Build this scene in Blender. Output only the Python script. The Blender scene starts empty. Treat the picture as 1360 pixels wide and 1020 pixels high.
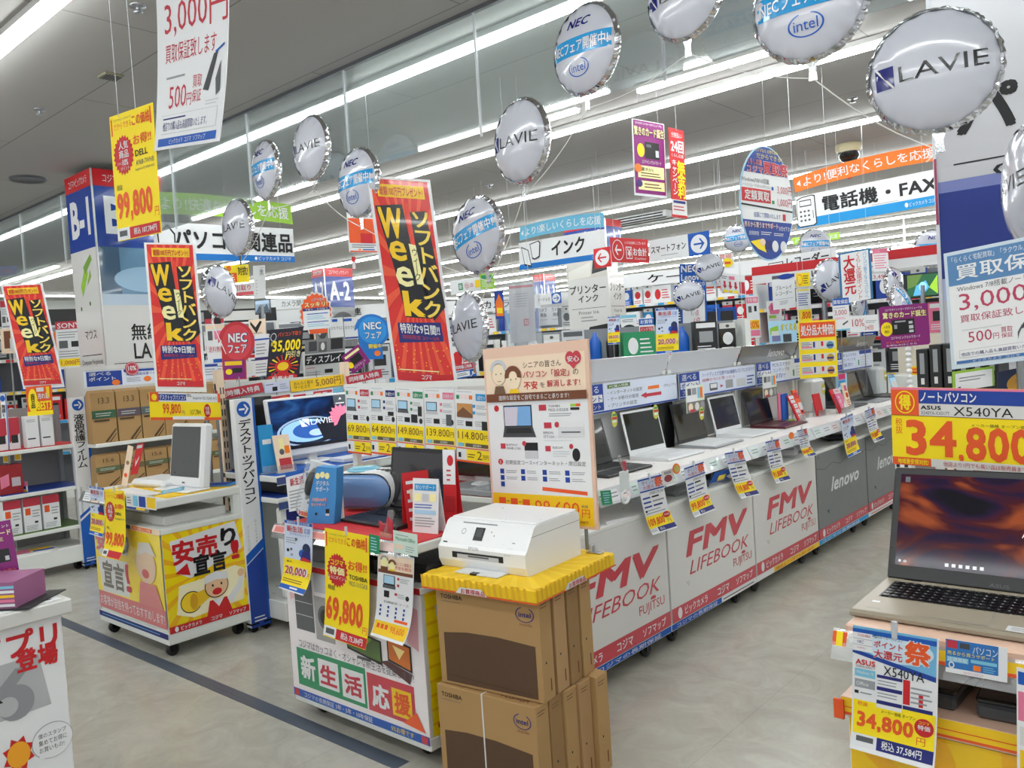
import bpy, math, random
import numpy as np
from mathutils import Vector, Matrix
random.seed(7)
D = bpy.data
SC = bpy.context.scene
COL = SC.collection
R_ = math.radians

# ------------------------------------------------------------------ camera
CF = 1097.65                                     # focal length in pixels of the 1360x1020 frame
PIT, ROL, YAW = .03992, -.06563, .72124
_a = math.pi/2 + YAW
FW = np.array([math.cos(_a)*math.cos(PIT), math.sin(_a)*math.cos(PIT), -math.sin(PIT)])
_r = np.array([math.sin(_a), -math.cos(_a), 0.])
_u = np.cross(_r, FW)
RT = math.cos(ROL)*_r + math.sin(ROL)*_u
UP = -math.sin(ROL)*_r + math.cos(ROL)*_u
CP = np.array([0., 0., 1.5])
cam = D.objects.new('camera', D.cameras.new('camera'))
COL.objects.link(cam)
cam.data.sensor_width = 36
cam.data.lens = CF/1360*36
cam.data.clip_start = .05
cam.data.clip_end = 200
m = Matrix.Identity(4)
for i in range(3):
    m[i][0], m[i][1], m[i][2], m[i][3] = RT[i], UP[i], -FW[i], CP[i]
cam.matrix_world = m
SC.camera = cam

# ------------------------------------------------------------------ world, exposure
W = D.worlds.new('world'); SC.world = W; W.use_nodes = True
bgn = W.node_tree.nodes['Background']
bgn.inputs[0].default_value = (.93, .97, 1, 1)
bgn.inputs[1].default_value = .55                # the lit rest of the store behind the camera
SC.view_settings.view_transform = 'Standard'
SC.view_settings.look = 'None'
SC.view_settings.gamma = 1
SC.view_settings.use_curve_mapping = False
SC.view_settings.exposure = 0.36
SC.cycles.use_denoising = True
SC.cycles.max_bounces = 7
SC.cycles.diffuse_bounces = 4
SC.cycles.transparent_max_bounces = 12
SC.cycles.sample_clamp_indirect = 6
TUBE = 21.0                                      # emission of the ceiling tubes
ROWS = [-2.37, -.33, 1.71, 3.75, 5.82, 7.85, 9.8, 11.75, 13.8, 15.3, 16.8, 18.4, 20.0, 21.4]
ZC = 3.4

# ------------------------------------------------------------------ pixel of the photograph -> point of the place
def ray(x, y):
    return (x-680)/CF*RT - (y-510)/CF*UP + FW
def onX(x, y, X): d = ray(x, y); return CP + d*(X/d[0])
def onY(x, y, Y): d = ray(x, y); return CP + d*(Y/d[1])
def onZ(x, y, Z): d = ray(x, y); return CP + d*((Z-1.5)/d[2])
def at(x, y, t): return CP + t*ray(x, y)
def dist(p): return float(np.linalg.norm(np.array(p, float)-CP))

# ------------------------------------------------------------------ materials
def lin(c):
    c = c/255
    return c/12.92 if c <= .04045 else ((c+.055)/1.055)**2.4
def rgb(r, g, b): return (lin(r), lin(g), lin(b))
PAL = dict(w=(228,229,231), W=(214,213,210), k=(16,16,18), K=(34,34,36), r=(198,28,36), R=(190,48,66), f=(196,60,74), y=(248,220,8), Y=(240,196,20),
           b=(8,84,176), B=(26,32,112), c=(36,146,206), C=(120,188,214), g=(36,140,92), G=(150,196,60), o=(236,118,26), O=(228,86,30), p=(132,22,112),
           P=(226,120,150), n=(112,62,34), t=(172,136,88), T=(150,116,74), l=(196,198,202), s=(150,152,156), d=(86,88,92), e=(238,214,188), x=(226,190,168),
           m=(224,226,222), u=(20,60,150), v=(60,40,110), z=(120,20,30), h=(244,236,170), q=(64,66,70), a=(170,210,235), i=(202,30,100), j=(90,120,60))
def colr(c):
    if isinstance(c, str): c = PAL[c]
    return rgb(*c)
MATS = {}
def mat(key, rough=.5, metal=0., attr=True, emit=0., col=None, coat=0., trans=0., alpha=1., bump=0.):
    M = D.materials.new(key); M.use_nodes = True
    nt = M.node_tree; b = nt.nodes['Principled BSDF']
    b.inputs['Metallic'].default_value = metal
    b.inputs['Coat Weight'].default_value = coat
    b.inputs['Transmission Weight'].default_value = trans
    b.inputs['Alpha'].default_value = alpha
    nz = nt.nodes.new('ShaderNodeTexNoise'); nz.inputs['Scale'].default_value = 9
    mr = nt.nodes.new('ShaderNodeMapRange')
    mr.inputs[3].default_value = max(.02, rough-.06); mr.inputs[4].default_value = rough+.06
    nt.links.new(nz.outputs[0], mr.inputs[0]); nt.links.new(mr.outputs[0], b.inputs['Roughness'])
    if attr:
        a = nt.nodes.new('ShaderNodeAttribute'); a.attribute_name = 'col'
        nt.links.new(a.outputs['Color'], b.inputs['Base Color'])
        if emit:
            nt.links.new(a.outputs['Color'], b.inputs['Emission Color']); b.inputs['Emission Strength'].default_value = emit
    else:
        b.inputs['Base Color'].default_value = (*col, 1)
        if emit:
            b.inputs['Emission Color'].default_value = (*col, 1); b.inputs['Emission Strength'].default_value = emit
    if bump:
        bp = nt.nodes.new('ShaderNodeBump'); bp.inputs['Strength'].default_value = bump
        n2 = nt.nodes.new('ShaderNodeTexNoise'); n2.inputs['Scale'].default_value = 40
        nt.links.new(n2.outputs[0], bp.inputs['Height']); nt.links.new(bp.outputs[0], b.inputs['Normal'])
    MATS[key] = M
    return M
mat('p', .62)                    # paper and card
mat('g', .3)                     # glossy plastic, enamel
mat('s', .16, coat=.3)           # shiny laminated print, glassy black
mat('m', .3, metal=.9)           # metal
mat('f', .12, metal=1.)          # foil
mat('k', .75, bump=.15)          # cardboard
mat('e', .2, emit=.5)            # a lit screen
mat('tube', .4, attr=False, col=(.96, 1, .99), emit=TUBE)
def clear(key, tint, op, rough=.05, face=.06):
    M = D.materials.new(key); M.use_nodes = True; nt = M.node_tree; nt.nodes.clear()
    o = nt.nodes.new('ShaderNodeOutputMaterial'); tr = nt.nodes.new('ShaderNodeBsdfTransparent'); gl = nt.nodes.new('ShaderNodeBsdfGlossy')
    df = nt.nodes.new('ShaderNodeBsdfDiffuse'); df.inputs[0].default_value = (*tint, 1)
    m1 = nt.nodes.new('ShaderNodeMixShader'); m2 = nt.nodes.new('ShaderNodeMixShader'); fr = nt.nodes.new('ShaderNodeLayerWeight')
    fr.inputs[0].default_value = .2
    ma = nt.nodes.new('ShaderNodeMath'); ma.operation = 'MULTIPLY_ADD'; ma.inputs[1].default_value = .7; ma.inputs[2].default_value = face
    nt.links.new(fr.outputs['Fresnel'], ma.inputs[0])
    tr.inputs[0].default_value = (*[min(1, .55+.45*c) if op else c for c in tint], 1); gl.inputs['Roughness'].default_value = rough
    m1.inputs[0].default_value = op
    nt.links.new(tr.outputs[0], m1.inputs[1]); nt.links.new(df.outputs[0], m1.inputs[2])
    nt.links.new(ma.outputs[0], m2.inputs[0]); nt.links.new(m1.outputs[0], m2.inputs[1]); nt.links.new(gl.outputs[0], m2.inputs[2])
    nt.links.new(m2.outputs[0], o.inputs[0]); MATS[key] = M
clear('glass', (.80, .88, .88), .10)
clear('film', (.9, .93, .95), .12, .12, .08)

def surf(key, build):
    M = D.materials.new(key); M.use_nodes = True; nt = M.node_tree
    build(nt, nt.nodes['Principled BSDF']); MATS[key] = M
def N(nt, t, **kw):
    n = nt.nodes.new('ShaderNode'+t)
    for k, v in kw.items():
        if k in n.inputs: n.inputs[k].default_value = v
        else: setattr(n, k, v)
    return n
def mk_floor(nt, b):
    tc = N(nt, 'TexCoord')
    n1 = N(nt, 'TexNoise', Scale=.9, Detail=6., Roughness=.6); n2 = N(nt, 'TexNoise', Scale=5., Detail=8., Roughness=.7, Distortion=1.2)
    for n in (n1, n2): nt.links.new(tc.outputs['Object'], n.inputs['Vector'])
    r1 = N(nt, 'ValToRGB'); r1.color_ramp.elements[0].position = .3; r1.color_ramp.elements[1].position = .72
    r1.color_ramp.elements[0].color = (*rgb(164, 160, 149), 1); r1.color_ramp.elements[1].color = (*rgb(184, 181, 171), 1)
    mx = N(nt, 'MixRGB', blend_type='MIX'); mx.inputs[0].default_value = .45
    nt.links.new(n1.outputs[0], r1.inputs[0])
    r2 = N(nt, 'ValToRGB'); r2.color_ramp.elements[0].position = .38; r2.color_ramp.elements[1].position = .7
    r2.color_ramp.elements[0].color = (*rgb(156, 152, 142), 1); r2.color_ramp.elements[1].color = (*rgb(192, 190, 182), 1)
    nt.links.new(n2.outputs[0], r2.inputs[0]); nt.links.new(r1.outputs[0], mx.inputs[1]); nt.links.new(r2.outputs[0], mx.inputs[2])
    br = N(nt, 'TexBrick', Scale=1.); br.offset = 0
    br.inputs['Color1'].default_value = br.inputs['Color2'].default_value = (1, 1, 1, 1); br.inputs['Mortar'].default_value = (.86, .85, .84, 1)
    br.inputs['Mortar Size'].default_value = .002; br.inputs['Brick Width'].default_value = 1.2; br.inputs['Row Height'].default_value = 1.2
    mp = N(nt, 'Mapping'); mp.inputs['Location'].default_value = (.28, .35, 0)
    nt.links.new(tc.outputs['Object'], mp.inputs[0]); nt.links.new(mp.outputs[0], br.inputs['Vector'])
    mu = N(nt, 'MixRGB', blend_type='MULTIPLY'); mu.inputs[0].default_value = 1
    nt.links.new(mx.outputs[0], mu.inputs[1]); nt.links.new(br.outputs[0], mu.inputs[2]); nt.links.new(mu.outputs[0], b.inputs['Base Color'])
    mr = N(nt, 'MapRange'); mr.inputs[3].default_value = .13; mr.inputs[4].default_value = .3
    nt.links.new(n2.outputs[0], mr.inputs[0]); nt.links.new(mr.outputs[0], b.inputs['Roughness'])
surf('floor', mk_floor)
def mk_ceil(nt, b):
    tc = N(nt, 'TexCoord')
    br = N(nt, 'TexBrick', Scale=1.); br.offset = .5
    br.inputs['Color1'].default_value = (*rgb(172, 170, 167), 1); br.inputs['Color2'].default_value = (*rgb(168, 166, 163), 1); br.inputs['Mortar'].default_value = (*rgb(122, 120, 116), 1)
    br.inputs['Mortar Size'].default_value = .004; br.inputs['Brick Width'].default_value = 2.73; br.inputs['Row Height'].default_value = .91
    mp = N(nt, 'Mapping'); mp.inputs['Location'].default_value = (.4, .3, 0); mp.inputs['Rotation'].default_value = (0, 0, 0)
    nt.links.new(tc.outputs['Object'], mp.inputs[0]); nt.links.new(mp.outputs[0], br.inputs['Vector'])
    n1 = N(nt, 'TexNoise', Scale=.5, Detail=4.)
    nt.links.new(tc.outputs['Object'], n1.inputs['Vector'])
    mr = N(nt, 'MapRange'); mr.inputs[3].default_value = .9; mr.inputs[4].default_value = 1.06
    nt.links.new(n1.outputs[0], mr.inputs[0])
    mu = N(nt, 'MixRGB', blend_type='MULTIPLY'); mu.inputs[0].default_value = 1
    nt.links.new(br.outputs[0], mu.inputs[1]); nt.links.new(mr.outputs[0], mu.inputs[2]); nt.links.new(mu.outputs[0], b.inputs['Base Color'])
    b.inputs['Roughness'].default_value = .85
surf('ceil', mk_ceil)
def mk_wall(nt, b):
    n1 = N(nt, 'TexNoise', Scale=2., Detail=4.)
    r = N(nt, 'ValToRGB'); r.color_ramp.elements[0].color = (*rgb(176, 178, 176), 1); r.color_ramp.elements[1].color = (*rgb(206, 208, 206), 1)
    nt.links.new(n1.outputs[0], r.inputs[0]); nt.links.new(r.outputs[0], b.inputs['Base Color']); b.inputs['Roughness'].default_value = .8
surf('wall', mk_wall)
def mk_screen(c0, c1, c2, c3, sc, st):
    def f(nt, b):
        tc = N(nt, 'TexCoord')
        mp = N(nt, 'Mapping'); mp.inputs['Scale'].default_value = (1, 1, 1.6); mp.inputs['Rotation'].default_value = (0, R_(28), 0)
        n1 = N(nt, 'TexNoise', Scale=sc, Detail=2.5, Distortion=1.6)
        nt.links.new(tc.outputs['Object'], mp.inputs[0]); nt.links.new(mp.outputs[0], n1.inputs['Vector'])
        r = N(nt, 'ValToRGB'); e = r.color_ramp.elements
        e[0].position, e[1].position = .34, .68
        e[0].color, e[1].color = (*rgb(*c0), 1), (*rgb(*c3), 1)
        a = e.new(.46); a.color = (*rgb(*c1), 1); a = e.new(.56); a.color = (*rgb(*c2), 1)
        nt.links.new(n1.outputs[0], r.inputs[0]); nt.links.new(r.outputs[0], b.inputs['Emission Color'])
        b.inputs['Emission Strength'].default_value = st; b.inputs['Base Color'].default_value = (.01, .01, .012, 1); b.inputs['Specular IOR Level'].default_value = .2; b.inputs['Roughness'].default_value = .08
    return f
surf('sunset', mk_screen((10, 6, 18), (40, 16, 58), (84, 22, 28), (176, 84, 40), 5., .55))
surf('pond', mk_screen((4, 24, 62), (10, 56, 120), (24, 86, 160), (60, 130, 200), 4., .5))

# ------------------------------------------------------------------ mesh collector
class G:
    def __init__(s): s.v = []; s.f = []; s.c = []; s.m = []; s.n = 0; s.sm = []
    def add(s, vs, fs, c, mt='p', smooth=False):
        vs = np.asarray(vs, float).reshape(-1, 3); b = s.n
        s.v.append(vs); s.n += len(vs); c = colr(c) if not isinstance(c, list) else c
        for k, f in enumerate(fs):
            s.f.append([i+b for i in f]); s.c.append(c if not isinstance(c, list) else colr(c[k])); s.m.append(mt); s.sm.append(smooth)
    def box(s, x0, y0, z0, x1, y1, z1, c='w', mt='p', bev=0, M=None):
        """a box with chamfered edges"""
        lo = np.minimum((x0, y0, z0), (x1, y1, z1)); hi = np.maximum((x0, y0, z0), (x1, y1, z1))
        b = min(bev, *(hi-lo)*.45) if bev else 0
        if not b:
            v = [(lo[0] if i & 1 == 0 else hi[0], lo[1] if i & 2 == 0 else hi[1], lo[2] if i & 4 == 0 else hi[2]) for i in range(8)]
            f = [(0,2,3,1), (4,5,7,6), (0,1,5,4), (2,6,7,3), (0,4,6,2), (1,3,7,5)]
        else:
            v = []; ix = {}
            for i in range(8):
                sg = [(i >> k) & 1 for k in range(3)]
                for a in range(3):
                    q = [(lo[k] + (0 if k == a else b)) if not sg[k] else (hi[k] - (0 if k == a else b)) for k in range(3)]
                    ix[i, a] = len(v); v.append(q)
            f = []
            for a in range(3):
                o = [k for k in range(3) if k != a]
                for sd in (0, 1):
                    cs = [sd << a | (p << o[0]) | (q << o[1]) for p, q in ((0,0), (1,0), (1,1), (0,1))]
                    f.append([ix[cc, a] for cc in cs])
                for p in (0, 1):
                    for q in (0, 1):
                        c0 = (p << o[0]) | (q << o[1]); c1 = c0 | 1 << a
                        f.append([ix[c0, o[0]], ix[c1, o[0]], ix[c1, o[1]], ix[c0, o[1]]])
            for i in range(8): f.append([ix[i, 0], ix[i, 1], ix[i, 2]])
        v = np.array(v, float)
        if M is not None: v = v @ np.array(M.to_3x3()).T + np.array(M.translation)
        s.add(v, f, c, mt)
    def prism(s, pts, o, u, w, d, c='w', mt='p', sides=None):
        """an outline (u,w plane) swept along d"""
        o, u, w, d = (np.array(q, float) for q in (o, u, w, d)); n = len(pts)
        a = np.array([o + p*u + q*w for p, q in pts])
        s.add(np.vstack([a, a+d]), [list(range(n)), list(range(2*n-1, n-1, -1))], c, mt)
        s.add(np.vstack([a, a+d]), [(i, (i+1) % n, n+(i+1) % n, n+i) for i in range(n)], sides or c, mt)
    def tube(s, path, r, c='s', mt='g', n=8, cap=True):
        P = [np.array(p, float) for p in path]; rs = r if isinstance(r, (list, tuple)) else [r]*len(P); V = []
        prev = None
        for i, p in enumerate(P):
            t = P[min(i+1, len(P)-1)] - P[max(i-1, 0)]; t = t/(np.linalg.norm(t)+1e-12)
            a = np.cross(t, (0, 0, 1) if abs(t[2]) < .9 else (1, 0, 0)) if prev is None else prev - t*(prev @ t)
            a /= np.linalg.norm(a)+1e-12; prev = a; b = np.cross(t, a)
            V += [p + rs[i]*(a*math.cos(2*math.pi*k/n) + b*math.sin(2*math.pi*k/n)) for k in range(n)]
        F = [(i*n+k, i*n+(k+1) % n, (i+1)*n+(k+1) % n, (i+1)*n+k) for i in range(len(P)-1) for k in range(n)]
        s.add(V, F, c, mt, True)
        if cap: s.add(V[:n]+V[-n:], [list(range(n-1, -1, -1)), list(range(n, 2*n))], c, mt)
    def lathe(s, prof, o, ax=(0, 0, 1), c='w', mt='g', n=24, smooth=True):
        ax = np.array(ax, float); a = np.cross(ax, (1, 0, 0) if abs(ax[0]) < .9 else (0, 1, 0)); a /= np.linalg.norm(a); b = np.cross(ax, a); o = np.array(o, float)
        V = [o + ax*h + r*(a*math.cos(2*math.pi*k/n) + b*math.sin(2*math.pi*k/n)) for r, h in prof for k in range(n)]
        s.add(V, [(i*n+k, i*n+(k+1) % n, (i+1)*n+(k+1) % n, (i+1)*n+k) for i in range(len(prof)-1) for k in range(n)], c, mt, smooth)
    def build(s, name, parent=None, loc=None, rotz=0, mts=None):
        me = D.meshes.new(name)
        V = np.vstack(s.v)
        if loc is not None and parent is None: V = V - np.array(loc)
        me.from_pydata(V.tolist(), [], s.f)
        keys = list(dict.fromkeys(s.m))
        for k in keys: me.materials.append(MATS[k])
        me.polygons.foreach_set('material_index', [keys.index(k) for k in s.m])
        me.polygons.foreach_set('use_smooth', s.sm)
        at_ = me.color_attributes.new('col', 'FLOAT_COLOR', 'CORNER')
        cc = np.array(s.c, float); ln = np.array([len(f) for f in s.f])
        ca = np.ones((ln.sum(), 4)); ca[:, :3] = np.repeat(cc, ln, axis=0)
        at_.data.foreach_set('color', ca.ravel())
        ob = D.objects.new(name, me); COL.objects.link(ob)
        if parent is not None: ob.parent = parent
        if loc is not None and parent is None: ob.location = loc
        return ob
def tag(o, label, cat, group=None, kind=None):
    o['label'] = label
    if cat: o['category'] = cat
    if group: o['group'] = group
    if kind: o['kind'] = kind
    return o
def thing(name, label, cat, loc, rotz=0, group=None):
    o = D.objects.new(name, None); COL.objects.link(o); o.location = [float(q) for q in loc]; o.rotation_euler = (0, 0, rotz)
    o.empty_display_size = .05
    return tag(o, label, cat, group)
def kids(o): return [c for c in D.objects if c.parent == o]
def dup(o, loc=None, rotz=None, label=None, group=None, parent=None):
    c = o.copy(); COL.objects.link(c)
    if parent is not None: c.parent = parent
    if loc is not None: c.location = [float(q) for q in loc]
    if rotz is not None: c.rotation_euler = (0, 0, rotz)
    if label: c['label'] = label
    if group: c['group'] = group
    for ch in list(o.children): dup(ch, parent=c)
    return c
def structure(g, name):
    o = g.build(name); o['kind'] = 'structure'; return o

# ------------------------------------------------------------------ lettering and print
_tc = {}; _nc = {}
def _raw(text, off, sp, res):
    cu = D.curves.new('t', 'FONT'); cu.body = text; cu.size = 1; cu.offset = off; cu.space_character = sp; cu.resolution_u = res; cu.fill_mode = 'FRONT'
    ob = D.objects.new('t', cu); COL.objects.link(ob)
    me = D.meshes.new_from_object(ob)
    v = np.zeros(len(me.vertices)*3); me.vertices.foreach_get('co', v); v = v.reshape(-1, 3)[:, :2].copy()
    f = [list(p.vertices) for p in me.polygons]
    D.objects.remove(ob); D.curves.remove(cu); D.meshes.remove(me)
    return v, f
def glyphs(text, bold=0., res=2):
    """flat letters; heavier weights are the letters laid over themselves a little apart"""
    k = (text, bold, res)
    if k not in _tc:
        e = max(0, bold*.62) if bold > .013 else 0; v, f = _raw(text, 0, 1+1.6*e, res)
        if e > .002 and len(v):
            n = len(v); V = [v]; F = list(f)
            for i, (dx, dy) in enumerate(((1, 1), (-1, 1), (1, -1), (-1, -1))):
                V.append(v+np.array((dx, dy))*e); F += [[q+n*(i+1) for q in p] for p in f]
            v, f = np.vstack(V), F; _nc[id(f)] = 5
        _tc[k] = (v, f)
    return _tc[k]
def R(u0, v0, u1, v1, c): return ('R', u0, v0, u1, v1, c)
def T(text, u0, v0, u1, v1, c='k', b=.012, ol=None, ow=.05, sh=0): return ('T', text, u0, v0, u1, v1, c, b, ol, ow, sh)
def V_(text, u0, v0, u1, v1, c='k', b=.012, ol=None, ow=.05): return ('V', text, u0, v0, u1, v1, c, b, ol, ow)
def E(u, v, ru, rv, c, n=28, a0=0, a1=360): return ('E', u, v, ru, rv, c, n, a0, a1)
def S(u, v, ru, rv, c, n=22, k=.86): return ('S', u, v, ru, rv, c, n, k)
def P(pts, c): return ('P', pts, c)
def L(u0, v0, u1, v1, n, c='s', fill=.35, jit=.3): return ('L', u0, v0, u1, v1, n, c, fill, jit)
def ring(u, v, ru, rv, c, wd=.12, n=32, a0=0, a1=360): return ('O', u, v, ru, rv, c, wd, n, a0, a1)
def put(g, fn, prints, eps, mt='p', sub=(1, 1), lay0=1):
    """lay prints on a surface; fn(uv array, height) -> points"""
    lay = [lay0]
    def emit(uv, fs, c, m_=None):
        g.add(fn(np.asarray(uv, float), eps*lay[0]), fs, c, m_ or mt); lay[0] += 1
    def text(v, f, bb, u0, v0, u1, v1, c, sh=0):
        lo, hi = bb; q = (v-lo)/(np.maximum(hi-lo, 1e-6))
        if sh: q = q.copy(); q[:, 0] += sh*(q[:, 1]-.5)
        spread(np.column_stack([u0+q[:, 0]*(u1-u0), v1-q[:, 1]*(v1-v0)]), f, c)
    def spread(uv, f, c):
        k = _nc.get(id(f), 1); n = len(uv)//k; nf = len(f)//k; l0 = lay[0]
        for i in range(k):
            lay[0] = l0+.2*i; emit(uv[i*n:(i+1)*n], [[q-i*n for q in p] for p in f[i*nf:(i+1)*nf]], c)
        lay[0] = l0+1
    placed = []; last = None
    for p in prints:
        k = p[0]
        # every print lies just above whatever it overlaps
        if k in 'RTVL': bb_ = (min(p[1 + (k in 'TV')], p[3 + (k in 'TV')]), min(p[2 + (k in 'TV')], p[4 + (k in 'TV')]), max(p[1 + (k in 'TV')], p[3 + (k in 'TV')]), max(p[2 + (k in 'TV')], p[4 + (k in 'TV')]))
        elif k == 'P': q_ = np.array(p[1]); bb_ = (*q_.min(0), *q_.max(0))
        else: bb_ = (p[1]-p[3], p[2]-p[4], p[1]+p[3], p[2]+p[4])
        if k == 'P' and last is not None and last[0] == p[2]: lv = last[1]
        else: lv = 1+max([q[4] for q in placed if q[0] < bb_[2] and q[2] > bb_[0] and q[1] < bb_[3] and q[3] > bb_[1]], default=0)
        last = (p[2], lv) if k == 'P' else None
        placed.append((*bb_, lv+(k in 'TV' and bool(p[8])))); lay[0] = lay0-1+lv
        if k == 'R':
            _, u0, v0, u1, v1, c = p; nu, nv = sub
            nu = max(1, int(math.ceil(nu*abs(u1-u0)))); nv = max(1, int(math.ceil(nv*abs(v1-v0))))
            uv = [(u0+(u1-u0)*i/nu, v0+(v1-v0)*j/nv) for j in range(nv+1) for i in range(nu+1)]
            emit(uv, [(j*(nu+1)+i, (j+1)*(nu+1)+i, (j+1)*(nu+1)+i+1, j*(nu+1)+i+1) for j in range(nv) for i in range(nu)], c)
        elif k == 'T':
            _, tx, u0, v0, u1, v1, c, b, ol, ow, sh = p
            v, f = glyphs(tx, b)
            if not len(v): continue
            bb = (v.min(0), v.max(0))
            if ol:
                v2, f2 = glyphs(tx, b+ow); text(v2, f2, bb, u0, v0, u1, v1, ol, sh)
            text(v, f, bb, u0, v0, u1, v1, c, sh)
        elif k == 'V':
            _, tx, u0, v0, u1, v1, c, b, ol, ow = p; n = len(tx); h = (v1-v0)/n
            for q, cc in ((ow, ol), (0, c)):
                if cc is None: continue
                l0 = lay[0]
                for i, ch in enumerate(tx):
                    ch = {'ー': '丨', '-': '丨'}.get(ch, ch)
                    v, f = glyphs(ch, b+q)
                    if not len(v): continue
                    w = (v-np.array([.5 if ord(ch) > 255 else (v[:, 0].min()+v[:, 0].max())/2, .36])) / .92 + .5
                    lay[0] = l0
                    spread(np.column_stack([u0+w[:, 0]*(u1-u0), v0+h*(i+1-w[:, 1])]), f, cc)
        elif k == 'E':
            _, u, v, ru, rv, c, n, a0, a1 = p
            uv = [(u+ru*math.cos(R_(a0+(a1-a0)*i/n)), v+rv*math.sin(R_(a0+(a1-a0)*i/n))) for i in range(n if a1-a0 >= 360 else n+1)]
            emit(uv, [list(range(len(uv)))[::-1]], c)
        elif k == 'S':
            _, u, v, ru, rv, c, n, kk = p
            uv = [(u+ru*(1 if i % 2 else kk)*math.cos(math.pi*i/n), v+rv*(1 if i % 2 else kk)*math.sin(math.pi*i/n)) for i in range(2*n)]
            emit(uv+[(u, v)], [(2*n, (i+1) % (2*n), i) for i in range(2*n)], c)
        elif k == 'O':
            _, u, v, ru, rv, c, wd, n, a0, a1 = p
            uv = []
            for i in range(n+1):
                a = R_(a0+(a1-a0)*i/n); uv += [(u+ru*math.cos(a), v+rv*math.sin(a)), (u+ru*(1-wd)*math.cos(a), v+rv*(1-wd)*math.sin(a))]
            emit(uv, [(2*i, 2*i+1, 2*i+3, 2*i+2) for i in range(n)], c)
        elif k == 'P':
            emit(p[1], [list(range(len(p[1])))[::-1]], p[2])
        elif k == 'L':
            _, u0, v0, u1, v1, n, c, fl, jt = p; h = (v1-v0)/n; rr = random.Random(int(u0*997+v0*131+n))
            uv = []; fs = []
            for i in range(n):
                e = u1-(u1-u0)*jt*rr.random(); b = len(uv); a = v0+h*i+h*(1-fl)/2
                uv += [(u0, a), (u0, a+h*fl), (e, a+h*fl), (e, a)]; fs.append((b, b+1, b+2, b+3))
            emit(uv, fs, c)
    return lay[0]
def flat(o, u, v):
    o, u, v = (np.array(q, float) for q in (o, u, v)); n = np.cross(v, u); n /= np.linalg.norm(n)
    return lambda uv, h: o + uv[:, :1]*u + uv[:, 1:2]*v + h*n
def face(g, o, u, v, prints, eps=.0006, mt='p', bg=None):
    """print on a flat face: o top-left, u to the right, v downward"""
    pr = ([R(0, 0, 1, 1, bg)] if bg else []) + prints
    put(g, flat(o, u, v), pr, eps, mt)
def quad(tl, tr, bl, pl):
    """three corners in the photograph -> the sheet's place: a vertical plane X=, Y=, or T= distance (both upper corners at one height when t2 is None)"""
    k = pl[0]
    if k == 'X': f = lambda q: onX(*q, pl[1])
    elif k == 'Y': f = lambda q: onY(*q, pl[1])
    elif k == 'Z': f = lambda q: onZ(*q, pl[1])
    else:
        a = at(*tl, pl[1])
        if len(pl) > 2 and pl[2] is None: b = onZ(*tr, a[2])
        elif len(pl) > 2: b = at(*tr, pl[2])
        else: b = None
        if b is None: n = FW*np.array([1, 1, 0])
        else:
            h = (b-a)*np.array([1, 1, 0]); n = np.cross(h, (0, 0, 1))
        n = n/np.linalg.norm(n)
        def f(q):
            d = ray(*q); return CP + d*(((a-CP) @ n)/(d @ n))
    return f(tl), f(tr), f(bl)
OVAL = [(.5+.5*math.cos(2*math.pi*i/40), .5+.5*math.sin(2*math.pi*i/40)) for i in range(40)]
def sheet(g, A, B, Cc, bg, prints, th=.004, mt='p', shape=None, curl=0., sag=0., edge=None, eps=None, back=None, cexp=2.2):
    u, v = B-A, Cc-A; n = np.cross(v, u); n /= np.linalg.norm(n)
    eps = eps or .00022*max(1.5, dist(A))
    nv = 40 if (curl or sag) else 1
    def fn(uv, h):
        off = h + curl*uv[:, 1]**cexp*(1+.5*uv[:, 0]) + sag*np.sin(np.pi*uv[:, 0]) if (curl or sag) else np.full(len(uv), h)
        return A + uv[:, :1]*u + uv[:, 1:2]*v + off[:, None]*n
    if shape is None:
        uv = np.array([(i, j/nv) for j in range(nv+1) for i in (0, 1)]) if not sag else np.array([(i/6, j/nv) for j in range(nv+1) for i in range(7)])
        w = 2 if not sag else 7
        f = [(j*w+i, (j+1)*w+i, (j+1)*w+i+1, j*w+i+1) for j in range(nv) for i in range(w-1)]
        a, b = fn(uv, 0), fn(uv, -th); m_ = len(uv)
        g.add(np.vstack([a, b]), f, bg, mt)
        g.add(np.vstack([a, b]), [[q+m_ for q in reversed(x)] for x in f], back or bg, mt)
        rim = [i for i in range(w)] + [w*(j+1)-1 for j in range(1, nv+1)] + [w*nv+i for i in range(w-2, -1, -1)] + [w*j for j in range(nv-1, 0, -1)]
        k = len(rim); g.add(np.vstack([a[rim], b[rim]]), [(i, (i+1) % k, k+(i+1) % k, k+i) for i in range(k)], edge or bg, mt)
    else:
        a, b = fn(np.array(shape), 0), fn(np.array(shape), -th); k = len(shape)
        g.add(np.vstack([a, b]), [list(range(k))[::-1], list(range(k, 2*k))], bg, mt)
        g.add(np.vstack([a, b]), [(i, (i+1) % k, k+(i+1) % k, k+i) for i in range(k)], edge or bg, mt)
    put(g, fn, prints, eps, mt, sub=(6 if sag else 1, nv))
    return fn
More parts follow.
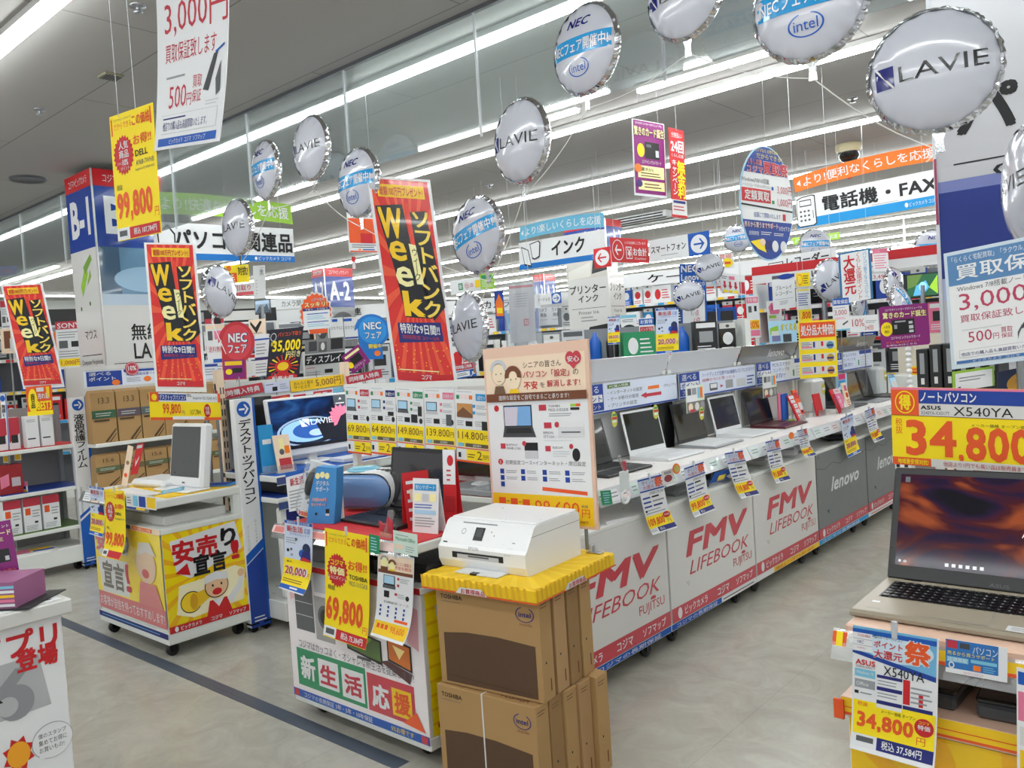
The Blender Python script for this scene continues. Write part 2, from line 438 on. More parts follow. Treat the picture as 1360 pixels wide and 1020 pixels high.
def sign(name, label, cat, tl, tr, bl, pl, bg, prints, group=None, wires=(), pole=None, clip=False, **kw):
    A, B, Cc = quad(tl, tr, bl, pl)
    mid = (B+Cc)/2; g = G()
    fn = sheet(g, A-mid, B-mid, Cc-mid, bg, prints, eps=.00022*max(1.5, dist(A)), **kw)
    o = g.build(name); o.location = mid.tolist(); tag(o, label, cat, group)
    u = (B-A)/np.linalg.norm(B-A)
    for wu in wires:
        p = A-mid + (B-A)*wu; wg = G()
        wg.tube([p-(0, 0, .01), (p[0], p[1], ZC-mid[2])], .0013, 'l', 'g', 5); wg.build('hanging_wire', o)
    if pole is not None:
        pu, pz, pr = pole; p = Cc-mid + (B-A)*pu; n = np.cross(Cc-A, B-A); n /= np.linalg.norm(n)
        pg = G(); q = p - n*.012
        pg.tube([(q[0], q[1], pz-mid[2]), (q[0], q[1], q[2]+.12)], pr, 's', 'm', 8); pg.build('pole', o)
    if clip:
        cg = G(); p = A-mid+(B-A)*.5
        cg.tube([p-(0, 0, .012), p+(0, 0, .02)], .006, 'l', 'g', 6); cg.build('clip', o)
    return o

# ------------------------------------------------------------------ the store: floor, ceiling, walls, lights
g = G(); g.box(-21, -4, -.1, 5, 24, 0, 'W', 'floor'); structure(g, 'floor')
g = G(); g.box(-21, -4, ZC, 5, 24, ZC+.1, 'W', 'ceil'); structure(g, 'ceiling')
g = G(); g.box(-21.1, -4, 0, -21, 24, ZC, 'W', 'wall'); structure(g, 'wall_left')
g = G(); g.box(-21, 24, 0, 5, 24.1, ZC, 'W', 'wall'); structure(g, 'wall_back')
g = G(); g.box(5, 6, 0, 5.1, 24, ZC, 'W', 'wall'); structure(g, 'wall_right')
g = G(); g.box(-20.9, 1.885, 0, -2.35, 1.955, .0015, (74, 82, 96), 'g')
tag(g.build('floor_tape', loc=(-8, 1.92, 0)), 'long dark grey tape line stuck along the aisle floor', 'floor tape')
for i, y in enumerate(ROWS):
    nm = ['row of ceiling tubes far behind the camera', 'row of ceiling tubes just behind the camera', 'nearest visible row of ceiling tubes, over the white app counter', 'bright row of ceiling tubes just behind the glass smoke barrier', 'row of ceiling tubes passing over the white printed balloons',
          'fourth row of ceiling tubes from the camera', 'fifth row of ceiling tubes from the camera', 'row of ceiling tubes above the slotted air vent', 'seventh row of ceiling tubes from the camera',
          'first of the crowded far rows of ceiling tubes', 'second of the crowded far rows of ceiling tubes', 'third of the crowded far rows of ceiling tubes', 'fourth of the crowded far rows of ceiling tubes', 'last row of ceiling tubes before the far wall'][i]
    x0, x1 = (-18.2, 4.) if i > 2 else (-9.5, 4.)
    t = thing('ceiling_light', 'continuous white '+nm, 'ceiling light', ((x0+x1)/2, y, ZC))
    h = (x1-x0)/2
    gg = G(); gg.box(-h, -.05, -.035, h, .05, 0, 'W', 'g'); gg.build('light_housing', t)
    gg = G(); L_ = h*2/18
    for k in range(18): gg.box(-h+L_*k+.006, -.032, -.062, -h+L_*(k+1)-.006, .032, -.036, 'w', 'tube')
    gg.build('light_tube', t)
for (x0, x1, nm) in ((-17.4, -14.4, 'short ceiling tube between long rows near the left wall'), (-4.25, -3.85, 'short ceiling tube ending behind the tilted balloon'), (-3.3, -1.7, 'short ceiling tube in front of the third long row')):
    t = thing('ceiling_light', nm, 'ceiling light', ((x0+x1)/2, 5.38, ZC)); h = (x1-x0)/2
    gg = G(); gg.box(-h, -.04, -.03, h, .04, 0, 'W', 'g'); gg.build('light_housing', t)
    gg = G(); gg.box(-h+.01, -.028, -.055, h-.01, .028, -.031, 'w', 'tube'); gg.build('light_tube', t)
t = thing('ceiling_light', 'white ceiling tube running along the far left wall', 'ceiling light', (-19.4, 12, ZC))
gg = G(); gg.box(-.05, -6, -.035, .05, 8, 0, 'W', 'g'); gg.build('light_housing', t)
gg = G(); gg.box(-.03, -6, -.062, .03, 8, -.036, 'w', 'tube'); gg.build('light_tube', t)
# glass smoke barrier hung from the ceiling
t = thing('glass_smoke_barrier', 'clear greenish glass smoke barrier hanging from the ceiling with wire joints', 'smoke barrier', (-4.3, 3.44, ZC))
for k in range(-11, 6):
    gg = G(); gg.box(k*1.17+.004, -.003, -.68, k*1.17+1.166, .003, -.02, 'w', 'glass'); gg.build('glass_pane', t)
    gg = G(); gg.box(k*1.17-.006, -.006, -.7, k*1.17+.006, .006, 0, 'l', 'g'); gg.build('joint_strip', t)
gg = G(); gg.box(-13, -.015, -.022, 7, .015, 0, 'd', 'g'); gg.build('ceiling_rail', t)
# ceiling fittings
def fit(name, label, cat, x, y, f, z=ZC):
    p = onZ(x, y, z); g = G(); f(g); o = g.build(name); o.location = p.tolist(); return tag(o, label, cat)
p = onZ(846, 288, ZC)
t = thing('air_vent', 'white ceiling air conditioner grille with two dark slots', 'air vent', p)
gg = G(); gg.box(-.62, -.2, -.09, .62, .2, 0, 'w', 'g', .01); gg.build('casing', t)
gg = G()
for dz in (-.03, -.07): gg.box(-.56, -.204, dz-.012, .56, -.2, dz+.006, 'k')
for dy in (-.1, .1): gg.box(-.56, dy-.04, -.093, .56, dy+.04, -.09, 'k')
gg.build('slot', t)
p = onZ(1127, 192, ZC); t = thing('dome_camera', 'cream ceiling dome camera above the orange ribbon banner', 'security camera', p)
gg = G(); gg.lathe([(.0, 0), (.13, 0), (.13, -.05), (.11, -.08)], (0, 0, 0), c=(226, 214, 176)); gg.build('mount', t)
gg = G(); gg.lathe([(.105, -.08), (.1, -.13), (.07, -.17), (.0, -.185)], (0, 0, 0), c='k', mt='s'); gg.build('dome', t)
sign('caution_tag', 'small red tag dangling under the ceiling dome camera', 'tag', (1122, 205), (1128, 203), (1126, 238), ('T', 10.0), 'r', [V_('防犯カメラ作動中', .2, .05, .8, .95, 'w', .01)], wires=(.5,))
p = onZ(1200, 289, ZC); t = thing('security_camera', 'white ceiling camera on a drop rod under the fax banner', 'security camera', p)
gg = G(); gg.tube([(0, 0, 0), (0, 0, -.5)], .02, 'w'); gg.build('drop_rod', t)
gg = G(); gg.box(-.22, -.08, -.62, .12, .08, -.48, 'w', 'g', .02); gg.tube([(-.22, 0, -.55), (-.25, 0, -.56)], .05, 'k', 's'); gg.build('camera_body', t)
for x, y, l in ((147, 100, 'square ceiling vent above the yellow hanging price sign'), ):
    fit('ceiling_vent', l, 'vent', x, y, lambda q: (q.box(-.06, -.06, -.015, .06, .06, 0, (150, 146, 120), 'g', .004), [q.box(-.05, -.05+.018*k, -.018, .05, -.041+.018*k, -.015, 'd') for k in range(6)]))
fit('ceiling_speaker', 'round dark ceiling speaker left of the blue pillar top', 'speaker', 37, 237, lambda q: q.lathe([(.0, -.012), (.13, -.012), (.15, -.02), (.16, 0)], (0, 0, 0), c='d'))
fit('ceiling_speaker', 'round white ceiling speaker right of the tall red banner', 'speaker', 580, 285, lambda q: q.lathe([(.0, -.012), (.12, -.012), (.16, -.02), (.17, 0)], (0, 0, 0), c='w'))
for x, y, l in ((53, 145, 'tiny grey sprinkler head high above the blue pillar'), (183, 7, 'tiny sprinkler head beside the hanging buyback poster'), (650, 245, 'sprinkler head between the two printed balloons'), (1132, 130, 'sprinkler head above the dome camera'), (718, 25, 'sprinkler head left of the tilted balloon')):
    fit('sprinkler_head', l, 'sprinkler', x, y, lambda q: q.lathe([(.04, 0), (.04, -.008), (.012, -.01), (.012, -.035), (.025, -.037), (.0, -.04)], (0, 0, 0), c='s', mt='m', n=12))

# ------------------------------------------------------------------ pillars wrapped in printed panels
def pillar(label, cx, cy, w, d, ztop, prints_left, prints_front, name='pillar', bg='W', mt='s', left=True):
    """cx, cy: the corner nearest the camera between its -Y face and its +X face"""
    t = thing(name, label, 'pillar', (cx-w/2, cy+d/2, 0))
    g = G(); g.box(-w/2, -d/2, 0, w/2, d/2, ztop, bg, 'g'); g.build('pillar_core', t)
    g = G(); face(g, (-w/2, -d/2-.004, ztop), (w, 0, 0), (0, 0, -ztop), prints_left, .0012, mt, bg); g.build('printed_panel', t)
    g = G(); face(g, (w/2+.004, -d/2, ztop), (0, d, 0), (0, 0, -ztop), prints_front, .0012, mt, bg); g.build('printed_panel', t)
    g = G(); g.box(w/2-.006, -d/2-.008, 0, w/2+.008, -d/2+.006, ztop, 'W', 'm'); g.build('corner_strip', t)
    return t
def kan(tag_, tl, en, extra=()):
    return [R(0, 0, 1, .045, 'r'), T('コジマ×ビックカメラ', .15, .012, .85, .034, 'w'), R(0, .045, 1, .205, 'u'), T(tag_, .14, .07, .86, .17, 'w', .05)] + list(extra)
LEAF = [P([(.3, .30), (.55, .24), (.6, .27), (.35, .33)], 'G'), P([(.45, .25), (.75, .22), (.8, .235), (.5, .27)], (120, 160, 70)), P([(.55, .3), (.7, .26), (.72, .28)], 'G'), E(.6, .35, .03, .006, 'j'), E(.25, .36, .03, .006, 'j')]
FJ = [P([(.3, .7), (.55, .64), (.62, .66), (.5, .7), (.34, .74)], 'G'), ring(.75, .66, .18, .035, 'j', .1), P([(.2, .8), (.45, .74), (.4, .82)], (120, 160, 70))]
WHALE = [R(0, .205, .32, .33, (60, 92, 120)), R(.3, .205, 1, .33, (96, 136, 168)), E(.7, .29, .5, .035, (150, 186, 214)), R(0, .33, 1, .36, (180, 198, 214)), R(0, .645, 1, .76, (28, 70, 110)), E(.55, .72, .3, .045, (124, 168, 206)), R(.4, .70, .85, .77, (124, 168, 206)), R(.42, .63, .5, .69, (124, 168, 206))]
pillar('square pillar wrapped in white mouse and wireless panels with a blue top marked B-1', -7.5, 3.14, .56, .62, 3.34,
       kan('B-1', '', '')+LEAF+FJ+[T('マウス', .3, .42, .75, .445, 'k'), R(.12, .487, .88, .489, 'k'), T('Computer Peripherals', .1, .5, .9, .517, 'k', 0), L(.35, .53, .7, .57, 3, 'd')],
       kan('B-1', '', '')+WHALE+[T('無線', .38, .41, .84, .455, 'k', .02), T('LAN', .4, .463, .82, .505, 'k', .02), R(.1, .515, .95, .5165, 'k'), T('Computer Peripherals', .1, .53, .98, .551, 'k', .01), T('電腦周邊儀器', .35, .56, .8, .578, 'k', .01), T('컴퓨터 주변기기', .33, .585, .84, .606, 'k', .01)])
CAMP = [R(0, .205, 1, .42, (120, 122, 124)), E(.55, .3, .42, .07, (58, 58, 62)), E(.6, .3, .22, .045, (24, 24, 26)), E(.62, .3, .1, .02, (90, 96, 104)), R(0, .42, 1, .55, (190, 190, 188)), T('ビデオカメラ', .15, .56, .85, .6, 'k'), L(.3, .62, .7, .68, 3, 'd')]
c = onZ(430, 357, 2.95)
pillar('slim far pillar with blue A-2 top and a dark camera picture', c[0], c[1], .32, .54, 2.97, kan('A-2', '', '')+CAMP[:4], kan('A-2', '', '')+CAMP)
c = onZ(722, 365, 2.95)
pillar('far blue-topped pillar marked A-3 behind the ink banner', c[0], c[1], .28, .36, 2.97, kan('A-3', '', ''), kan('A-3', '', ''))
INKP = [R(0, 0, 1, .03, 'r'), R(0, .03, 1, .13, 'u'), T('A-2', .4, .04, .95, .11, 'w', .04), R(0, .13, 1, .235, (206, 202, 194)), P([(.62, .22), (.68, .15), (1, .14), (1, .21)], 'K'), P([(.05, .2), (.6, .17), (.6, .23), (.05, .235)], (224, 222, 214)), T('プリンター', .06, .262, .94, .298, 'k', .02), T('インク', .26, .305, .74, .335, 'k', .02), R(.08, .36, .92, .362, 'd'), T('Printer Ink', .25, .372, .75, .386, 'd', 0), L(.3, .392, .7, .42, 2, 's'), R(.06, .45, .3, .52, (170, 150, 110)), P([(.36, .49), (.5, .44), (1, .43), (1, .53), (.38, .54)], 'K'), E(.72, .49, .2, .015, (150, 100, 70)), R(.55, .55, .95, .58, 'g')]
c = onZ(803, 292, 3.1)
pillar('white printer-ink pillar hidden at its top by the ink banner', c[0], c[1], .66, .36, 3.12, INKP, INKP)
# the big pillar at the right, white with a large personal computer heading
PX = onY(1243, 215, 4.2)[0]
t = thing('pillar', 'wide white pillar panel with large black computer heading behind the biggest balloon', 'pillar', (PX+.6, 4.5, 0))
g = G(); g.box(-.6, -.29, 0, .6, .3, ZC, 'W', 'g'); g.build('pillar_core', t)
g = G(); face(g, (-.6, -.296, ZC), (1.2, 0, 0), (0, 0, -ZC), [R(0, .385, 1, .50, (22, 44, 120)), R(0, .37, 1, .385, (110, 118, 170)), R(0, .5, 1, .53, (170, 176, 206)), E(.8, .47, .4, .04, (70, 110, 190)),
   T('パソコン', .075, .255, .93, .315, 'k', .045), R(.06, .349, .94, .351, 'k'), T('Computer', .19, .358, .7, .377, 'k', .02)], .001, 'p', (184, 183, 187)); g.build('printed_panel', t)
g = G(); g.box(-.612, -.302, 0, -.596, -.28, ZC, 'l', 'm'); g.build('corner_strip', t)
g = G(); g.box(-.608, -.306, 1.95, -.598, -.29, 2.25, (150, 40, 80), 'g'); g.build('pink_edge_tape', t)

# ------------------------------------------------------------------ signs hung from the ceiling
sign('hanging_poster', 'large white laptop buyback poster hanging near the ceiling, top cut off', 'poster', (204, -62), (299, -105), (222, 203), ('Y', 1.55), 'w',
     [R(0, 0, 1, .1, 'b'), T('買取保証', .1, .02, .9, .08, 'w'), T('Windows7/8搭載ノートPCは', .08, .12, .9, .16, 'd', 0), T('3,000円', .12, .26, 1.0, .445, 'R', .005), T('買取保証致します', .13, .475, .86, .57, 'R', .005),
      L(.15, .63, .5, .66, 1, 's'), T('500', .2, .69, .46, .8, 'R', 0), T('円', .47, .74, .54, .8, 'R', 0), T('買取', .55, .66, .68, .72, 'R', 0), T('保証', .55, .73, .68, .79, 'R', 0),
      P([(.7, .74), (.83, .58), (.89, .57), (.78, .75)], 'q'), P([(.87, .7), (.93, .62), (.94, .76), (.89, .78)], 'd'), P([(.85, .57), (.97, .54), (.97, .55), (.86, .58)], 'b'), L(.75, .79, .95, .82, 2, 'l'),
      R(.1, .83, .93, .925, 'l'), R(.105, .833, .925, .922, 'w'), T('他店での購入品も高額買取いたします。', .13, .865, .8, .91, 'B', 0), L(.13, .84, .6, .86, 1, 'B'), R(.06, .945, .95, .985, 'b'), T('ビックカメラ  コジマ  ソフマップ', .25, .952, .8, .978, 'w')],
     curl=.05, wires=(.1, .9))
TAG998 = [R(.03, .03, .06, .16, 'O'), R(.93, .02, .96, .15, 'O'), T('コジマ×ビックカメラ', .1, .035, .5, .055, 'd', 0), T('だからできる', .1, .07, .5, .12, 'O', .01), T('この価格', .52, .04, .93, .13, 'O', .03), T('お得!!', .52, .2, .93, .28, 'O', .03),
          S(.28, .33, .24, .16, 'r'), T('人気', .18, .22, .4, .285, 'w', .02), T('商品', .18, .29, .4, .355, 'w', .02), T('さらに', .12, .38, .24, .4, 'w', 0), T('10%', .25, .365, .38, .415, 'w', .03), T('ポイント', .2, .42, .4, .45, 'w', .01)]
sign('hanging_price_sign', 'yellow hanging price sign reading 99,800 yen near the blue pillar', 'price sign', (145, 156), (202, 136), (157, 321), ('T', 3.5, None), 'y',
     TAG998+[T('DELL', .55, .32, .83, .37, 'k', .03), T('A968-7WHB', .55, .4, .96, .44, 'd', 0), T('Inspiron 22 3264 AiO', .53, .46, .96, .485, 'd', 0), T('税抜', .07, .555, .2, .6, 'k', 0), T('99,800', .05, .62, .86, .86, 'O', .05), T('円', .9, .79, .99, .86, 'O', 0),
             R(.01, .9, .3, .995, 'w'), L(.06, .92, .24, .97, 1, 'd', .9, 0), R(.3, .905, .99, .995, 'r'), T('税込 107,784円', .4, .92, .92, .975, 'w', .02)], wires=(.22, .62))
sign('hanging_poster', 'purple credit card poster hanging beside the narrow red banner', 'poster', (839, 157), (882, 165), (843, 259), ('T', 6.0, None), 'w',
     [R(.03, .01, .97, .97, 'p'), T('コジマポイントカードがリニューアル', .08, .03, .9, .06, 'w', 0), T('驚きのカード誕生', .04, .09, .96, .21, 'h', .02, 'k'), R(.35, .28, .8, .5, 'k'), R(.4, .31, .55, .35, 'd'), R(.68, .38, .78, .47, 'l'), E(.23, .4, .11, .09, 'y'), T('コジマ×ビックカメラカード', .25, .52, .85, .57, 'w', 0),
      R(.12, .6, .93, .76, 'h'), R(.12, .8, .93, .92, 'h'), T('最大5%', .2, .62, .6, .67, 'k'), L(.2, .68, .88, .75, 2, 'n'), S(.12, .64, .12, .06, 'o', 12), L(.3, .82, .9, .9, 2, 'n'), S(.15, .84, .1, .05, 'v', 12)], wires=(.2, .8))
sign('hanging_banner', 'narrow red interest-free campaign banner beside the purple card poster', 'banner', (888, 169), (908, 174), (893, 288), ('T', 6.2, None), 'r',
     [T('分割払い', .15, .04, .85, .1, 'w'), T('24回', .08, .13, .92, .27, 'w', .04), T('くらし応援', .1, .28, .9, .32, 'w'), V_('キャンペーン', .1, .35, .42, .75, 'w', .02), V_('無金利', .45, .36, .95, .78, 'y', .05), R(0, .8, 1, .97, 'W'), R(.1, .81, .9, .84, 'B'), L(.1, .86, .9, .93, 2, 'R')], wires=(.5,))
sign('hanging_board', 'blue and white oval buyback festival board hanging above the recorder shelves', 'board', (980, 186), (1051, 201), (985, 345), ('T', 5.2, None), 'a', [], shape=OVAL, wires=(.5,), th=.006)
BO = COL.objects[-2] if COL.objects[-1].name.startswith('hanging_wire') else COL.objects[-1]
g = G(); A, B_, C_ = quad((980, 186), (1051, 201), (985, 345), ('T', 5.2, None)); mid = np.array(BO.location)
def half(v0, v1, c):
    pts = []
    for i in range(25):
        v = v0+(v1-v0)*i/24; w = .485*math.sqrt(max(0, 1-((v-.5)/.487)**2)); pts.append((v, w))
    return P([(.5+w, v) for v, w in pts]+[(.5-w, v) for v, w in reversed(pts)], c)
fn = flat(A-mid, B_-A, C_-A)
put(g, fn, [half(.015, .25, 'u'), half(.25, .655, 'w'), half(.655, .985, 'u'), T('コジマなら お持ち込み', .3, .03, .72, .065, 'y', 0), T('だからできる!', .32, .075, .8, .12, 'y'), T('くらし応援', .15, .13, .4, .18, 'R', .02, 'w'), T('コジマ', .14, .19, .42, .25, 'R', .03, 'w'), T('買取祭', .43, .135, .9, .25, 'R', .05, 'w'),
             T('Windows7/8/10搭載', .03, .29, .54, .335, 'd', 0), T('ノートパソコン・デスクトップパソコン', .04, .345, .55, .375, 'd', 0), R(.03, .385, .56, .5, 'r'), T('定額買取', .08, .4, .53, .485, 'w', .03), T('3,000円', .69, .33, .97, .41, 'R', 0), T('1,000円', .69, .44, .97, .52, 'R', 0), R(.58, .35, .62, .38, 'b'), R(.58, .47, .63, .5, 'g'), P([(.02, .52), (.98, .545), (.98, .56), (.02, .535)], 'k'),
             T('店頭にて買取いたします', .24, .585, .74, .63, 'u'), R(.78, .58, .84, .64, 'R'), T('売るから買うまでサポート', .06, .67, .68, .72, 'w', .02, 'R'), T('お任せ下さい', .7, .69, .95, .73, 'w', .01), T('店頭買取', .14, .75, .32, .785, 'w', .01), L(.36, .745, .56, .78, 2, 'w'), L(.6, .75, .85, .78, 2, 'w'), P([(.16, .84), (.4, .81), (.45, .93), (.3, .9)], 'y'), E(.62, .87, .06, .05, 'w'), E(.78, .87, .06, .05, 'w'), R(.42, .82, .55, .9, 'B'), E(.38, .84, .05, .03, 'e')], .0012)
pg = g.build('printed_face', BO)
# ribbons and category banners
def ribbon(label, tl, tr, bl, pl, c, text, arc=.28, n=16):
    A, B, Cc = quad(tl, tr, bl, pl); mid = (B+Cc)/2; A, B, Cc = A-mid, B-mid, Cc-mid; u, v = B-A, Cc-A; nn = np.cross(v, u); nn /= np.linalg.norm(nn); g = G(); ep = .0002*dist(mid)
    def fn(uv, h): return A + uv[:, :1]*u + (uv[:, 1:2] - (arc*4*uv[:, :1]*(1-uv[:, :1])))*v + nn*h
    sh = [(i/n, 0) for i in range(n+1)]+[(1-i/n, 1) for i in range(n+1)]
    uv = np.array([(i/n, j) for i in range(n+1) for j in (0, 1)], float); F = [(2*i, 2*i+1, 2*i+3, 2*i+2) for i in range(n)]
    g.add(fn(uv, 0), F, c); g.add(fn(uv, -.006), [f[::-1] for f in F], c)
    q = np.array(sh); a, b = fn(q, 0), fn(q, -.006); k = len(q); g.add(np.vstack([a, b]), [(i, k+i, k+(i+1) % k, (i+1) % k) for i in range(k)], c)
    put(g, fn, [P([(.02, .5), (.05, .3), (.05, .7)], 'w'), T(text, .07, .2, .97, .8, 'w', .015)], ep)
    o = g.build('ribbon_banner'); o.location = mid.tolist(); tag(o, label, 'ribbon banner')
    for wu in (.1, .9):
        p = fn(np.array([[wu, 0.]]), 0)[0]; w = G(); w.tube([p, (p[0], p[1], ZC-mid[2])], .002, 'l', 'g', 5); w.build('hanging_wire', o)
    return o
ribbon('orange curved ribbon banner above the telephone and fax banner', (1053, 236), (1246, 190), (1056, 256), ('Y', 8.75), 'o', 'より!便利なくらしを応援', .2)
ribbon('pale blue curved ribbon banner above the ink banner', (690, 302), (802, 282), (690, 320), ('T', 9.4, 8.6), (104, 180, 214), 'より!楽しいくらしを応援', .2)
ribbon('green curved ribbon banner above the computer accessories banner', (196, 254), (386, 272), (200, 284), ('T', 7.2, None), 'G', 'より!快適なくらしを応援', .12)
def logo(u, v, s=.02): return [E(u, v, s*.5, .05, 'w', 12)]
sign('category_banner', 'white telephone and fax category banner with blue lower edge', 'banner', (1056, 262), (1246, 224), (1060, 304), ('Y', 8.7), 'w',
     [R(0, .72, 1, 1, (0, 140, 206)), P([(.01, .1), (.05, .04), (.125, .02), (.15, .05), (.15, .92), (.13, .98), (.02, .98), (.0, .9)], 'k'), P([(.012, .13), (.05, .07), (.125, .05), (.143, .08), (.143, .9), (.125, .95), (.02, .95), (.006, .88)], 'w'), R(.03, .15, .12, .35, 'k'), R(.034, .18, .116, .32, 'w')]
     + [E(.035+.03*i, .5+.14*j, .009, .035, 'd', 10) for i in range(3) for j in range(3)]
     + [R(.125, .5, .13, .75, 'd'), T('電話機・FAX', .2, .13, .99, .62, 'k', .04), T('ビックカメラ コジマ', .8, .8, .98, .92, 'w'), E(.78, .86, .012, .07, 'w', 12), L(.55, .66, .75, .7, 1, 's')], wires=(.1, .5, .9))
sign('category_banner', 'white ink category banner with an ink bottle drawing', 'banner', (689, 323), (803, 304), (690, 359), ('T', 9.4, 8.6), 'w',
     [R(0, .8, 1, 1, (0, 110, 190)), P([(.03, .15), (.12, .3), (.16, .95), (.07, .85)], 'k'), P([(.04, .2), (.115, .33), (.15, .88), (.075, .8)], 'w'), P([(.14, .1), (.25, .02), (.27, .1), (.26, .62), (.2, .7), (.17, .66)], 'k'), P([(.15, .13), (.245, .06), (.262, .12), (.252, .58), (.2, .65), (.175, .6)], 'w'), T('インク', .4, .12, .78, .66, 'k', .04), T('コジマ', .86, .84, .98, .95, 'w')], wires=(.1, .9))
sign('category_banner', 'white computer accessories category banner behind the small balloon', 'banner', (203, 294), (389, 304), (206, 344), ('T', 7.1, None), 'w',
     [R(0, .82, 1, 1, (0, 110, 190)), P([(.02, .3), (.09, .05), (.14, .3), (.14, .8), (.03, .8)], 'k'), P([(.03, .33), (.09, .12), (.13, .33), (.13, .76), (.035, .76)], 'w'), T('パソコン関連品', .13, .15, .985, .72, 'k', .045), T('ビックカメラ コジマ', .72, .85, .97, .96, 'w'), E(.7, .91, .01, .05, 'w', 12)], wires=(.1, .5, .9))
def arrow(u, v, ru, rv, disc, ar, ang=0):
    ca, sa = math.cos(R_(ang)), math.sin(R_(ang))
    q = lambda pts: [(u+ru*(x*ca-y*sa), v+rv*(x*sa+y*ca)) for x, y in pts]
    return [E(u, v, ru, rv, disc), P(q([(-.62, -.1), (.45, -.1), (.45, .1), (-.62, .1)]), ar), P(q([(.05, -.55), (.2, -.6), (.68, 0), (.2, .6), (.05, .55), (.42, 0)]), ar)]
sign('direction_board', 'white smartphone direction board with a blue arrow panel', 'direction board', (861, 320), (942, 306), (863, 349), ('T', 8.6, None), 'w',
     [R(.66, 0, 1, 1, 'b')]+arrow(.83, .5, .13, .4, 'w', 'b')+[T('スマートフォン', .04, .3, .62, .62, 'k', .02), L(.2, .72, .5, .8, 1, 's')], wires=(.1, .9))
sign('direction_board', 'small red square board with a white left arrow by the ink banner', 'direction board', (788, 331), (810, 327), (790, 357), ('T', 8.2, None), 'r', arrow(.5, .5, .42, .4, 'w', 'r', 180), wires=(.5,))
sign('direction_board', 'red cashier direction board with a yen mark', 'direction board', (810, 315), (860, 318), (813, 348), ('T', 8.5, None), 'r',
     [ring(.18, .5, .15, .42, 'w', .08)]+arrow(.18, .5, .13, .36, 'r', 'w', 180)[1:]+[T('レジは左側にございます', .37, .12, .93, .24, 'w', 0), R(.38, .35, .54, .85, 'w'), R(.395, .39, .525, .81, 'r'), T('¥', .41, .42, .51, .78, 'w', .03), T('お会計', .57, .38, .94, .72, 'w', .03), T('Cashier', .6, .78, .92, .86, 'w', 0)], wires=(.1, .9))
sign('direction_board', 'white audio direction board with blue arrow beyond the white pole', 'direction board', (1177, 341), (1220, 335), (1178, 356), ('T', 11, None), 'w', [R(.55, 0, 1, 1, 'b')]+arrow(.78, .5, .17, .42, 'w', 'b')+[T('ディオ', .06, .25, .45, .7, 'k', .01)], wires=(.2, .8))
sign('direction_board', 'small white audio board with blue arrow under the A-3 pillar', 'direction board', (712, 392), (745, 388), (713, 406), ('T', 12, None), 'w', [R(.62, 0, 1, 1, 'b')]+arrow(.81, .5, .16, .42, 'w', 'b')+[T('オーディオ', .06, .3, .55, .7, 'k', .01)], wires=(.2, .8))
sign('category_banner', 'white recorder banner with red lower strip behind a round balloon', 'banner', (1019, 344), (1111, 328), (1019, 365), ('T', 10.5, None), 'w', [R(0, .72, 1, 1, 'r'), T('レコーダー', .3, .12, .9, .68, 'k', .03), R(.02, .3, .25, .6, 'k'), R(.03, .35, .24, .55, 'w')], wires=(.1, .9))
sign('hanging_banner', 'light green banner peeking out behind round balloon near the recorder banner', 'banner', (1052, 316), (1115, 308), (1053, 325), ('T', 12.5, None), 'G', [T('より!便利なくらしを応援', .05, .2, .95, .8, 'w')], wires=(.2, .8))
sign('hanging_poster', 'orange poster of a character campaign left of the tall red banner', 'poster', (460, 278), (500, 280), (464, 335), ('T', 5.6, None), 'w', [R(.03, .2, .97, .78, 'O'), T('たまひよ', .2, .05, .9, .17, 'k'), R(.4, .55, .8, .78, 'r'), R(.03, .96, .97, .99, 'O'), L(.1, .8, .9, .9, 2, 'd'), E(.35, .93, .05, .02, 'o'), R(.45, .92, .85, .945, 'b')], wires=(.1, .9))
sign('hanging_tag', 'tiny red and white tag hanging between the A-2 pillar and red banner', 'tag', (467, 341), (472, 341), (468, 358), ('T', 8), 'r', [R(.1, .4, .9, .95, 'w')], wires=(.5,))
sign('hanging_board', 'blue and orange board at the far left edge under the ceiling', 'board', (-20, 355), (22, 353), (-20, 367), ('T', 12), (80, 110, 180), [T('コジマの安心', .1, .2, .9, .8, 'o')], wires=(.2, .8))

# ------------------------------------------------------------------ builders for the furniture and goods
def box_part(name, par, *a, **k):
    g = G(); g.box(*a, **k); return g.build(name, par)
def caster(par, x, y, r=.04):
    g = G()
    g.lathe([(0, -.013), (r*.8, -.013), (r, -.009), (r, .009), (r*.8, .013), (0, .013)], (x, y, r), (1, 0, 0), 'k', 'g', 16)
    g.lathe([(0, -.015), (r*.35, -.015), (r*.35, .015), (0, .015)], (x, y, r), (1, 0, 0), 'd', 'm', 10)
    for s in (-1, 1): g.box(x+s*.018-.002, y-.018, r-.01, x+s*.018+.002, y+.018, r*2+.012, 'K', 'm')
    g.box(x-.025, y-.025, r*2+.006, x+.025, y+.025, r*2+.016, 'K', 'm')
    g.build('caster', par)
def printed_box(g, x0, y0, z0, x1, y1, z1, c, front=(), top=(), right=(), mt='k', bev=.003, eps=.0005, pm=None):
    """front: the -Y face, right: the +X face"""
    g.box(x0, y0, z0, x1, y1, z1, c, mt, bev); pm = pm or mt
    if front: face(g, (x0, y0, z1), (x1-x0, 0, 0), (0, 0, z0-z1), list(front), eps, pm)
    if right: face(g, (x1, y0, z1), (0, y1-y0, 0), (0, 0, z0-z1), list(right), eps, pm)
    if top: face(g, (x0, y1, z1), (x1-x0, 0, 0), (0, y0-y1, 0), list(top), eps, pm)
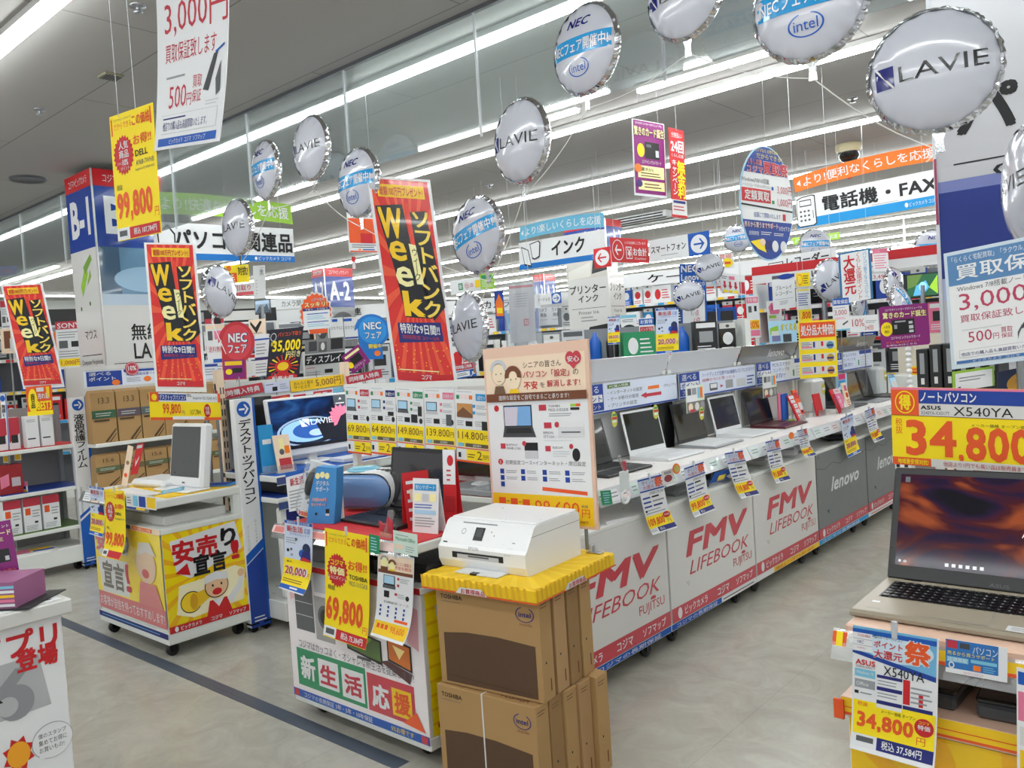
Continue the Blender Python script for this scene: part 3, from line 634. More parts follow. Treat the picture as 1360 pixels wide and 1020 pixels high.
def laptop(label, loc, rotz, w=.37, d=.25, hl=.235, tilt=14, body='w', deck=None, bezel=None, keys='k', screen='k', smat='s', prints=(), lidprints=(), deckprints=(), group=None, keycells=(15, 6), bz=.018, name='laptop', cat='laptop'):
    deck = deck or body; bezel = bezel or body
    t = thing(name, label, cat, loc, rotz, group)
    g = G()
    pr = [(-d/2, .004), (-d/2+.006, 0), (d/2, 0), (d/2, .019), (-d/2+.01, .014), (-d/2, .010)]
    g.prism(pr, (-w/2, 0, 0), (0, 1, 0), (0, 0, 1), (w, 0, 0), body, 'g')
    A = np.array((-w/2, d/2, .0192)); 
    sl = (.019-.014)/(d-.01)
    fn = lambda uv, h: np.column_stack([-w/2+uv[:, 0]*w, d/2-uv[:, 1]*(d-.012), .0191-uv[:, 1]*(d-.012)*sl+h])
    put(g, fn, [R(.004, .01, .996, .998, deck)]+list(deckprints), .0003, 'g'); g.build('base', t)
    g = G(); nx, ny = keycells; kw, kd = w*.86, d*.44; x0 = -w*.43; y0 = d/2-.028
    zz = lambda y: .0191-(d/2-y)*sl
    fnk = lambda uv, h: np.column_stack([x0+uv[:, 0]*kw, y0-uv[:, 1]*kd, zz(y0-uv[:, 1]*kd)+.0006+h])
    put(g, fnk, [R(-.01, -.02, 1.01, 1.02, 'K' if keys == 'k' else 'l')], .0003, 'g')
    for j in range(ny):
        for i in range(nx):
            xa = x0+kw*(i+.08)/nx; ya = y0-kd*(j+.9)/ny
            if j == ny-1 and 4 < i < 9: xb = xa+kw/nx*1.0
            else: xb = x0+kw*(i+.92)/nx
            g.box(xa, ya, zz(ya)-.001, xb, y0-kd*(j+.1)/ny, zz(ya)+.003, keys, 'g')
            if keys == 'k' and w > .37 and tilt: face(g, (xa+.003, ya+.010, zz(ya)+.0031), (.004, 0, 0), (0, -.005, 0), [R(0, 0, 1, .3, 'l'), R(.3, 0, .6, 1, 'l')], .0001)
    o = g.build('keyboard', t); o['kind'] = 'stuff'
    g = G(); put(g, fn, [R(.32, .62, .66, .96, 's' if body != 'k' else 'K'), R(.323, .625, .657, .955, deck)], .0006, 'g'); g.build('touchpad', t)
    a = R_(tilt); M = Matrix.Translation((0, d/2-.006, .02)) @ Matrix.Rotation(-a, 4, 'X')
    g = G(); g.box(-w/2, 0, 0, w/2, .008, hl, bezel, 'g', .004, M)
    o_ = np.array(M @ Vector((-w/2, -.0006, hl))); u = np.array((w, 0, 0)); v = np.array(M.to_3x3() @ Vector((0, 0, -hl)))
    face(g, o_, u, v, list(lidprints), .0004, 'g')
    g.tube([M @ Vector((-w*.4, .004, -.006)), M @ Vector((-w*.3, .004, -.006))], .007, bezel, 'g'); g.tube([M @ Vector((w*.3, .004, -.006)), M @ Vector((w*.4, .004, -.006))], .007, bezel, 'g')
    lid = g.build('lid', t)
    g = G(); bu = bz/w; bv = bz/hl
    so = o_ + u*bu + v*bv; su = u*(1-2*bu); sv = v*(1-2*bv-.06); n = np.cross(sv, su); n /= np.linalg.norm(n); so = so+n*.0008
    g.add([so, so+sv, so+sv+su, so+su], [(0, 1, 2, 3)], screen if isinstance(screen, (str, tuple)) and smat in ('s', 'e') else 'k', smat)
    if prints: face(g, so, su, sv, list(prints), .0005, 'e' if smat != 's' else 's')
    g.build('screen', lid)
    return t
def shelf_deck(par, x0, y0, x1, y1, z, c='m', th=.03, name='shelf_deck', top=None, tc=None):
    g = G(); g.box(x0, y0, z-th, x1, y1, z, c, 'g', .004)
    if tc: g.box(x0+.01, y0+.01, z, x1-.01, y1-.01, z+.003, tc, 'p')
    return g.build(name, par)
MARU = [T('ビックカメラ', .13, .2, .38, .8, 'w', .02), E(.08, .5, .022, .4, 'w', 14), T('コジマ', .5, .2, .64, .8, 'w', .02), T('ソフマップ', .73, .2, .95, .8, 'w', .02)]
def band(u0, v0, u1, v1, c='r'):
    q = [R(u0, v0, u1, v1, c)]
    for p in MARU:
        p = list(p); du, dv = u1-u0, v1-v0
        if p[0] == 'T': p[2:6] = [u0+p[2]*du, v0+p[3]*dv, u0+p[4]*du, v0+p[5]*dv]
        else: p[1:5] = [u0+p[1]*du, v0+p[2]*dv, p[3]*du, p[4]*dv]
        q.append(tuple(p))
    return q

# ------------------------------------------------------------------ the long notebook counter: five carts in a row, facing +X
FMVP = [T('FMV', .2, .27, .9, .49, 'f', .05, None, 0, .08), T('LIFEBOOK', .22, .535, .92, .655, 'f', -.004, None, 0, .05), T('FUJITSU', .71, .71, .95, .81, 'f', -.004), E(.845, .69, .025, .018, 'f', 10, 150, 400)] + band(0, .875, 1, 1, 'f')
LENP = [T('lenovo', .27, .33, .83, .5, (224, 226, 228), .035, None, 0, .08), P([(.0, .16), (.15, .2), (.3, .15), (.45, .2), (.62, .14), (.8, .19), (1, .15), (1, .158), (.8, .2), (.62, .15), (.45, .21), (.3, .16), (.15, .21), (0, .17)], (66, 68, 70))] + band(0, .885, 1, 1, 'f')
ys = [2.48, 3.42, 4.365, 5.31, 6.28, 7.2, 8.15]
wd = ['nearest, beside the kraft boxes', 'second from the kraft boxes', 'third from the kraft boxes', 'first grey one after the white ones', 'second grey one, left of the yellow price board', 'farthest grey one hidden past the yellow price board']
STR = [[R(0, .1, .3, .9, 'o'), R(.3, .1, 1, .9, 'b'), T('コジマの長期保証', .34, .25, .9, .8, 'w')], [R(0, .1, .55, .9, 'b'), T('コジマの長期保証', .05, .25, .5, .8, 'w'), R(.55, .1, 1, .9, 'w'), L(.57, .3, .98, .8, 1, 'd')], [R(0, .1, .25, .9, 'w'), R(.25, .1, 1, .9, 'Y'), T('他店より1円でも高い品は', .28, .25, .9, .8, 'R')], [R(0, .1, 1, .9, 'c'), T('コジマの長期保証', .05, .25, .8, .8, 'w')], [R(0, .1, 1, .9, 'w'), L(.05, .3, .9, .8, 1, 'R')], [R(0, .1, 1, .9, 'w')]]
for i in range(6):
    y0, y1 = ys[i]+.004, ys[i+1]-.004; ln = y1-y0; cy = (y0+y1)/2
    t = thing('display_cart', ('white' if i < 3 else 'grey')+' notebook display cart with large red letters, '*(i < 3)+' notebook display cart with white lettering, '*(i >= 3)+wd[i], 'display cart', (-2.36, cy, 0))
    h = ln/2; hb = -h+.40 if i == 0 else -h     # the first cart's upper shelf starts behind the senior board
    box_part('base_frame', t, -.26, -h, .09, .275, h, .13, 'm', 'g', .004)
    g = G(); face(g, (.2755, -h, .128), (0, ln, 0), (0, 0, -.036), STR[i], .0006); g.build('edge_strip', t)
    box_part('cabinet', t, -.26, -h, .13, .262, h, .69, 'W', 'g', .004)
    g = G(); g.box(.262, -h+.004, .13, .278, h-.004, .692, 'W' if i < 3 else (112, 115, 117), 'g', .002)
    face(g, (.2782, -h+.004, .692), (0, ln-.008, 0), (0, 0, -.562), FMVP if i < 3 else LENP, .0008, 'g'); g.build('front_panel', t)
    box_part('tray_shelf', t, -.26, -h, .692, .28, h, .712, 'm', 'g', .003)
    for q_ in (hb+.03, h-.03): box_part('post', t, -.27, q_-.02, .712, -.23, q_+.02, 1.32, 'm', 'g', .003)
    box_part('shelf_deck', t, -.24, hb, .835, .25, h, .865, (236, 232, 230), 'g', .004)
    g = G(); g.prism([(.25, .868), (.256, .868), (.29, .80), (.284, .80)], (0, hb, 0), (1, 0, 0), (0, 0, 1), (0, h-hb, 0), 'l', 'g')
    face(g, (.2565, hb, .867), (0, h-hb, 0), (.033, 0, -.066), [R(.02+.16*k, .15, .14+.16*k, .85, c) for k, c in enumerate([(210, 226, 222), 'w', (236, 216, 214), (204, 222, 216), 'w', (220, 224, 230)])]+[L(.03+.16*k, .25, .13+.16*k, .7, 2, 's') for k in range(6)], .0006, 's'); g.build('price_rail', t)
    box_part('back_panel', t, -.275, hb, .865, -.262, h, 1.32, (206, 208, 208), 'g')
    g = G(); g.prism([(-.25, 1.302), (-.242, 1.30), (-.19, 1.425), (-.198, 1.427)], (0, hb+.01, 0), (1, 0, 0), (0, 0, 1), (0, h-hb-.02, 0), (206, 208, 214) if i < 3 else 'd', 's')
    face(g, (-.1935, hb+.01, 1.42), (0, h-hb-.02, 0), (-.048, 0, -.115), [T('FUJITSU', .42, .35, .62, .72, 'f', 0)] if i < 3 else [T('lenovo', .5, .25, .8, .75, 'w', .03), R(.02, .15, .42, .85, (96, 98, 20)) if i == 3 else R(0, .1, .01, .8, 'k')], .0008, 's'); g.build('top_sign', t)
    g = G(); g.box(-.26, hb+.02, 1.285, -.18, h-.02, 1.30, 'l', 'm'); g.build('lamp_bar', t)
    for yy in (-h+.12, h-.12):
        caster(t, .2, yy); caster(t, -.2, yy)
# reward-point boards on the back panel
def pboard(lbl, y0, y1, z0, z1, k):
    g = G(); X = -2.53; A, B, C_ = np.array((X, y0, z1)), np.array((X, y1, z1)), np.array((X, y0, z0)); mid = (B+C_)/2
    pr = [R(.0, .93, 1, .99, 'u'), R(.0, .0, .24, .9, 'u'), T('選べる', .03, .06, .2, .3, 'w'), R(.01, .36, .23, .62, 'w'), T('ポイント', .02, .38, .22, .6, 'u', .03), T('プレゼント', .03, .68, .21, .85, 'w', 0)]
    pr += [[R(.28, .06, .5, .2, 'j'), T('PC購入特典', .3, .08, .48, .18, 'w'), T('・インターネットの設定', .28, .28, .62, .42, 'k', 0), T('・データ移行の設定', .28, .5, .58, .64, 'k', 0), T('・プリンタの設定', .28, .72, .56, .86, 'k', 0), P([(.6, .6), (.66, .5), (.66, .56), (.82, .56), (.82, .68), (.66, .68), (.66, .73)], 'R'), R(.68, .3, .8, .42, 'o'), T('・セキュリティ', .84, .3, .99, .42, 'k', 0)],
           [T('ハードディスク交換やSSD換装もコジマにおまかせ', .27, .08, .99, .26, 'u'), T('故障かな?と思ったら', .27, .32, .7, .45, 'R', 0), R(.36, .55, .46, .85, 'd'), R(.37, .58, .45, .75, 'w'), P([(.5, .65), (.54, .72), (.5, .78)], 'R'), R(.57, .5, .67, .85, 's'), R(.72, .52, .85, .86, 'l'), L(.87, .4, .98, .85, 3, 'u')],
           [T('PCもスマホの', .28, .08, .6, .26, 'u'), T('コンテンツを', .28, .34, .58, .5, 'u'), T('保存!!', .28, .58, .5, .8, 'u'), R(.68, .0, 1, .2, 'u'), L(.7, .3, .98, .86, 4, 'l'), R(.64, .5, .67, .8, 'g')]][k]
    sheet(g, A-mid, B-mid, C_-mid, (214, 222, 240), pr, eps=.0009); o = g.build('point_board'); o.location = mid.tolist(); return tag(o, lbl, 'point board')
pboard('blue and white points board with a red arrow, behind the open white laptop', 3.36, 4.37, 1.14, 1.295, 0)
pboard('blue and white points board about drive swaps, above the second white laptop', 4.4, 5.45, 1.14, 1.295, 1)
pboard('blue and white points board about saving content, left of the yellow clearance board', 5.47, 6.45, 1.14, 1.30, 2)
pboard('last blue and white points board on the counter, behind the purple card sign', 6.9, 7.9, 1.14, 1.30, 2)

# laptops on the counter
def LX(px, py_, z=.87): return onZ(px, py_, z)
WH = (226, 228, 230)
def back_y(a, b): return (a+b)/2
laptop('black laptop at the near end of the notebook counter behind the senior board', (-2.37, 3.40, .866), R_(88), .37, .25, .235, 15, 'K', bezel='k', keys='K')
laptop('open white laptop on the notebook counter with a dark blank screen', (-2.37, 3.95, .866), R_(88), .36, .25, .245, 12, WH, keys='w', screen=(14, 20, 18), keycells=(15, 6), bz=.014)
laptop('dark tilted laptop with a silver keyboard between the two white laptops', (-2.365, 4.45, .866), R_(90), .36, .24, .24, 11, 's', deck=WH, bezel='K', keys='w', screen=(44, 40, 34), bz=.008)
laptop('second white laptop with two bright tube reflections on its screen', (-2.38, 4.96, .866), R_(90), .36, .25, .24, 12, WH, keys='w', screen=(20, 24, 24), bz=.014)
laptop('laptop with a dark red keyboard deck beside the red leaflets', (-2.38, 5.46, .866), R_(90), .37, .25, .24, 12, (80, 16, 28), bezel='K', keys=(70, 14, 24), screen=(30, 27, 24), bz=.008)
laptop('black laptop further along the counter, under the yellow clearance board', (-2.42, 6.86, .866), R_(90), .36, .24, .235, 14, 'q', bezel='K', keys='K')
laptop('grey laptop with a charcoal screen near the purple card sign', (-2.38, 7.36, .866), R_(92), .37, .25, .24, 14, 's', bezel='K', keys='k', screen=(52, 54, 57))
laptop('last laptop on the counter, half hidden by a white cover', (-2.42, 7.84, .866), R_(90), .36, .24, .235, 14, 'K', keys='K')
def block(name, label, cat, loc, rotz, fn, group=None):
    g = G(); fn(g); o = g.build(name); o.location = [float(q) for q in loc]; o.rotation_euler = (0, 0, rotz); return tag(o, label, cat, group)
for (x, y, l) in ((-2.52, 6.44, 'grey tower speaker case with a yellow sticker beside the pink leaflet box'), (-2.54, 8.04, 'light grey tower case with a yellow sticker at the far counter end')):
    block('tower_case', l, 'tower case', (x, y, .866), R_(88), lambda g: (g.box(-.11, -.06, 0, .11, .08, .26, (206, 210, 212), 'g', .02), face(g, (.03, -.0605, .22), (.07, 0, 0), (0, 0, -.09), [E(.5, .5, .5, .5, (190, 186, 60)), R(.1, .4, .9, .6, 'w')], .0008)))
def leaflet(label, loc, rotz, w, h, c, prints, lean=14, name='leaflet', cat='leaflet', group=None, th=.012):
    a = R_(lean); t = thing(name, label, cat, loc, rotz, group); g = G()
    M = Matrix.Rotation(-a, 4, 'X')
    g.box(-w/2, 0, 0, w/2, th, h, c, 'p', .001, M)
    o_ = np.array(M @ Vector((-w/2, -.0005, h))); v = np.array(M.to_3x3() @ Vector((0, 0, -h))); face(g, o_, (w, 0, 0), v, prints, .0005, 's'); g.build('card_stack', t)
    g = G(); g.box(-w/2-.004, -.012, 0, w/2+.004, .03, .004, 'l', 'g'); g.box(-w/2-.004, -.012, 0, w/2+.004, -.009, .045, 'l', 'film'); g.box(-.02, h*.25, 0, .02, h*.26+.01, h*.6, 'l', 'film'); g.build('holder', t)
    return t
RB = [R(.05, .04, .95, .16, 'w'), R(.1, .2, .9, .32, 'w'), R(.3, .36, .95, .52, 'w'), R(.25, .56, .95, .72, 'w'), R(.3, .76, .95, .9, 'w'), L(.35, .4, .9, .88, 6, 's')]
leaflet('red leaflet pile with white labels beside the dark red laptop', (-2.36, 5.80, .866), R_(92), .10, .2, 'r', RB, 22)
leaflet('orange leaflet pile leaning behind the red leaflets', (-2.40, 5.96, .866), R_(92), .09, .22, 'O', [R(.1, .1, .9, .3, 'r'), R(.2, .45, .95, .7, 'w'), R(.3, .72, .7, .8, 'B')], 18)
leaflet('plain red open leaflet case on the counter before the grey tower case', (-2.34, 6.12, .866), R_(88), .12, .17, 'r', [], 10)
leaflet('pink and red leaflet box tilted in a clear stand', (-2.24, 6.34, .866), R_(86), .16, .2, 'r', [R(.3, .02, 1, .2, 'w'), R(.3, .2, 1, 1, 'P'), R(.0, .2, .3, .95, (170, 24, 40)), P([(.7, .7), (1, .5), (1, 1), (.7, 1)], 'w'), T('初期設定', .38, .06, .9, .16, 'r'), V_('サポート', .42, .3, .66, .9, 'w', .02)], 22)
leaflet('slim pale leaflet stand beside the pink leaflet box', (-2.28, 6.58, .866), R_(90), .09, .22, 'e', [R(.2, .1, .8, .3, 'P'), E(.5, .45, .3, .1, 'O'), L(.1, .6, .9, .9, 4, 'R')], 12)
leaflet('blue and white support leaflet before the light grey tower case', (-2.24, 7.70, .866), R_(88), .13, .22, 'a', [R(.0, .0, 1, .15, 'c'), T('サポート', .1, .03, .9, .13, 'w'), R(.1, .3, .9, .5, 'w'), L(.1, .55, .9, .9, 4, 'b')], 18)
block('display_stand', 'pink and blue leaflet block under the points board', 'leaflet', (-2.5, 7.0, .99), R_(90), lambda g: (g.box(-.1, -.02, -.12, .1, .0, .14, 'a', 'p'), face(g, (-.1, -.0205, .14), (.2, 0, 0), (0, 0, -.26), [R(0, 0, .8, .18, 'i'), R(0, .2, .8, .4, 'c'), R(.1, .5, .4, .9, 'd')], .0006)))
block('book_stand', 'pale blue and green booklet leaning behind the red leaflets', 'booklet', (-2.44, 5.74, .866), R_(92), lambda g: (g.box(-.08, 0, 0, .03, .02, .2, 'b', 'p'), g.box(-.1, -.04, 0, .04, .04, .012, 'G', 'p'), g.box(-.12, .01, .02, -.06, .02, .21, 'P', 'p')))
block('face_cutout', 'black head-shaped cutout standing behind the open white laptop', 'cutout', (-2.54, 4.22, .866), R_(90), lambda g: g.prism([(-.1, 0), (.1, 0), (.12, .18), (.1, .3), (.02, .36), (-.07, .34), (-.11, .25), (-.12, .12)], (0, 0, 0), (1, 0, 0), (0, 0, 1), (0, .02, 0), 'k', 'g'))
for i, (y, c) in enumerate(((4.2, 1), (5.25, 0))):
    block('photo_card', ['photo collage card with green corner above the second points board', 'photo collage card hung over the dark tilted laptop'][c], 'card', (-2.44, y+.22, 1.165), R_(90), lambda g: (g.box(-.11, -.004, -.1, .11, .0, .06, (214, 224, 206), 'p'), face(g, (-.11, -.0045, .06), (.22, 0, 0), (0, 0, -.16), [R(0, 0, .6, .6, 'w'), R(.06, .1, .26, .35, 'd'), R(.3, .1, .55, .35, 's'), R(.6, .1, .75, .5, 'C'), R(.75, .1, .9, .5, 'o'), R(0, .6, 1, 1, (120, 116, 110)), E(.2, .8, .12, .15, 'e'), E(.55, .8, .12, .15, 'W'), E(.85, .78, .1, .15, 's'), R(.15, .88, .4, .98, 'R')], .0006)))
for i, (px, py_, l) in enumerate(((816, 557, 'round yellow-green energy sticker beside the open white laptop'), (871, 547, 'round energy sticker on the right frame of the open white laptop'), (932, 549, 'round energy sticker beside the second white laptop'))):
    p = onX(px, py_, -2.43); block('energy_sticker', l, 'sticker', p, R_(90), lambda g: (g.prism([(.028*math.cos(k*.3927), .04*math.sin(k*.3927)) for k in range(16)], (0, 0, 0), (1, 0, 0), (0, 0, 1), (0, .002, 0), (200, 196, 80), 'p'), face(g, (-.028, -.0006, .04), (.056, 0, 0), (0, 0, -.08), [R(.1, .35, .9, .5, 'R'), R(.15, .55, .85, .7, 'w'), R(.2, .15, .8, .28, 'g')], .0006)))
# things lying on the tray shelves below the deck
for i, (px, py_, c, l) in enumerate(((900, 655, 's', 'grey handset on the tray under the first hanging price tag'), (1013, 612, 'W', 'white scanner on the tray between two price tags'), (960, 632, 'd', 'dark adapter on the tray beside the blue leaflet'), (1045, 603, 'w', 'white curved dock on the tray under the third price tag'), (1062, 588, 'l', 'light grey dock on the tray before the grey carts'), (1108, 575, 'q', 'dark papers on the tray above the first grey cart'))):
    p = onX(px, py_, -2.2); block('tray_item', l, 'device', (p[0], p[1], .712), R_(90+7*i), lambda g, c=c: (g.box(-.13, -.07, 0, .13, .1, .045, c, 'g', .02), g.box(-.1, -.05, .045, .05, .06, .06, 'l', 'g', .007)))
leaflet('blue and yellow folded leaflet hanging off the tray beside a price tag', (-2.11, onX(955, 652, -2.11)[1], .713), R_(84), .2, .09, 'b', [R(.3, .3, .65, .7, 'y'), P([(.7, .5), (1, .3), (1, .8)], 'w')], -30, th=.003)
sign('price_card', 'white cardboard price slip lying on the tray by the kraft boxes', 'price card', (805, 693), (846, 684), (808, 704), ('X', -2.09), 'w', [T('10,000円', .4, .3, .8, .7, 'R', 0), L(.05, .3, .35, .7, 1, 'd')])
sign('price_card', 'green promotional slip clipped under the near end of the price rail', 'price card', (798, 652), (811, 651), (801, 671), ('X', -2.06), 'g', [L(.15, .1, .85, .9, 5, 'a')])
BJ = [R(0, 0, 1, .22, (200, 208, 226)), R(0, 0, 1, .03, 'u'), T('ポイント', .14, .04, .62, .12, 'B', .01), T('大還元', .14, .13, .6, .2, 'R', .01), T('祭', .64, .02, .98, .2, 'O', .04), R(0, .215, 1, .24, 'u'), T('LIFEBOOK AH', .35, .26, .95, .31, 'd', 0), R(.05, .34, .36, .37, 'u'), R(.42, .34, .72, .37, 'k'), R(.05, .42, .36, .45, 'u'), R(.42, .42, .9, .45, 's'), R(.05, .5, .36, .53, 'u'), R(.42, .5, .8, .53, 'B'), L(.05, .56, .9, .66, 2, 's'), R(.05, .57, .12, .61, 'k'), R(0, .68, 1, .9, 'y')]
def tagprice(pr): return BJ+[T(pr, .04, .73, .68, .88, 'O', .04), E(.82, .73, .15, .055, 'r'), T('特価', .72, .71, .92, .75, 'w'), T('円', .78, .81, .92, .88, 'd', 0), R(.3, .9, 1, .98, 'B'), T('税込', .36, .915, .55, .965, 'w', 0), R(.02, .91, .26, .97, 'l')]
for tl, tr, bl, pr, l in (((846, 638), (878, 630), (862, 710), '109,800', 'price tag with round red mark hanging nearest the kraft boxes'), ((908, 622), (934, 613), (918, 687), '99,800', 'price tag hanging second along the notebook rail'), ((962, 602), (986, 598), (980, 662), '119,800', 'price tag hanging third along the notebook rail'),
        ((1016, 587), (1034, 583), (1027, 642), '91,800', 'price tag with a yellow mascot sticker on the notebook rail'), ((1058, 572), (1071, 569), (1066, 608), '84,800', 'short curled price tag above the last white cart'), ((1148, 546), (1160, 541), (1158, 588), '74,800', 'price tag hanging before the last grey cart')):
    sign('price_tag', l, 'price tag', tl, tr, bl, ('X', -2.045), 'w', tagprice(pr), th=.001, curl=.02, cexp=6, clip=True)
C20 = [R(.0, .0, 1, .045, 'b'), T('期間限定・新生活応援', .1, .006, .9, .038, 'w', 0), R(0, .045, 1, .56, (206, 216, 236)), T('新生活', .1, .07, .68, .16, 'R', .03, 'w'), T('応援', .72, .08, .93, .16, 'b'), T('スマホとセットで', .2, .175, .9, .21, 'b', 0), L(.06, .24, .45, .34, 3, 's'), R(.4, .24, .48, .28, 'd'), E(.14, .44, .05, .025, 'k'), E(.26, .42, .04, .02, 'd'), E(.28, .5, .05, .02, 's'), E(.8, .38, .14, .08, (26, 44, 84)), E(.66, .46, .12, .06, 'b'), P([(.6, .56), (.68, .42), (.94, .4), (.97, .56)], 'B'), P([(.62, .56), (.7, .5), (.97, .53), (.97, .56)], 'r'), R(0, .56, 1, .93, 'y'), T('最大', .1, .59, .3, .62, 'k', 0), T('20,000', .08, .67, .85, .8, 'R', .03, 'w'), T('円', .87, .73, .96, .8, 'R', 0), L(.05, .84, .9, .9, 2, 'n'), R(0, .93, 1, .985, 'b'), R(.4, .945, .7, .965, 'w')]
sign('promo_tag', 'tall 20,000 yen promotional slip hanging on the grey cart rail', 'promo tag', (1116, 556), (1132, 549), (1124, 608), ('X', -2.045), 'w', C20, th=.001, curl=.015, cexp=6, clip=True)
sign('promo_tag', 'round orange sticker tag on the notebook rail left of a price tag', 'promo tag', (893, 616), (903, 615), (894, 630), ('X', -2.04), 'o', [E(.5, .5, .35, .35, (190, 170, 90))], shape=OVAL, th=.001)
sign('promo_tag', 'small orange sticker on the rail before the curled price tag', 'promo tag', (1047, 575), (1054, 573), (1048, 584), ('X', -2.04), 'o', [], shape=OVAL, th=.001)
sign('promo_tag', 'white rail card with a dark red stamp beside the first price tag', 'promo tag', (878, 626), (893, 622), (881, 645), ('X', -2.05), 'W', [E(.5, .6, .35, .25, (140, 50, 60)), R(.2, .1, .8, .3, 's')], th=.001)
t = thing('card_clip', 'clear plastic alarm clip with a white ring beside the first price tag', 'clip', onX(829, 637, -2.03))
g = G(); g.box(-.004, -.035, -.05, .004, .035, .04, (214, 222, 222), 's', .004); g.tube([(0, .01, .04), (0, -.02, .09), (0, -.03, .11)], .008, 'l', 'film'); g.tube([(0, .01, .04), (0, .005, .08)], .009, 'R', 'g'); g.build('clip_body', t)
g = G(); g.tube([(0, .03*math.cos(a*.3), -.075+.028*math.sin(a*.3)) for a in range(5, 24)], .006, 'w', 'g'); g.build('ring', t)

# ------------------------------------------------------------------ yellow sale cart (left of the middle)
HORN = [E(.28, .74, .13, .11, 'k'), E(.28, .74, .12, .1, (244, 206, 40)), P([(.34, .66), (.62, .63), (.62, .69), (.34, .82)], (236, 190, 30)), E(.31, .74, .045, .085, (214, 160, 24))]
CHEF = [P([(.44, .99), (.5, .78), (.72, .78), (.8, .99)], 'r'), P([(.54, .78), (.61, .86), (.68, .78)], 'w'), E(.6, .64, .15, .125, 'k'), E(.6, .64, .14, .115, (232, 190, 150)), P([(.45, .6), (.46, .52), (.6, .49), (.74, .52), (.75, .6), (.6, .575)], 'w'), E(.55, .63, .012, .014, 'k'), E(.66, .63, .012, .014, 'k'), E(.6, .7, .06, .035, 'r'), P([(.72, .8), (.86, .68), (.9, .6), (.95, .6), (.92, .72), (.78, .86)], 'w'), E(.92, .57, .045, .04, (232, 190, 150))]
def rays(c, n=18, u=.5, v=.45):
    q = []
    for i in range(n):
        a, b = 2*math.pi*i/n, 2*math.pi*(i+.35)/n
        cl = lambda a: (min(1, max(0, u+1.2*math.cos(a))), min(1, max(0, v+1.2*math.sin(a))))
        def edge(a):
            dx, dy = math.cos(a), math.sin(a)
            k = min([(1-u)/dx if dx > 1e-6 else (-u/dx if dx < -1e-6 else 9), (1-v)/dy if dy > 1e-6 else (-v/dy if dy < -1e-6 else 9)])
            return (u+dx*k, v+dy*k)
        q.append(P([(u, v), edge(a), edge(b)], c))
    return q
SALE = rays((240, 178, 20), 22)+[P([(.08, .09), (.9, .02), (.97, .32), (.3, .5), (.14, .42)], 'w'), T('安売', .1, .1, .66, .34, 'r', .05), T('り', .7, .07, .9, .26, 'k', .05), T('宣言', .34, .28, .76, .5, 'k', .05), T('!', .82, .22, .93, .42, 'r', .05), P([(.12, .42), (.27, .34), (.3, .47)], 'r'), P([(.15, .55), (.5, .53), (.85, .48), (.98, .54), (.94, .86), (.3, .9), (.1, .83)], (250, 240, 200))]+HORN+CHEF
x0, x1, y0, y1 = -5.08, -4.23, 1.965, 2.45
cx, cy = (x0+x1)/2, (y0+y1)/2; w, d = x1-x0, y1-y0
t = thing('sale_cart', 'white rolling cart with yellow sale posters holding a white all-in-one computer', 'display cart', (cx, cy, 0))
box_part('base_frame', t, -w/2, -d/2, .075, w/2, d/2, .14, 'm', 'g', .006)
box_part('cabinet', t, -w/2+.01, -d/2+.01, .14, w/2-.01, d/2-.01, .66, 'm', 'g', .004)
g = G(); face(g, (-w/2+.01, -d/2+.004, .66), (w-.02, 0, 0), (0, 0, -.5), [R(0, 0, 1, .8, (240, 214, 60))]+[P([(.02, .02), (.5, .02), (.52, .3), (.06, .36)], 'W'), T('安売', .02, .06, .4, .32, (206, 110, 112), .05), T('り', .4, .06, .55, .3, 'd', .04), P([(.03, .4), (.5, .38), (.5, .78), (.08, .8)], 'W'), T('宣言', .1, .42, .44, .74, (110, 104, 96), .04), T('!', .46, .4, .54, .72, 'R', .04)]+[E(.6, .5, .09, .2, (226, 196, 40)), E(.78, .36, .14, .2, (222, 190, 160)), P([(.66, .27), (.7, .12), (.86, .1), (.93, .24), (.8, .21)], 'W'), P([(.64, .8), (.68, .55), (.9, .55), (.98, .8)], (206, 120, 118)), E(.77, .45, .05, .05, (196, 80, 80))]+[R(0, .8, 1, 1, (206, 110, 112)), T('お客様が自信を持っておすすめします!', .02, .84, .98, .96, 'w', .01)], .0008, 's', 'W'); g.build('front_poster', t)
g = G(); face(g, (-w/2, -d/2-.0006, .138), (w, 0, 0), (0, 0, -.03), [R(0, 0, 1, 1, 'B'), L(.05, .3, .95, .7, 1, 'C')], .0006); g.build('edge_strip', t)
g = G(); face(g, (w/2-.006, -d/2+.01, .665), (0, d-.02, 0), (0, 0, -.53), SALE+band(0, .93, 1, 1), .0008, 's', 'y'); g.build('side_poster', t)
box_part('upper_frame', t, -w/2, -d/2, .66, w/2, d/2, .69, 'm', 'g', .004)
g = G(); face(g, (-w/2, -d/2-.0006, .69), (w, 0, 0), (0, 0, -.03), [R(0, 0, 1, 1, 'e'), R(.1, .15, .35, .85, 'c'), R(.4, .15, .6, .85, 'b'), R(.62, .15, .9, .85, 'o'), T('お買い得', .64, .25, .88, .75, 'w')], .0006); g.build('edge_strip', t)
for sx, sy in ((-1, 1), (1, 1)): box_part('post', t, sx*(w/2-.03)-.02, sy*(d/2-.03)-.02, .69, sx*(w/2-.03)+.02, sy*(d/2-.03)+.02, .81, 'm', 'g', .003)
box_part('shelf_deck', t, -w/2-.03, -d/2-.02, .80, w/2, d/2, .845, 'm', 'g', .006)
box_part('yellow_mat', t, -w/2+.1, -d/2+.06, .845, w/2-.02, d/2-.02, .849, 'Y', 'p')
g = G(); g.prism([(0, .845), (.006, .845), (-.022, .79), (-.028, .79)], (-w/2-.03, -d/2-.026, 0), (0, 1, 0), (0, 0, 1), (w+.03, 0, 0), 'l', 'film')
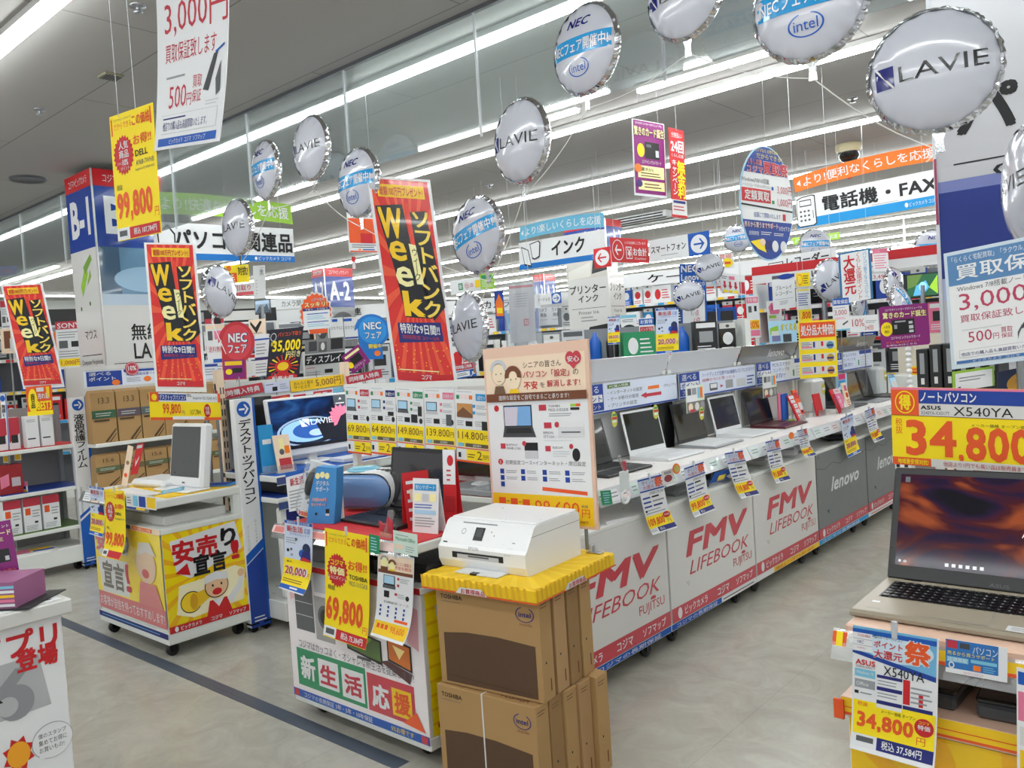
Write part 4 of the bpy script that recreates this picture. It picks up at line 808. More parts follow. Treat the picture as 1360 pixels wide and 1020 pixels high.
for k, c in enumerate(('w', 'e', 'w', 'C', 'g', 'u', 'Y')): face(g, (-w/2+.02+.115*k, -d/2-.03, .843), (.1, 0, 0), (0, -.02, -.045), [R(0, 0, 1, 1, c), L(.1, .15, .9, .85, 3, 's')], .0005)
g.build('price_rail', t)
for sx in (-1, 1):
    for sy in (-1, 1): caster(t, sx*(w/2-.07), sy*(d/2-.05), .035)
block('flat_carton', 'white box lying on the lower yellow shelf of the sale cart', 'carton', (cx+.1, cy, .69), 0, lambda g: g.box(-.3, -.18, 0, .25, .18, .05, 'W', 'k', .004))
# white all-in-one / tablet computer
t = thing('desktop_computer', 'white computer with dark grey screen standing on the yellow-matted sale cart', 'computer', (-4.38, 2.16, .849), R_(2))
a = R_(8); M = Matrix.Translation((0, .06, .01)) @ Matrix.Rotation(-a, 4, 'X')
g = G(); g.box(-.225, 0, 0, .125, .06, .36, 'w', 'g', .014, M); g.box(-.225, -.03, 0, .125, .12, .012, 'w', 'g', .005); g.build('body', t)
g = G(); o_ = np.array(M @ Vector((-.205, -.0012, .34))); v = np.array(M.to_3x3() @ Vector((0, 0, -.28))); g.add([o_, o_+v, o_+v+(.30, 0, 0), o_+np.array((.30, 0, 0))], [(0, 1, 2, 3)], (70, 72, 72), 'g'); face(g, o_+v*1.1+(.13, 0, 0), (.03, 0, 0), v*.03, [R(0, 0, 1, 1, 'd')], .0005); g.build('screen', t)
block('keyboard', 'white keyboard on a yellow mat before the white computer', 'keyboard', (-4.60, 2.02, .849), R_(-4), lambda g: (g.box(-.2, -.06, 0, .2, .06, .012, 'w', 'g', .004), g.box(-.22, -.075, -.002, .2, .065, .0, 'Y')))
block('printer', 'white low printer on the sale cart shelf behind the keyboard', 'printer', (-4.78, 2.24, .846), R_(6), lambda g: g.box(-.14, -.1, 0, .2, .12, .05, 'w', 'g', .02))
t = thing('pen_strip', 'tall cream sticker strip stand left of the white computer', 'strip stand', (-4.82, 2.05, .846), R_(20))
g = G(); M = Matrix.Rotation(R_(18), 4, 'Y'); g.box(-.02, -.002, .02, .02, .002, .27, 'e', 'p', 0, M); face(g, np.array(M @ Vector((-.02, -.0024, .27))), np.array(M.to_3x3() @ Vector((.04, 0, 0))), np.array(M.to_3x3() @ Vector((0, 0, -.25))), [E(.5, .4, .3, .05, 'T'), E(.5, .7, .3, .05, 'O')], .0004); g.build('strip', t); box_part('foot', t, -.02, -.02, 0, .03, .02, .03, 'l', 'film')
sign('folder', 'red booklet with a white swirl leaning beside the white computer', 'booklet', (182, 590), (191, 588), (173, 631), ('Y', 2.18), 'r', [P([(.3, .45), (.5, .6), (.8, .4), (.8, .5), (.5, .75)], 'w'), R(.1, .05, .9, .15, 'l')], pole=(.5, .849, .003))
block('blue_leaflet', 'blue leaflet lying flat at the right end of the sale cart shelf', 'leaflet', onZ(288, 644, .85), R_(30), lambda g: (g.box(-.12, -.06, 0, .12, .06, .006, (60, 130, 196)), g.box(-.1, -.04, .006, .08, .03, .009, 'u')))
sign('leaflet', 'pale blue folded leaflet at the shelf front below the keyboard', 'leaflet', (214, 652), (245, 646), (213, 657), ('T', 4.3), 'C', [R(.1, .2, .9, .8, 'a')], th=.002)
sign('price_tag', 'yellow 99,800 yen price tag hanging from the sale cart', 'price tag', (138, 650), (165, 652), (142, 736), ('Y', 1.91), 'y', TAG998+[T('DELL', .55, .33, .83, .37, 'k', .03), T('Inspiron', .53, .41, .95, .45, 'd', 0), T('税抜', .07, .555, .2, .6, 'k', 0), T('99,800', .05, .64, .95, .86, 'O', .05), R(.01, .9, .3, .995, 'w'), L(.06, .92, .24, .97, 1, 'd', .9, 0), R(.3, .905, .99, .995, 'r')], th=.001, curl=.03, cexp=6, clip=True)
sign('promo_tag', '20,000 yen promotional slip hanging beside the sale cart price tag', 'promo tag', (119, 645), (138, 648), (122, 708), ('Y', 1.92), 'w', C20, th=.001, curl=.015, cexp=6, clip=True)
sign('promo_tag', 'small coloured calendar strip on the sale cart rail', 'promo tag', (167, 655), (207, 660), (168, 672), ('Y', 1.905), 'w', [R(.02, .1, .2, .9, 'W'), R(.24, .1, .4, .9, 'C'), R(.44, .1, .66, .9, 'u'), R(.7, .1, .98, .9, 'Y'), L(.04, .2, .18, .8, 3, 'd')], th=.001)
sign('price_board', 'wide yellow 99,800 yen desktop price board above the white computer', 'price board', (198, 521), (292, 523), (200, 558), ('T', 4.45, 4.75), 'y', [R(0, 0, 1, .33, 'w'), R(0, 0, .12, .33, 'O'), E(.06, .17, .035, .12, 'y'), R(.12, .05, .5, .28, 'u'), T('デスクトップパソコン', .13, .07, .49, .26, 'w', .02, None), T('DELL', .51, .03, .58, .13, 'k', .02), T('Inspiron 22 3264 AiO', .6, .12, .95, .26, 'd', 0), R(.96, 0, 1, .33, 'O'), T('99,800', .17, .4, .42, .82, 'O', .03), T('円', .43, .65, .47, .8, 'd', 0), T('107,784', .55, .62, .7, .82, 'k', 0), E(.8, .65, .05, .25, 'r'), V_('特価', .77, .5, .83, .8, 'w'), R(0, .9, 1, 1, 'O'), R(.3, .86, .75, .98, 'w')], pole=(.96, .85, .008))

# ------------------------------------------------------------------ red-matted cart in the middle, facing the aisle
x0, x1, y0, y1 = -3.09, -2.235, 1.965, 2.475
cx, cy = (x0+x1)/2, (y0+y1)/2; w, d = x1-x0, y1-y0
t = thing('display_cart', 'red-matted rolling cart with a new-life campaign poster holding a black laptop', 'display cart', (cx, cy, 0))
box_part('base_frame', t, -w/2, -d/2, .06, w/2, d/2, .11, 'm', 'g', .005)
box_part('cabinet', t, -w/2+.006, -d/2+.006, .11, w/2-.006, d/2-.006, .64, 'm', 'g', .004)
NEW = [P([(.02, .08), (.1, .02), (.1, .2), (.03, .25)], (236, 190, 196)), P([(.88, .06), (.98, .1), (.97, .38), (.9, .34)], (230, 170, 180)), P([(.85, .12), (.93, .2), (.9, .28)], (220, 140, 152)),
       R(.07, .06, .22, .46, 'd'), R(.075, .24, .215, .245, 'l'), R(.075, .34, .215, .345, 'l'), R(.24, .0, .36, .14, 'l'), R(.23, .17, .38, .5, (160, 158, 156)), E(.31, .32, .055, .09, 'd'), E(.31, .32, .035, .06, 'k'),
       P([(.46, .34), (.72, .38), (.72, .55), (.47, .5)], 'k'), P([(.47, .355), (.71, .39), (.71, .53), (.48, .485)], 'j'), P([(.55, .36), (.66, .38), (.6, .45)], 'G'), R(.54, .53, .64, .55, 'd'),
       P([(.76, .33), (.92, .36), (.92, .54), (.76, .5)], 'k'), P([(.77, .345), (.91, .372), (.91, .525), (.77, .485)], (206, 110, 40)), P([(.8, .38), (.88, .4), (.84, .47)], (250, 220, 140)), P([(.71, .52), (.76, .5), (.92, .545), (.9, .62)], (90, 50, 50)),
       T('コジマはカッコよく・オシャレな新生活を提案します!', .08, .535, .93, .6, 'd', 0, None, 0, 0), R(.05, .61, .59, .9, 'g'), T('新', .08, .66, .2, .84, 'w', .05), R(.225, .645, .385, .855, 'w'), T('生', .24, .68, .37, .83, 'R', .05), R(.41, .655, .575, .87, 'w'), T('活', .43, .69, .56, .84, 'R', .05),
       R(.6, .63, .92, .9, 'f'), T('応', .63, .69, .75, .86, 'w', .05), R(.77, .68, .9, .87, 'Y'), T('援', .785, .7, .89, .85, 'O', .04), P([(.84, .9), (.93, .8), (.98, .92)], 'O'),
       R(0, .94, 1, 1, 'b'), R(.01, .945, .05, .995, 'R'), T('コジマの長期保証 3年・5年・10年保証', .09, .95, .62, .99, 'w', .01), T('5%お得です', .75, .95, .9, .99, 'y', .01), R(.95, .945, .99, .995, 'R')]
g = G(); face(g, (-w/2, -d/2-.001, .64), (w, 0, 0), (0, 0, -.555), NEW, .0008, 's', (238, 232, 234)); g.box(-w/2, -d/2-.001, .085, w/2, -d/2+.006, .64, (238, 232, 234)); g.build('front_poster', t)
g = G(); face(g, (w/2-.002, -d/2+.02, .64), (0, d-.04, 0), (0, 0, -.53), [P([(0, .1*k), (1, .1*k+.04), (1, .1*k+.07), (0, .1*k+.02)], (236, 190, 20)) for k in range(10)]+[P([(.1, .1), (.5, .06), (.55, .44), (.15, .42)], 'w'), T('安', .14, .12, .5, .38, 'r', .05), P([(.12, .6), (.6, .55), (.6, .82), (.2, .85)], 'w'), V_('お買得', .2, .58, .45, .86, 'r', .03), E(.15, .93, .1, .05, 'r')], .0008, 's', 'y'); g.build('side_poster', t)
box_part('lower_deck', t, -w/2, -d/2, .64, w/2, d/2, .665, 'm', 'g', .003)
g = G(); face(g, (-w/2, -d/2-.0006, .665), (w, 0, 0), (0, 0, -.026), [R(0, 0, 1, .9, 'r'), R(.88, .1, .95, .8, (220, 120, 120))], .0006); g.build('red_strip', t)
for sx in (-1, 1):
    box_part('post', t, sx*(w/2-.03)-.02, d/2-.06, .665, sx*(w/2-.03)+.02, d/2-.02, .80, 'm', 'g', .003)
    box_part('side_bracket', t, sx*(w/2-.01)-.008, -d/2+.15, .73, sx*(w/2-.01)+.008, d/2-.02, .80, 'm', 'g', .003)
box_part('shelf_deck', t, -w/2-.01, -d/2-.01, .79, w/2, d/2, .826, 'm', 'g', .005)
box_part('red_mat', t, -w/2+.005, -d/2+.0, .826, w/2-.01, d/2-.01, .83, (206, 44, 50), 'p')
g = G(); g.prism([(0, .83), (.004, .83), (-.022, .775), (-.026, .775)], (-w/2-.03, -d/2-.014, 0), (0, 1, 0), (0, 0, 1), (w+.03, 0, 0), 'l', 'film')
face(g, (-w/2-.03, -d/2-.016, .828), (w+.03, 0, 0), (0, -.02, -.035), [R(0, .1, 1, .9, (232, 200, 196)), R(.02, .2, .1, .8, (220, 130, 124)), R(.2, .25, .5, .8, (226, 150, 140)), R(.6, .2, .8, .85, (220, 170, 164))], .0006, 's'); g.build('price_rail', t)
for sx in (-1, 1):
    for sy in (-1, 1): caster(t, sx*(w/2-.1), sy*(d/2-.08), .03)
for k in range(3):
    block('laptop_box', ['black laptop box under the red-matted shelf behind the yellow price tag', 'black laptop box beside the printer under the red-matted shelf', 'grey device under the red-matted shelf near the 20,000 yen slip'][k], 'carton', (cx+[.02, .3, -.3][k], cy-.06, .665), R_(4*k), lambda g, k=k: g.box(-.14, -.15, 0, .11, .2, .07, 'kKs'[k], 'g', .012))
laptop('black laptop on the red mat with a dark blank screen', (-2.66, 2.215, .831), R_(-3), .385, .26, .262, 10, 'K', bezel='k', keys='k', screen=(40, 36, 38), lidprints=[T('TOSHIBA', .04, .93, .12, .96, 's', 0)])
# round blue and white radio
t = thing('cd_radio', 'blue and white rounded radio on the red mat left of the black laptop', 'radio', (-2.98, 2.385, .831), R_(18))
g = G(); pr = []
def cap(w, h, n=10): return [(w-h+h*math.cos(R_(-90+180*i/n)), h*math.sin(R_(-90+180*i/n))) for i in range(n+1)]+[(-w+h-h*math.cos(R_(-90+180*i/n)), -h*math.sin(R_(-90+180*i/n))) for i in range(n+1)]
secs = [(.0, .155, .078), (.02, .165, .088), (.12, .165, .088), (.17, .155, .08), (.19, .13, .06)]
V = [[(x, y-.1, z+.09) for x, z in cap(w_, h_)] for y, w_, h_ in secs]; n = len(V[0])
g.add([q for r in V for q in r], [(i*n+k, (i+1)*n+k, (i+1)*n+(k+1) % n, i*n+(k+1) % n) for i in range(4) for k in range(n)], 'w', 'g', True); g.add(V[-1], [list(range(n))[::-1]], 'w', 'g'); g.build('housing', t)
g = G(); secs = [(-.104, .15, .072), (-.118, .13, .055), (-.124, .09, .025)]
V = [[(x, y, z+.09) for x, z in cap(w_, h_)] for y, w_, h_ in secs]
g.add([q for r in V for q in r], [((i+1)*n+k, i*n+k, i*n+(k+1) % n, (i+1)*n+(k+1) % n) for i in range(2) for k in range(n)], (104, 140, 190), 's', True); g.add(V[-1], [list(range(n))], (104, 140, 190), 's'); g.build('blue_front', t)
g = G(); g.lathe([(.0, .014), (.05, .014), (.075, .004), (.08, -.004)], (-.03, -.02, .178), c='C', mt='s'); g.build('disc_lid', t)
g = G(); [g.box(.06+.022*k, -.06, .17, .076+.022*k, -.045, .182, 'd', 'g', .002) for k in range(4)]; g.build('button', t)
# mouse in a blister bag and blue support box at the left of the red mat
t = thing('mouse_package', 'black mouse in a clear blister bag standing at the left end of the red mat', 'mouse package', (-3.02, 2.07, .831), R_(14))
g = G(); M = Matrix.Rotation(R_(12), 4, 'Y') @ Matrix.Rotation(R_(-12), 4, 'X'); g.box(-.075, 0, 0, .075, .004, .25, 'w', 'p', 0, M); face(g, np.array(M @ Vector((-.075, -.0005, .1))), np.array(M.to_3x3() @ Vector((.15, 0, 0))), np.array(M.to_3x3() @ Vector((0, 0, -.1))), [R(.2, .3, .8, .42, 'd'), P([(.1, .8), (.5, .6), (.9, .9), (.9, 1), (.1, 1)], (214, 206, 120)), R(.1, .1, .2, .25, 'd')], .0005); g.build('backing_card', t)
g = G(); g.lathe([(.0, .0), (.03, .004), (.046, .03), (.05, .07), (.044, .11), (.028, .135), (.0, .142)], M @ Vector((.0, -.022, .085)), np.array(M.to_3x3() @ Vector((0, 0, 1))), 'K', 'g', 20); g.build('mouse', t)
g = G(); g.box(-.07, -.06, .012, .07, -.002, .246, 'l', 'film', .02, M); g.build('clear_bag', t)
t = thing('support_box', 'tall folded blue support leaflet box beside the blister-packed mouse', 'leaflet box', (-2.90, 2.03, .831), R_(18))
g = G(); g.prism([(-.075, 0), (.065, 0), (.085, .11), (.10, .235), (.0, .24), (-.045, .12)], (0, 0, 0), (1, 0, 0), (0, 0, 1), (0, .05, 0), (64, 140, 204), 'p')
face(g, (-.03, -.0006, .23), (.12, 0, 0), (-.03, 0, -.22), [E(.3, .13, .1, .06, 'h'), E(.5, .11, .1, .06, 'h'), E(.7, .13, .1, .06, 'h'), T('デジタル', .25, .22, .8, .32, 'w', .02), T('サポート', .25, .33, .8, .43, 'w', .02), T('月額500円', .1, .55, .7, .62, 'w', .01, 'R'), T('安心サポート', .08, .65, .7, .71, 'w', .01, 'R'), E(.3, .86, .05, .03, 'k'), R(.7, .76, .85, .84, 'k'), R(.7, .85, .85, .89, 'w')], .0006); g.build('box', t)
box_part('white_backing', t, -.06, .052, 0, .08, .058, .2, (236, 226, 214), 'p')
sign('leaflet', 'white campaign leaflet behind the blister-packed mouse', 'leaflet', (379, 629), (405, 622), (384, 680), ('Y', 2.16), 'w', [R(0, 0, 1, .1, 'b'), T('新生活', .2, .16, .9, .36, 'R', .03), L(.1, .45, .9, .95, 6, 's')], th=.002, pole=(.5, .831, .003))
# booklets and framed leaflet right of the laptop
def tent(label, loc, rotz, w, h, c, prints, dep=.05):
    t = thing('tent_card', label, 'tent card', loc, rotz); g = G()
    for s in (-1, 1): g.prism([(0, 0), (.003, 0), (dep*.5+.003, h), (dep*.5, h)] if s < 0 else [(dep+.003, 0), (dep, 0), (dep*.5, h), (dep*.5+.003, h)], (-w/2, 0, 0), (0, 1, 0), (0, 0, 1), (w, 0, 0), c, 'p')
    face(g, (-w/2, dep*.5-.001, h), (w, 0, 0), (0, -dep*.5, -h), prints, .0006); g.build('card', t); return t
tent('white framed leaflet card with a blue heading beside the printer', (-2.335, 2.10, .831), R_(8), .125, .205, 'w', [R(.08, .1, .92, .22, 'c'), T('安心サポート', .12, .12, .88, .2, 'w'), R(.08, .28, .33, .42, 'h'), R(.38, .28, .62, .42, 'l'), R(.67, .28, .92, .42, 'h'), L(.08, .46, .92, .56, 2, 'b'), R(.08, .58, .92, .66, 'a'), L(.1, .7, .9, .9, 4, 's')])
tent('red folded leaflet card leaning against the black laptop', (-2.42, 2.16, .831), R_(70), .11, .22, 'r', [L(.1, .1, .9, .9, 5, 'w'), R(.2, .3, .8, .5, 'e')], .06)
tent('red and white setup leaflet card behind the framed leaflet', (-2.32, 2.22, .831), R_(10), .06, .30, 'r', [R(0, 0, 1, .45, 'w'), E(.6, .14, .25, .07, 'r'), L(.3, .24, .7, .42, 3, 'R'), R(.1, .6, .9, .8, (170, 20, 30))])
t = thing('mascot_clip', 'clear card clip with a red ribbon shape on the red mat front edge', 'clip', (-2.42, 1.985, .831))
g = G(); g.box(-.03, -.01, -.02, .03, -.004, .02, 'l', 'film'); g.tube([(0, 0, .02), (.012, .01, .07), (.02, .01, .1)], .012, 'l', 'film'); g.prism([(-.035, .02), (.035, .015), (.04, .06), (.015, .08), (.0, .05), (-.02, .05), (-.04, .06)], (0, -.004, 0), (1, 0, 0), (0, 0, 1), (0, .006, 0), 'R', 'g'); g.build('clip_body', t)
sign('info_card', 'pale green information card clipped on the red-matted cart rail', 'info card', (522, 704), (554, 710), (523, 733), ('Y', 1.90), (206, 224, 212), [L(.1, .12, .8, .22, 1, 's'), T('Microsoft Office', .1, .25, .9, .42, 'g', 0), R(.05, .6, .4, .8, 'e'), L(.5, .6, .9, .9, 3, 's')], th=.001)
sign('price_tag', 'large yellow 69,800 yen price tag hanging from the red-matted cart', 'price tag', (431, 701), (490, 712), (433, 842), ('Y', 1.925), 'y', TAG998[:5]+[S(.29, .37, .24, .16, 'r'), T('コジマ', .14, .27, .44, .325, 'y', .03), T('特価', .12, .335, .46, .41, 'h', .05), T('さらにポイント', .08, .42, .5, .455, 'w', .01), T('お得!!', .54, .25, .95, .34, 'O', .03), T('TOSHIBA', .56, .38, .96, .42, 'k', .02), T('PB25-31EGKB', .56, .44, .96, .48, 'd', 0), T('税抜', .07, .515, .24, .56, 'k', 0), T('69,800', .03, .62, .87, .87, 'O', .05), T('円', .88, .82, .98, .88, 'O', 0), R(.01, .9, .3, .99, 'w'), L(.06, .915, .26, .97, 1, 'd', .9, 0), R(.3, .905, 1, .995, 'r'), T('税込 75,384円', .42, .92, .92, .98, 'w', .02)], th=.001, curl=.015, cexp=6, clip=True)
sign('promo_tag', 'small green slip beside the large 69,800 yen price tag', 'promo tag', (490, 709), (504, 712), (490, 733), ('Y', 1.915), 'g', [L(.2, .1, .8, .9, 5, 'a')], th=.001)
sign('promo_tag', '20,000 yen promotional slip hanging at the left end of the red-matted cart', 'promo tag', (378, 690), (415, 696), (378, 778), ('Y', 1.925), 'w', C20, th=.001, curl=.03, cexp=6, clip=True)
SENIOR = [R(.02, .02, .98, .2, 'e'), E(.2, .1, .11, .07, 'h'), E(.42, .13, .1, .06, 'h'), ring(.2, .085, .12, .06, 's', .4, 20, 180, 360), ring(.42, .115, .11, .055, 'n', .5, 20, 180, 360), R(.1, .16, .3, .2, 'n'), R(.34, .18, .5, .2, 'Y'), T('パソコン設定の', .5, .08, .95, .12, 'R', 0), T('不安を解消', .5, .13, .95, .17, 'R', 0), R(.02, .2, .98, .24, 'n'), R(.18, .26, .5, .38, 'k'), R(.2, .265, .48, .36, 'a'), R(.16, .38, .52, .42, 'd'), R(.56, .27, .62, .3, 'R'), L(.64, .27, .9, .33, 3, 's'), R(.56, .35, .62, .38, 'R'), R(.2, .45, .35, .53, 'k'), E(.85, .5, .05, .03, 'k'), R(.5, .46, .57, .49, 'R'), L(.58, .46, .78, .52, 3, 's'), T('初期設定コース', .2, .57, .9, .6, 'd', 0)]+[R(.1+.22*i, .63+.05*j, .15+.22*i, .66+.05*j, 'u') for i in range(4) for j in range(3)]+[R(.55, .77, .92, .8, 'O'), R(.02, .82, .98, .97, 'Y'), R(.1, .85, .18, .9, 'O'), R(.22, .85, .3, .9, 'O'), R(.34, .85, .42, .9, 'O'), T('98,600', .5, .85, .9, .93, 'O', 0)]
sign('price_tag', 'white 98,600 yen set-up course slip hanging beside the large yellow tag', 'price tag', (502, 733), (550, 741), (500, 840), ('Y', 1.925), 'w', SENIOR, th=.001, curl=.03, cexp=6, clip=True)

# ------------------------------------------------------------------ kraft notebook cartons, yellow tray, printer, senior board
BW, BH, BD = .43, .345, .073
INTEL = lambda u, v, s, c='B', k=.07: [ring(u, v, s, s*.72*BW/BH, c, .1, 32, -60, 250), T('intel', u-s*.66, v-s*.3, u+s*.66, v+s*.3, c, .015)]
def kfront(win=True):
    q = [T('TOSHIBA', .05, .07, .27, .115, 'k', .02), T('Leading Innovation', .05, .135, .25, .155, 'd', 0), T('inside', .82, .245, .93, .275, 'n', 0)]+INTEL(.87, .165, .085)
    if win: q += [P([(.06, .47), (.3, .435), (.6, .43), (.95, .46), (.95, .97), (.06, .97)], (88, 64, 44)), P([(.08, .9), (.9, .93), (.9, .935), (.08, .905)], (60, 44, 30)), T('dynabook', .5, .9, .6, .92, 'n', 0)]
    return q
KTOP = [T('TOSHIBA', .62, .3, .9, .75, 'n', .02), L(.08, .2, .45, .8, 4, (140, 106, 66))]
KSIDE = [L(.15, .05, .85, .11, 2, (120, 88, 56)), R(.62, .8, .72, .92, 'n'), R(.3, .62, .4, .64, 'k')]
def carton(label, loc, rz, front=True, top=KTOP, c='t', strap=False, group=None, name='carton'):
    t = thing(name, label, 'carton', loc, rz, group); g = G()
    printed_box(g, -BW/2, -BD/2, 0, BW/2, BD/2, BH, c, kfront() if front else [], top, KSIDE, 'k', .002); g.build('box', t)
    if strap:
        g = G(); g.box(-.012, -BD/2-.001, 0, -.006, BD/2+.001, BH+.001, 'W', 'g'); g.build('strap', t)
    return t
low = [(-1.945, 1.995), (-1.945, 2.07), (-1.942, 2.146), (-1.938, 2.222), (-1.92, 2.305)]
names = ['frontmost kraft laptop carton of the lower row, bound by a white strap', 'second kraft laptop carton of the lower row, under the upper stack', 'third kraft laptop carton of the lower row', 'fourth kraft laptop carton of the lower row', 'rear kraft laptop carton of the lower row, sticking out beside the counter']
for i, (x, y) in enumerate(low): carton(names[i], (x, y, .0), R_(4 if i < 4 else 2), i == 0, KTOP, ['t', 'T', 't', (170, 134, 90), 't'][i], i == 0)
up_ = [(-1.935, 2.02), (-1.945, 2.11), (-1.95, 2.19), (-1.955, 2.27)]
names = ['front kraft laptop carton of the upper row, under the yellow tray', 'second kraft laptop carton of the upper row', 'third kraft laptop carton of the upper row', 'rear kraft laptop carton of the upper row']
for i, (x, y) in enumerate(up_): carton(names[i], (x, y, BH+.002), R_(7), i == 0, [], ['t', (176, 140, 96), 'T', 't'][i])
t = thing('foam_tray', 'yellow sale-printed tray board with red edge on top of the kraft cartons', 'tray', (-1.945, 2.19, .694), R_(5))
g = G(); g.box(-.245, -.255, 0, .245, .255, .048, 'Y', 'p', .006)
face(g, (-.245, .255, .0484), (.49, 0, 0), (0, -.51, 0), rays((246, 206, 40), 26, .5, .5), .0004)
for (o_, u) in (((-.245, -.2556, .048), (.49, 0, 0)), ((.2456, -.255, .048), (0, .51, 0))):
    face(g, o_, u, (0, 0, -.048), [P([(.05*k, 0), (.05*k+.02, 0), (.05*k+.03, 1), (.05*k+.005, 1)], (226, 176, 20)) for k in range(19)]+[R(0, .9, 1, 1, 'O'), P([(.32, .98), (.36, .55), (.55, .5), (.6, .98)], 'W'), T('お買得商品', .37, .6, .58, .95, 'R', .02)], .0005)
g.build('tray_board', t)
t = thing('printer', 'white inkjet printer on the yellow tray over the kraft cartons', 'printer', (-2.0, 2.205, .7425), R_(4))
w, d = .39, .34; g = G()
prof = [(-d/2+.015, 0), (d/2, 0), (d/2, .152), (d/2-.01, .16), (-d/2+.075, .162), (-d/2+.06, .155), (-d/2+.012, .085), (-d/2, .075), (-d/2, .03)]
g.prism(prof, (-w/2, 0, 0), (0, 1, 0), (0, 0, 1), (w, 0, 0), (236, 237, 238), 'g')
for s in (-1, 1): face(g, (s*(w/2+.0004), -d/2+.04, .128) if s > 0 else (s*(w/2+.0004), d/2, .128), (0, s*(d-.04), 0), (0, 0, -.002), [R(0, 0, 1, 1, 's')], .0003)
g.box(-w/2+.005, -d/2+.08, .16, w/2-.005, d/2-.005, .168, (240, 241, 242), 'g', .004); g.build('body', t)
g = G(); o_ = np.array((-w/2, -d/2+.06, .155)); v = np.array((0, -.048, -.07)); face(g, o_+np.array((0, -.0, .0006)), (w, 0, 0), v, [R(.2, .0, .6, .06, 's'), ring(.24, .42, .025, .13, 's', .2, 18), R(.37, .2, .48, .78, 'k'), R(.39, .24, .46, .6, 'q'), E(.56, .35, .006, .04, 's'), E(.6, .5, .006, .04, 's'), R(.82, .7, .85, .74, 's')], .0004, 's'); g.build('control_panel', t)
g = G(); face(g, (-w/2, -d/2-.0006, .075), (w, 0, 0), (0, 0, -.045), [R(.17, .3, .76, .78, 'K'), R(.23, .45, .71, .78, 'l'), R(.36, .5, .6, .62, 'd'), T('EPSON', .37, -.2, .48, .08, 's', .01), R(.07, -.45, .12, -.35, 'k'), T('EP-710A', .78, .1, .84, .2, 's', 0)], .0006, 'g'); g.build('paper_slot', t)
g = G(); g.box(-.08, -d/2-.05, .001, .11, -d/2+.02, .006, (220, 222, 224), 'g', .001); g.box(-.01, -d/2-.051, .001, .02, -d/2-.03, .007, 'k', 'g'); g.build('output_tray', t)
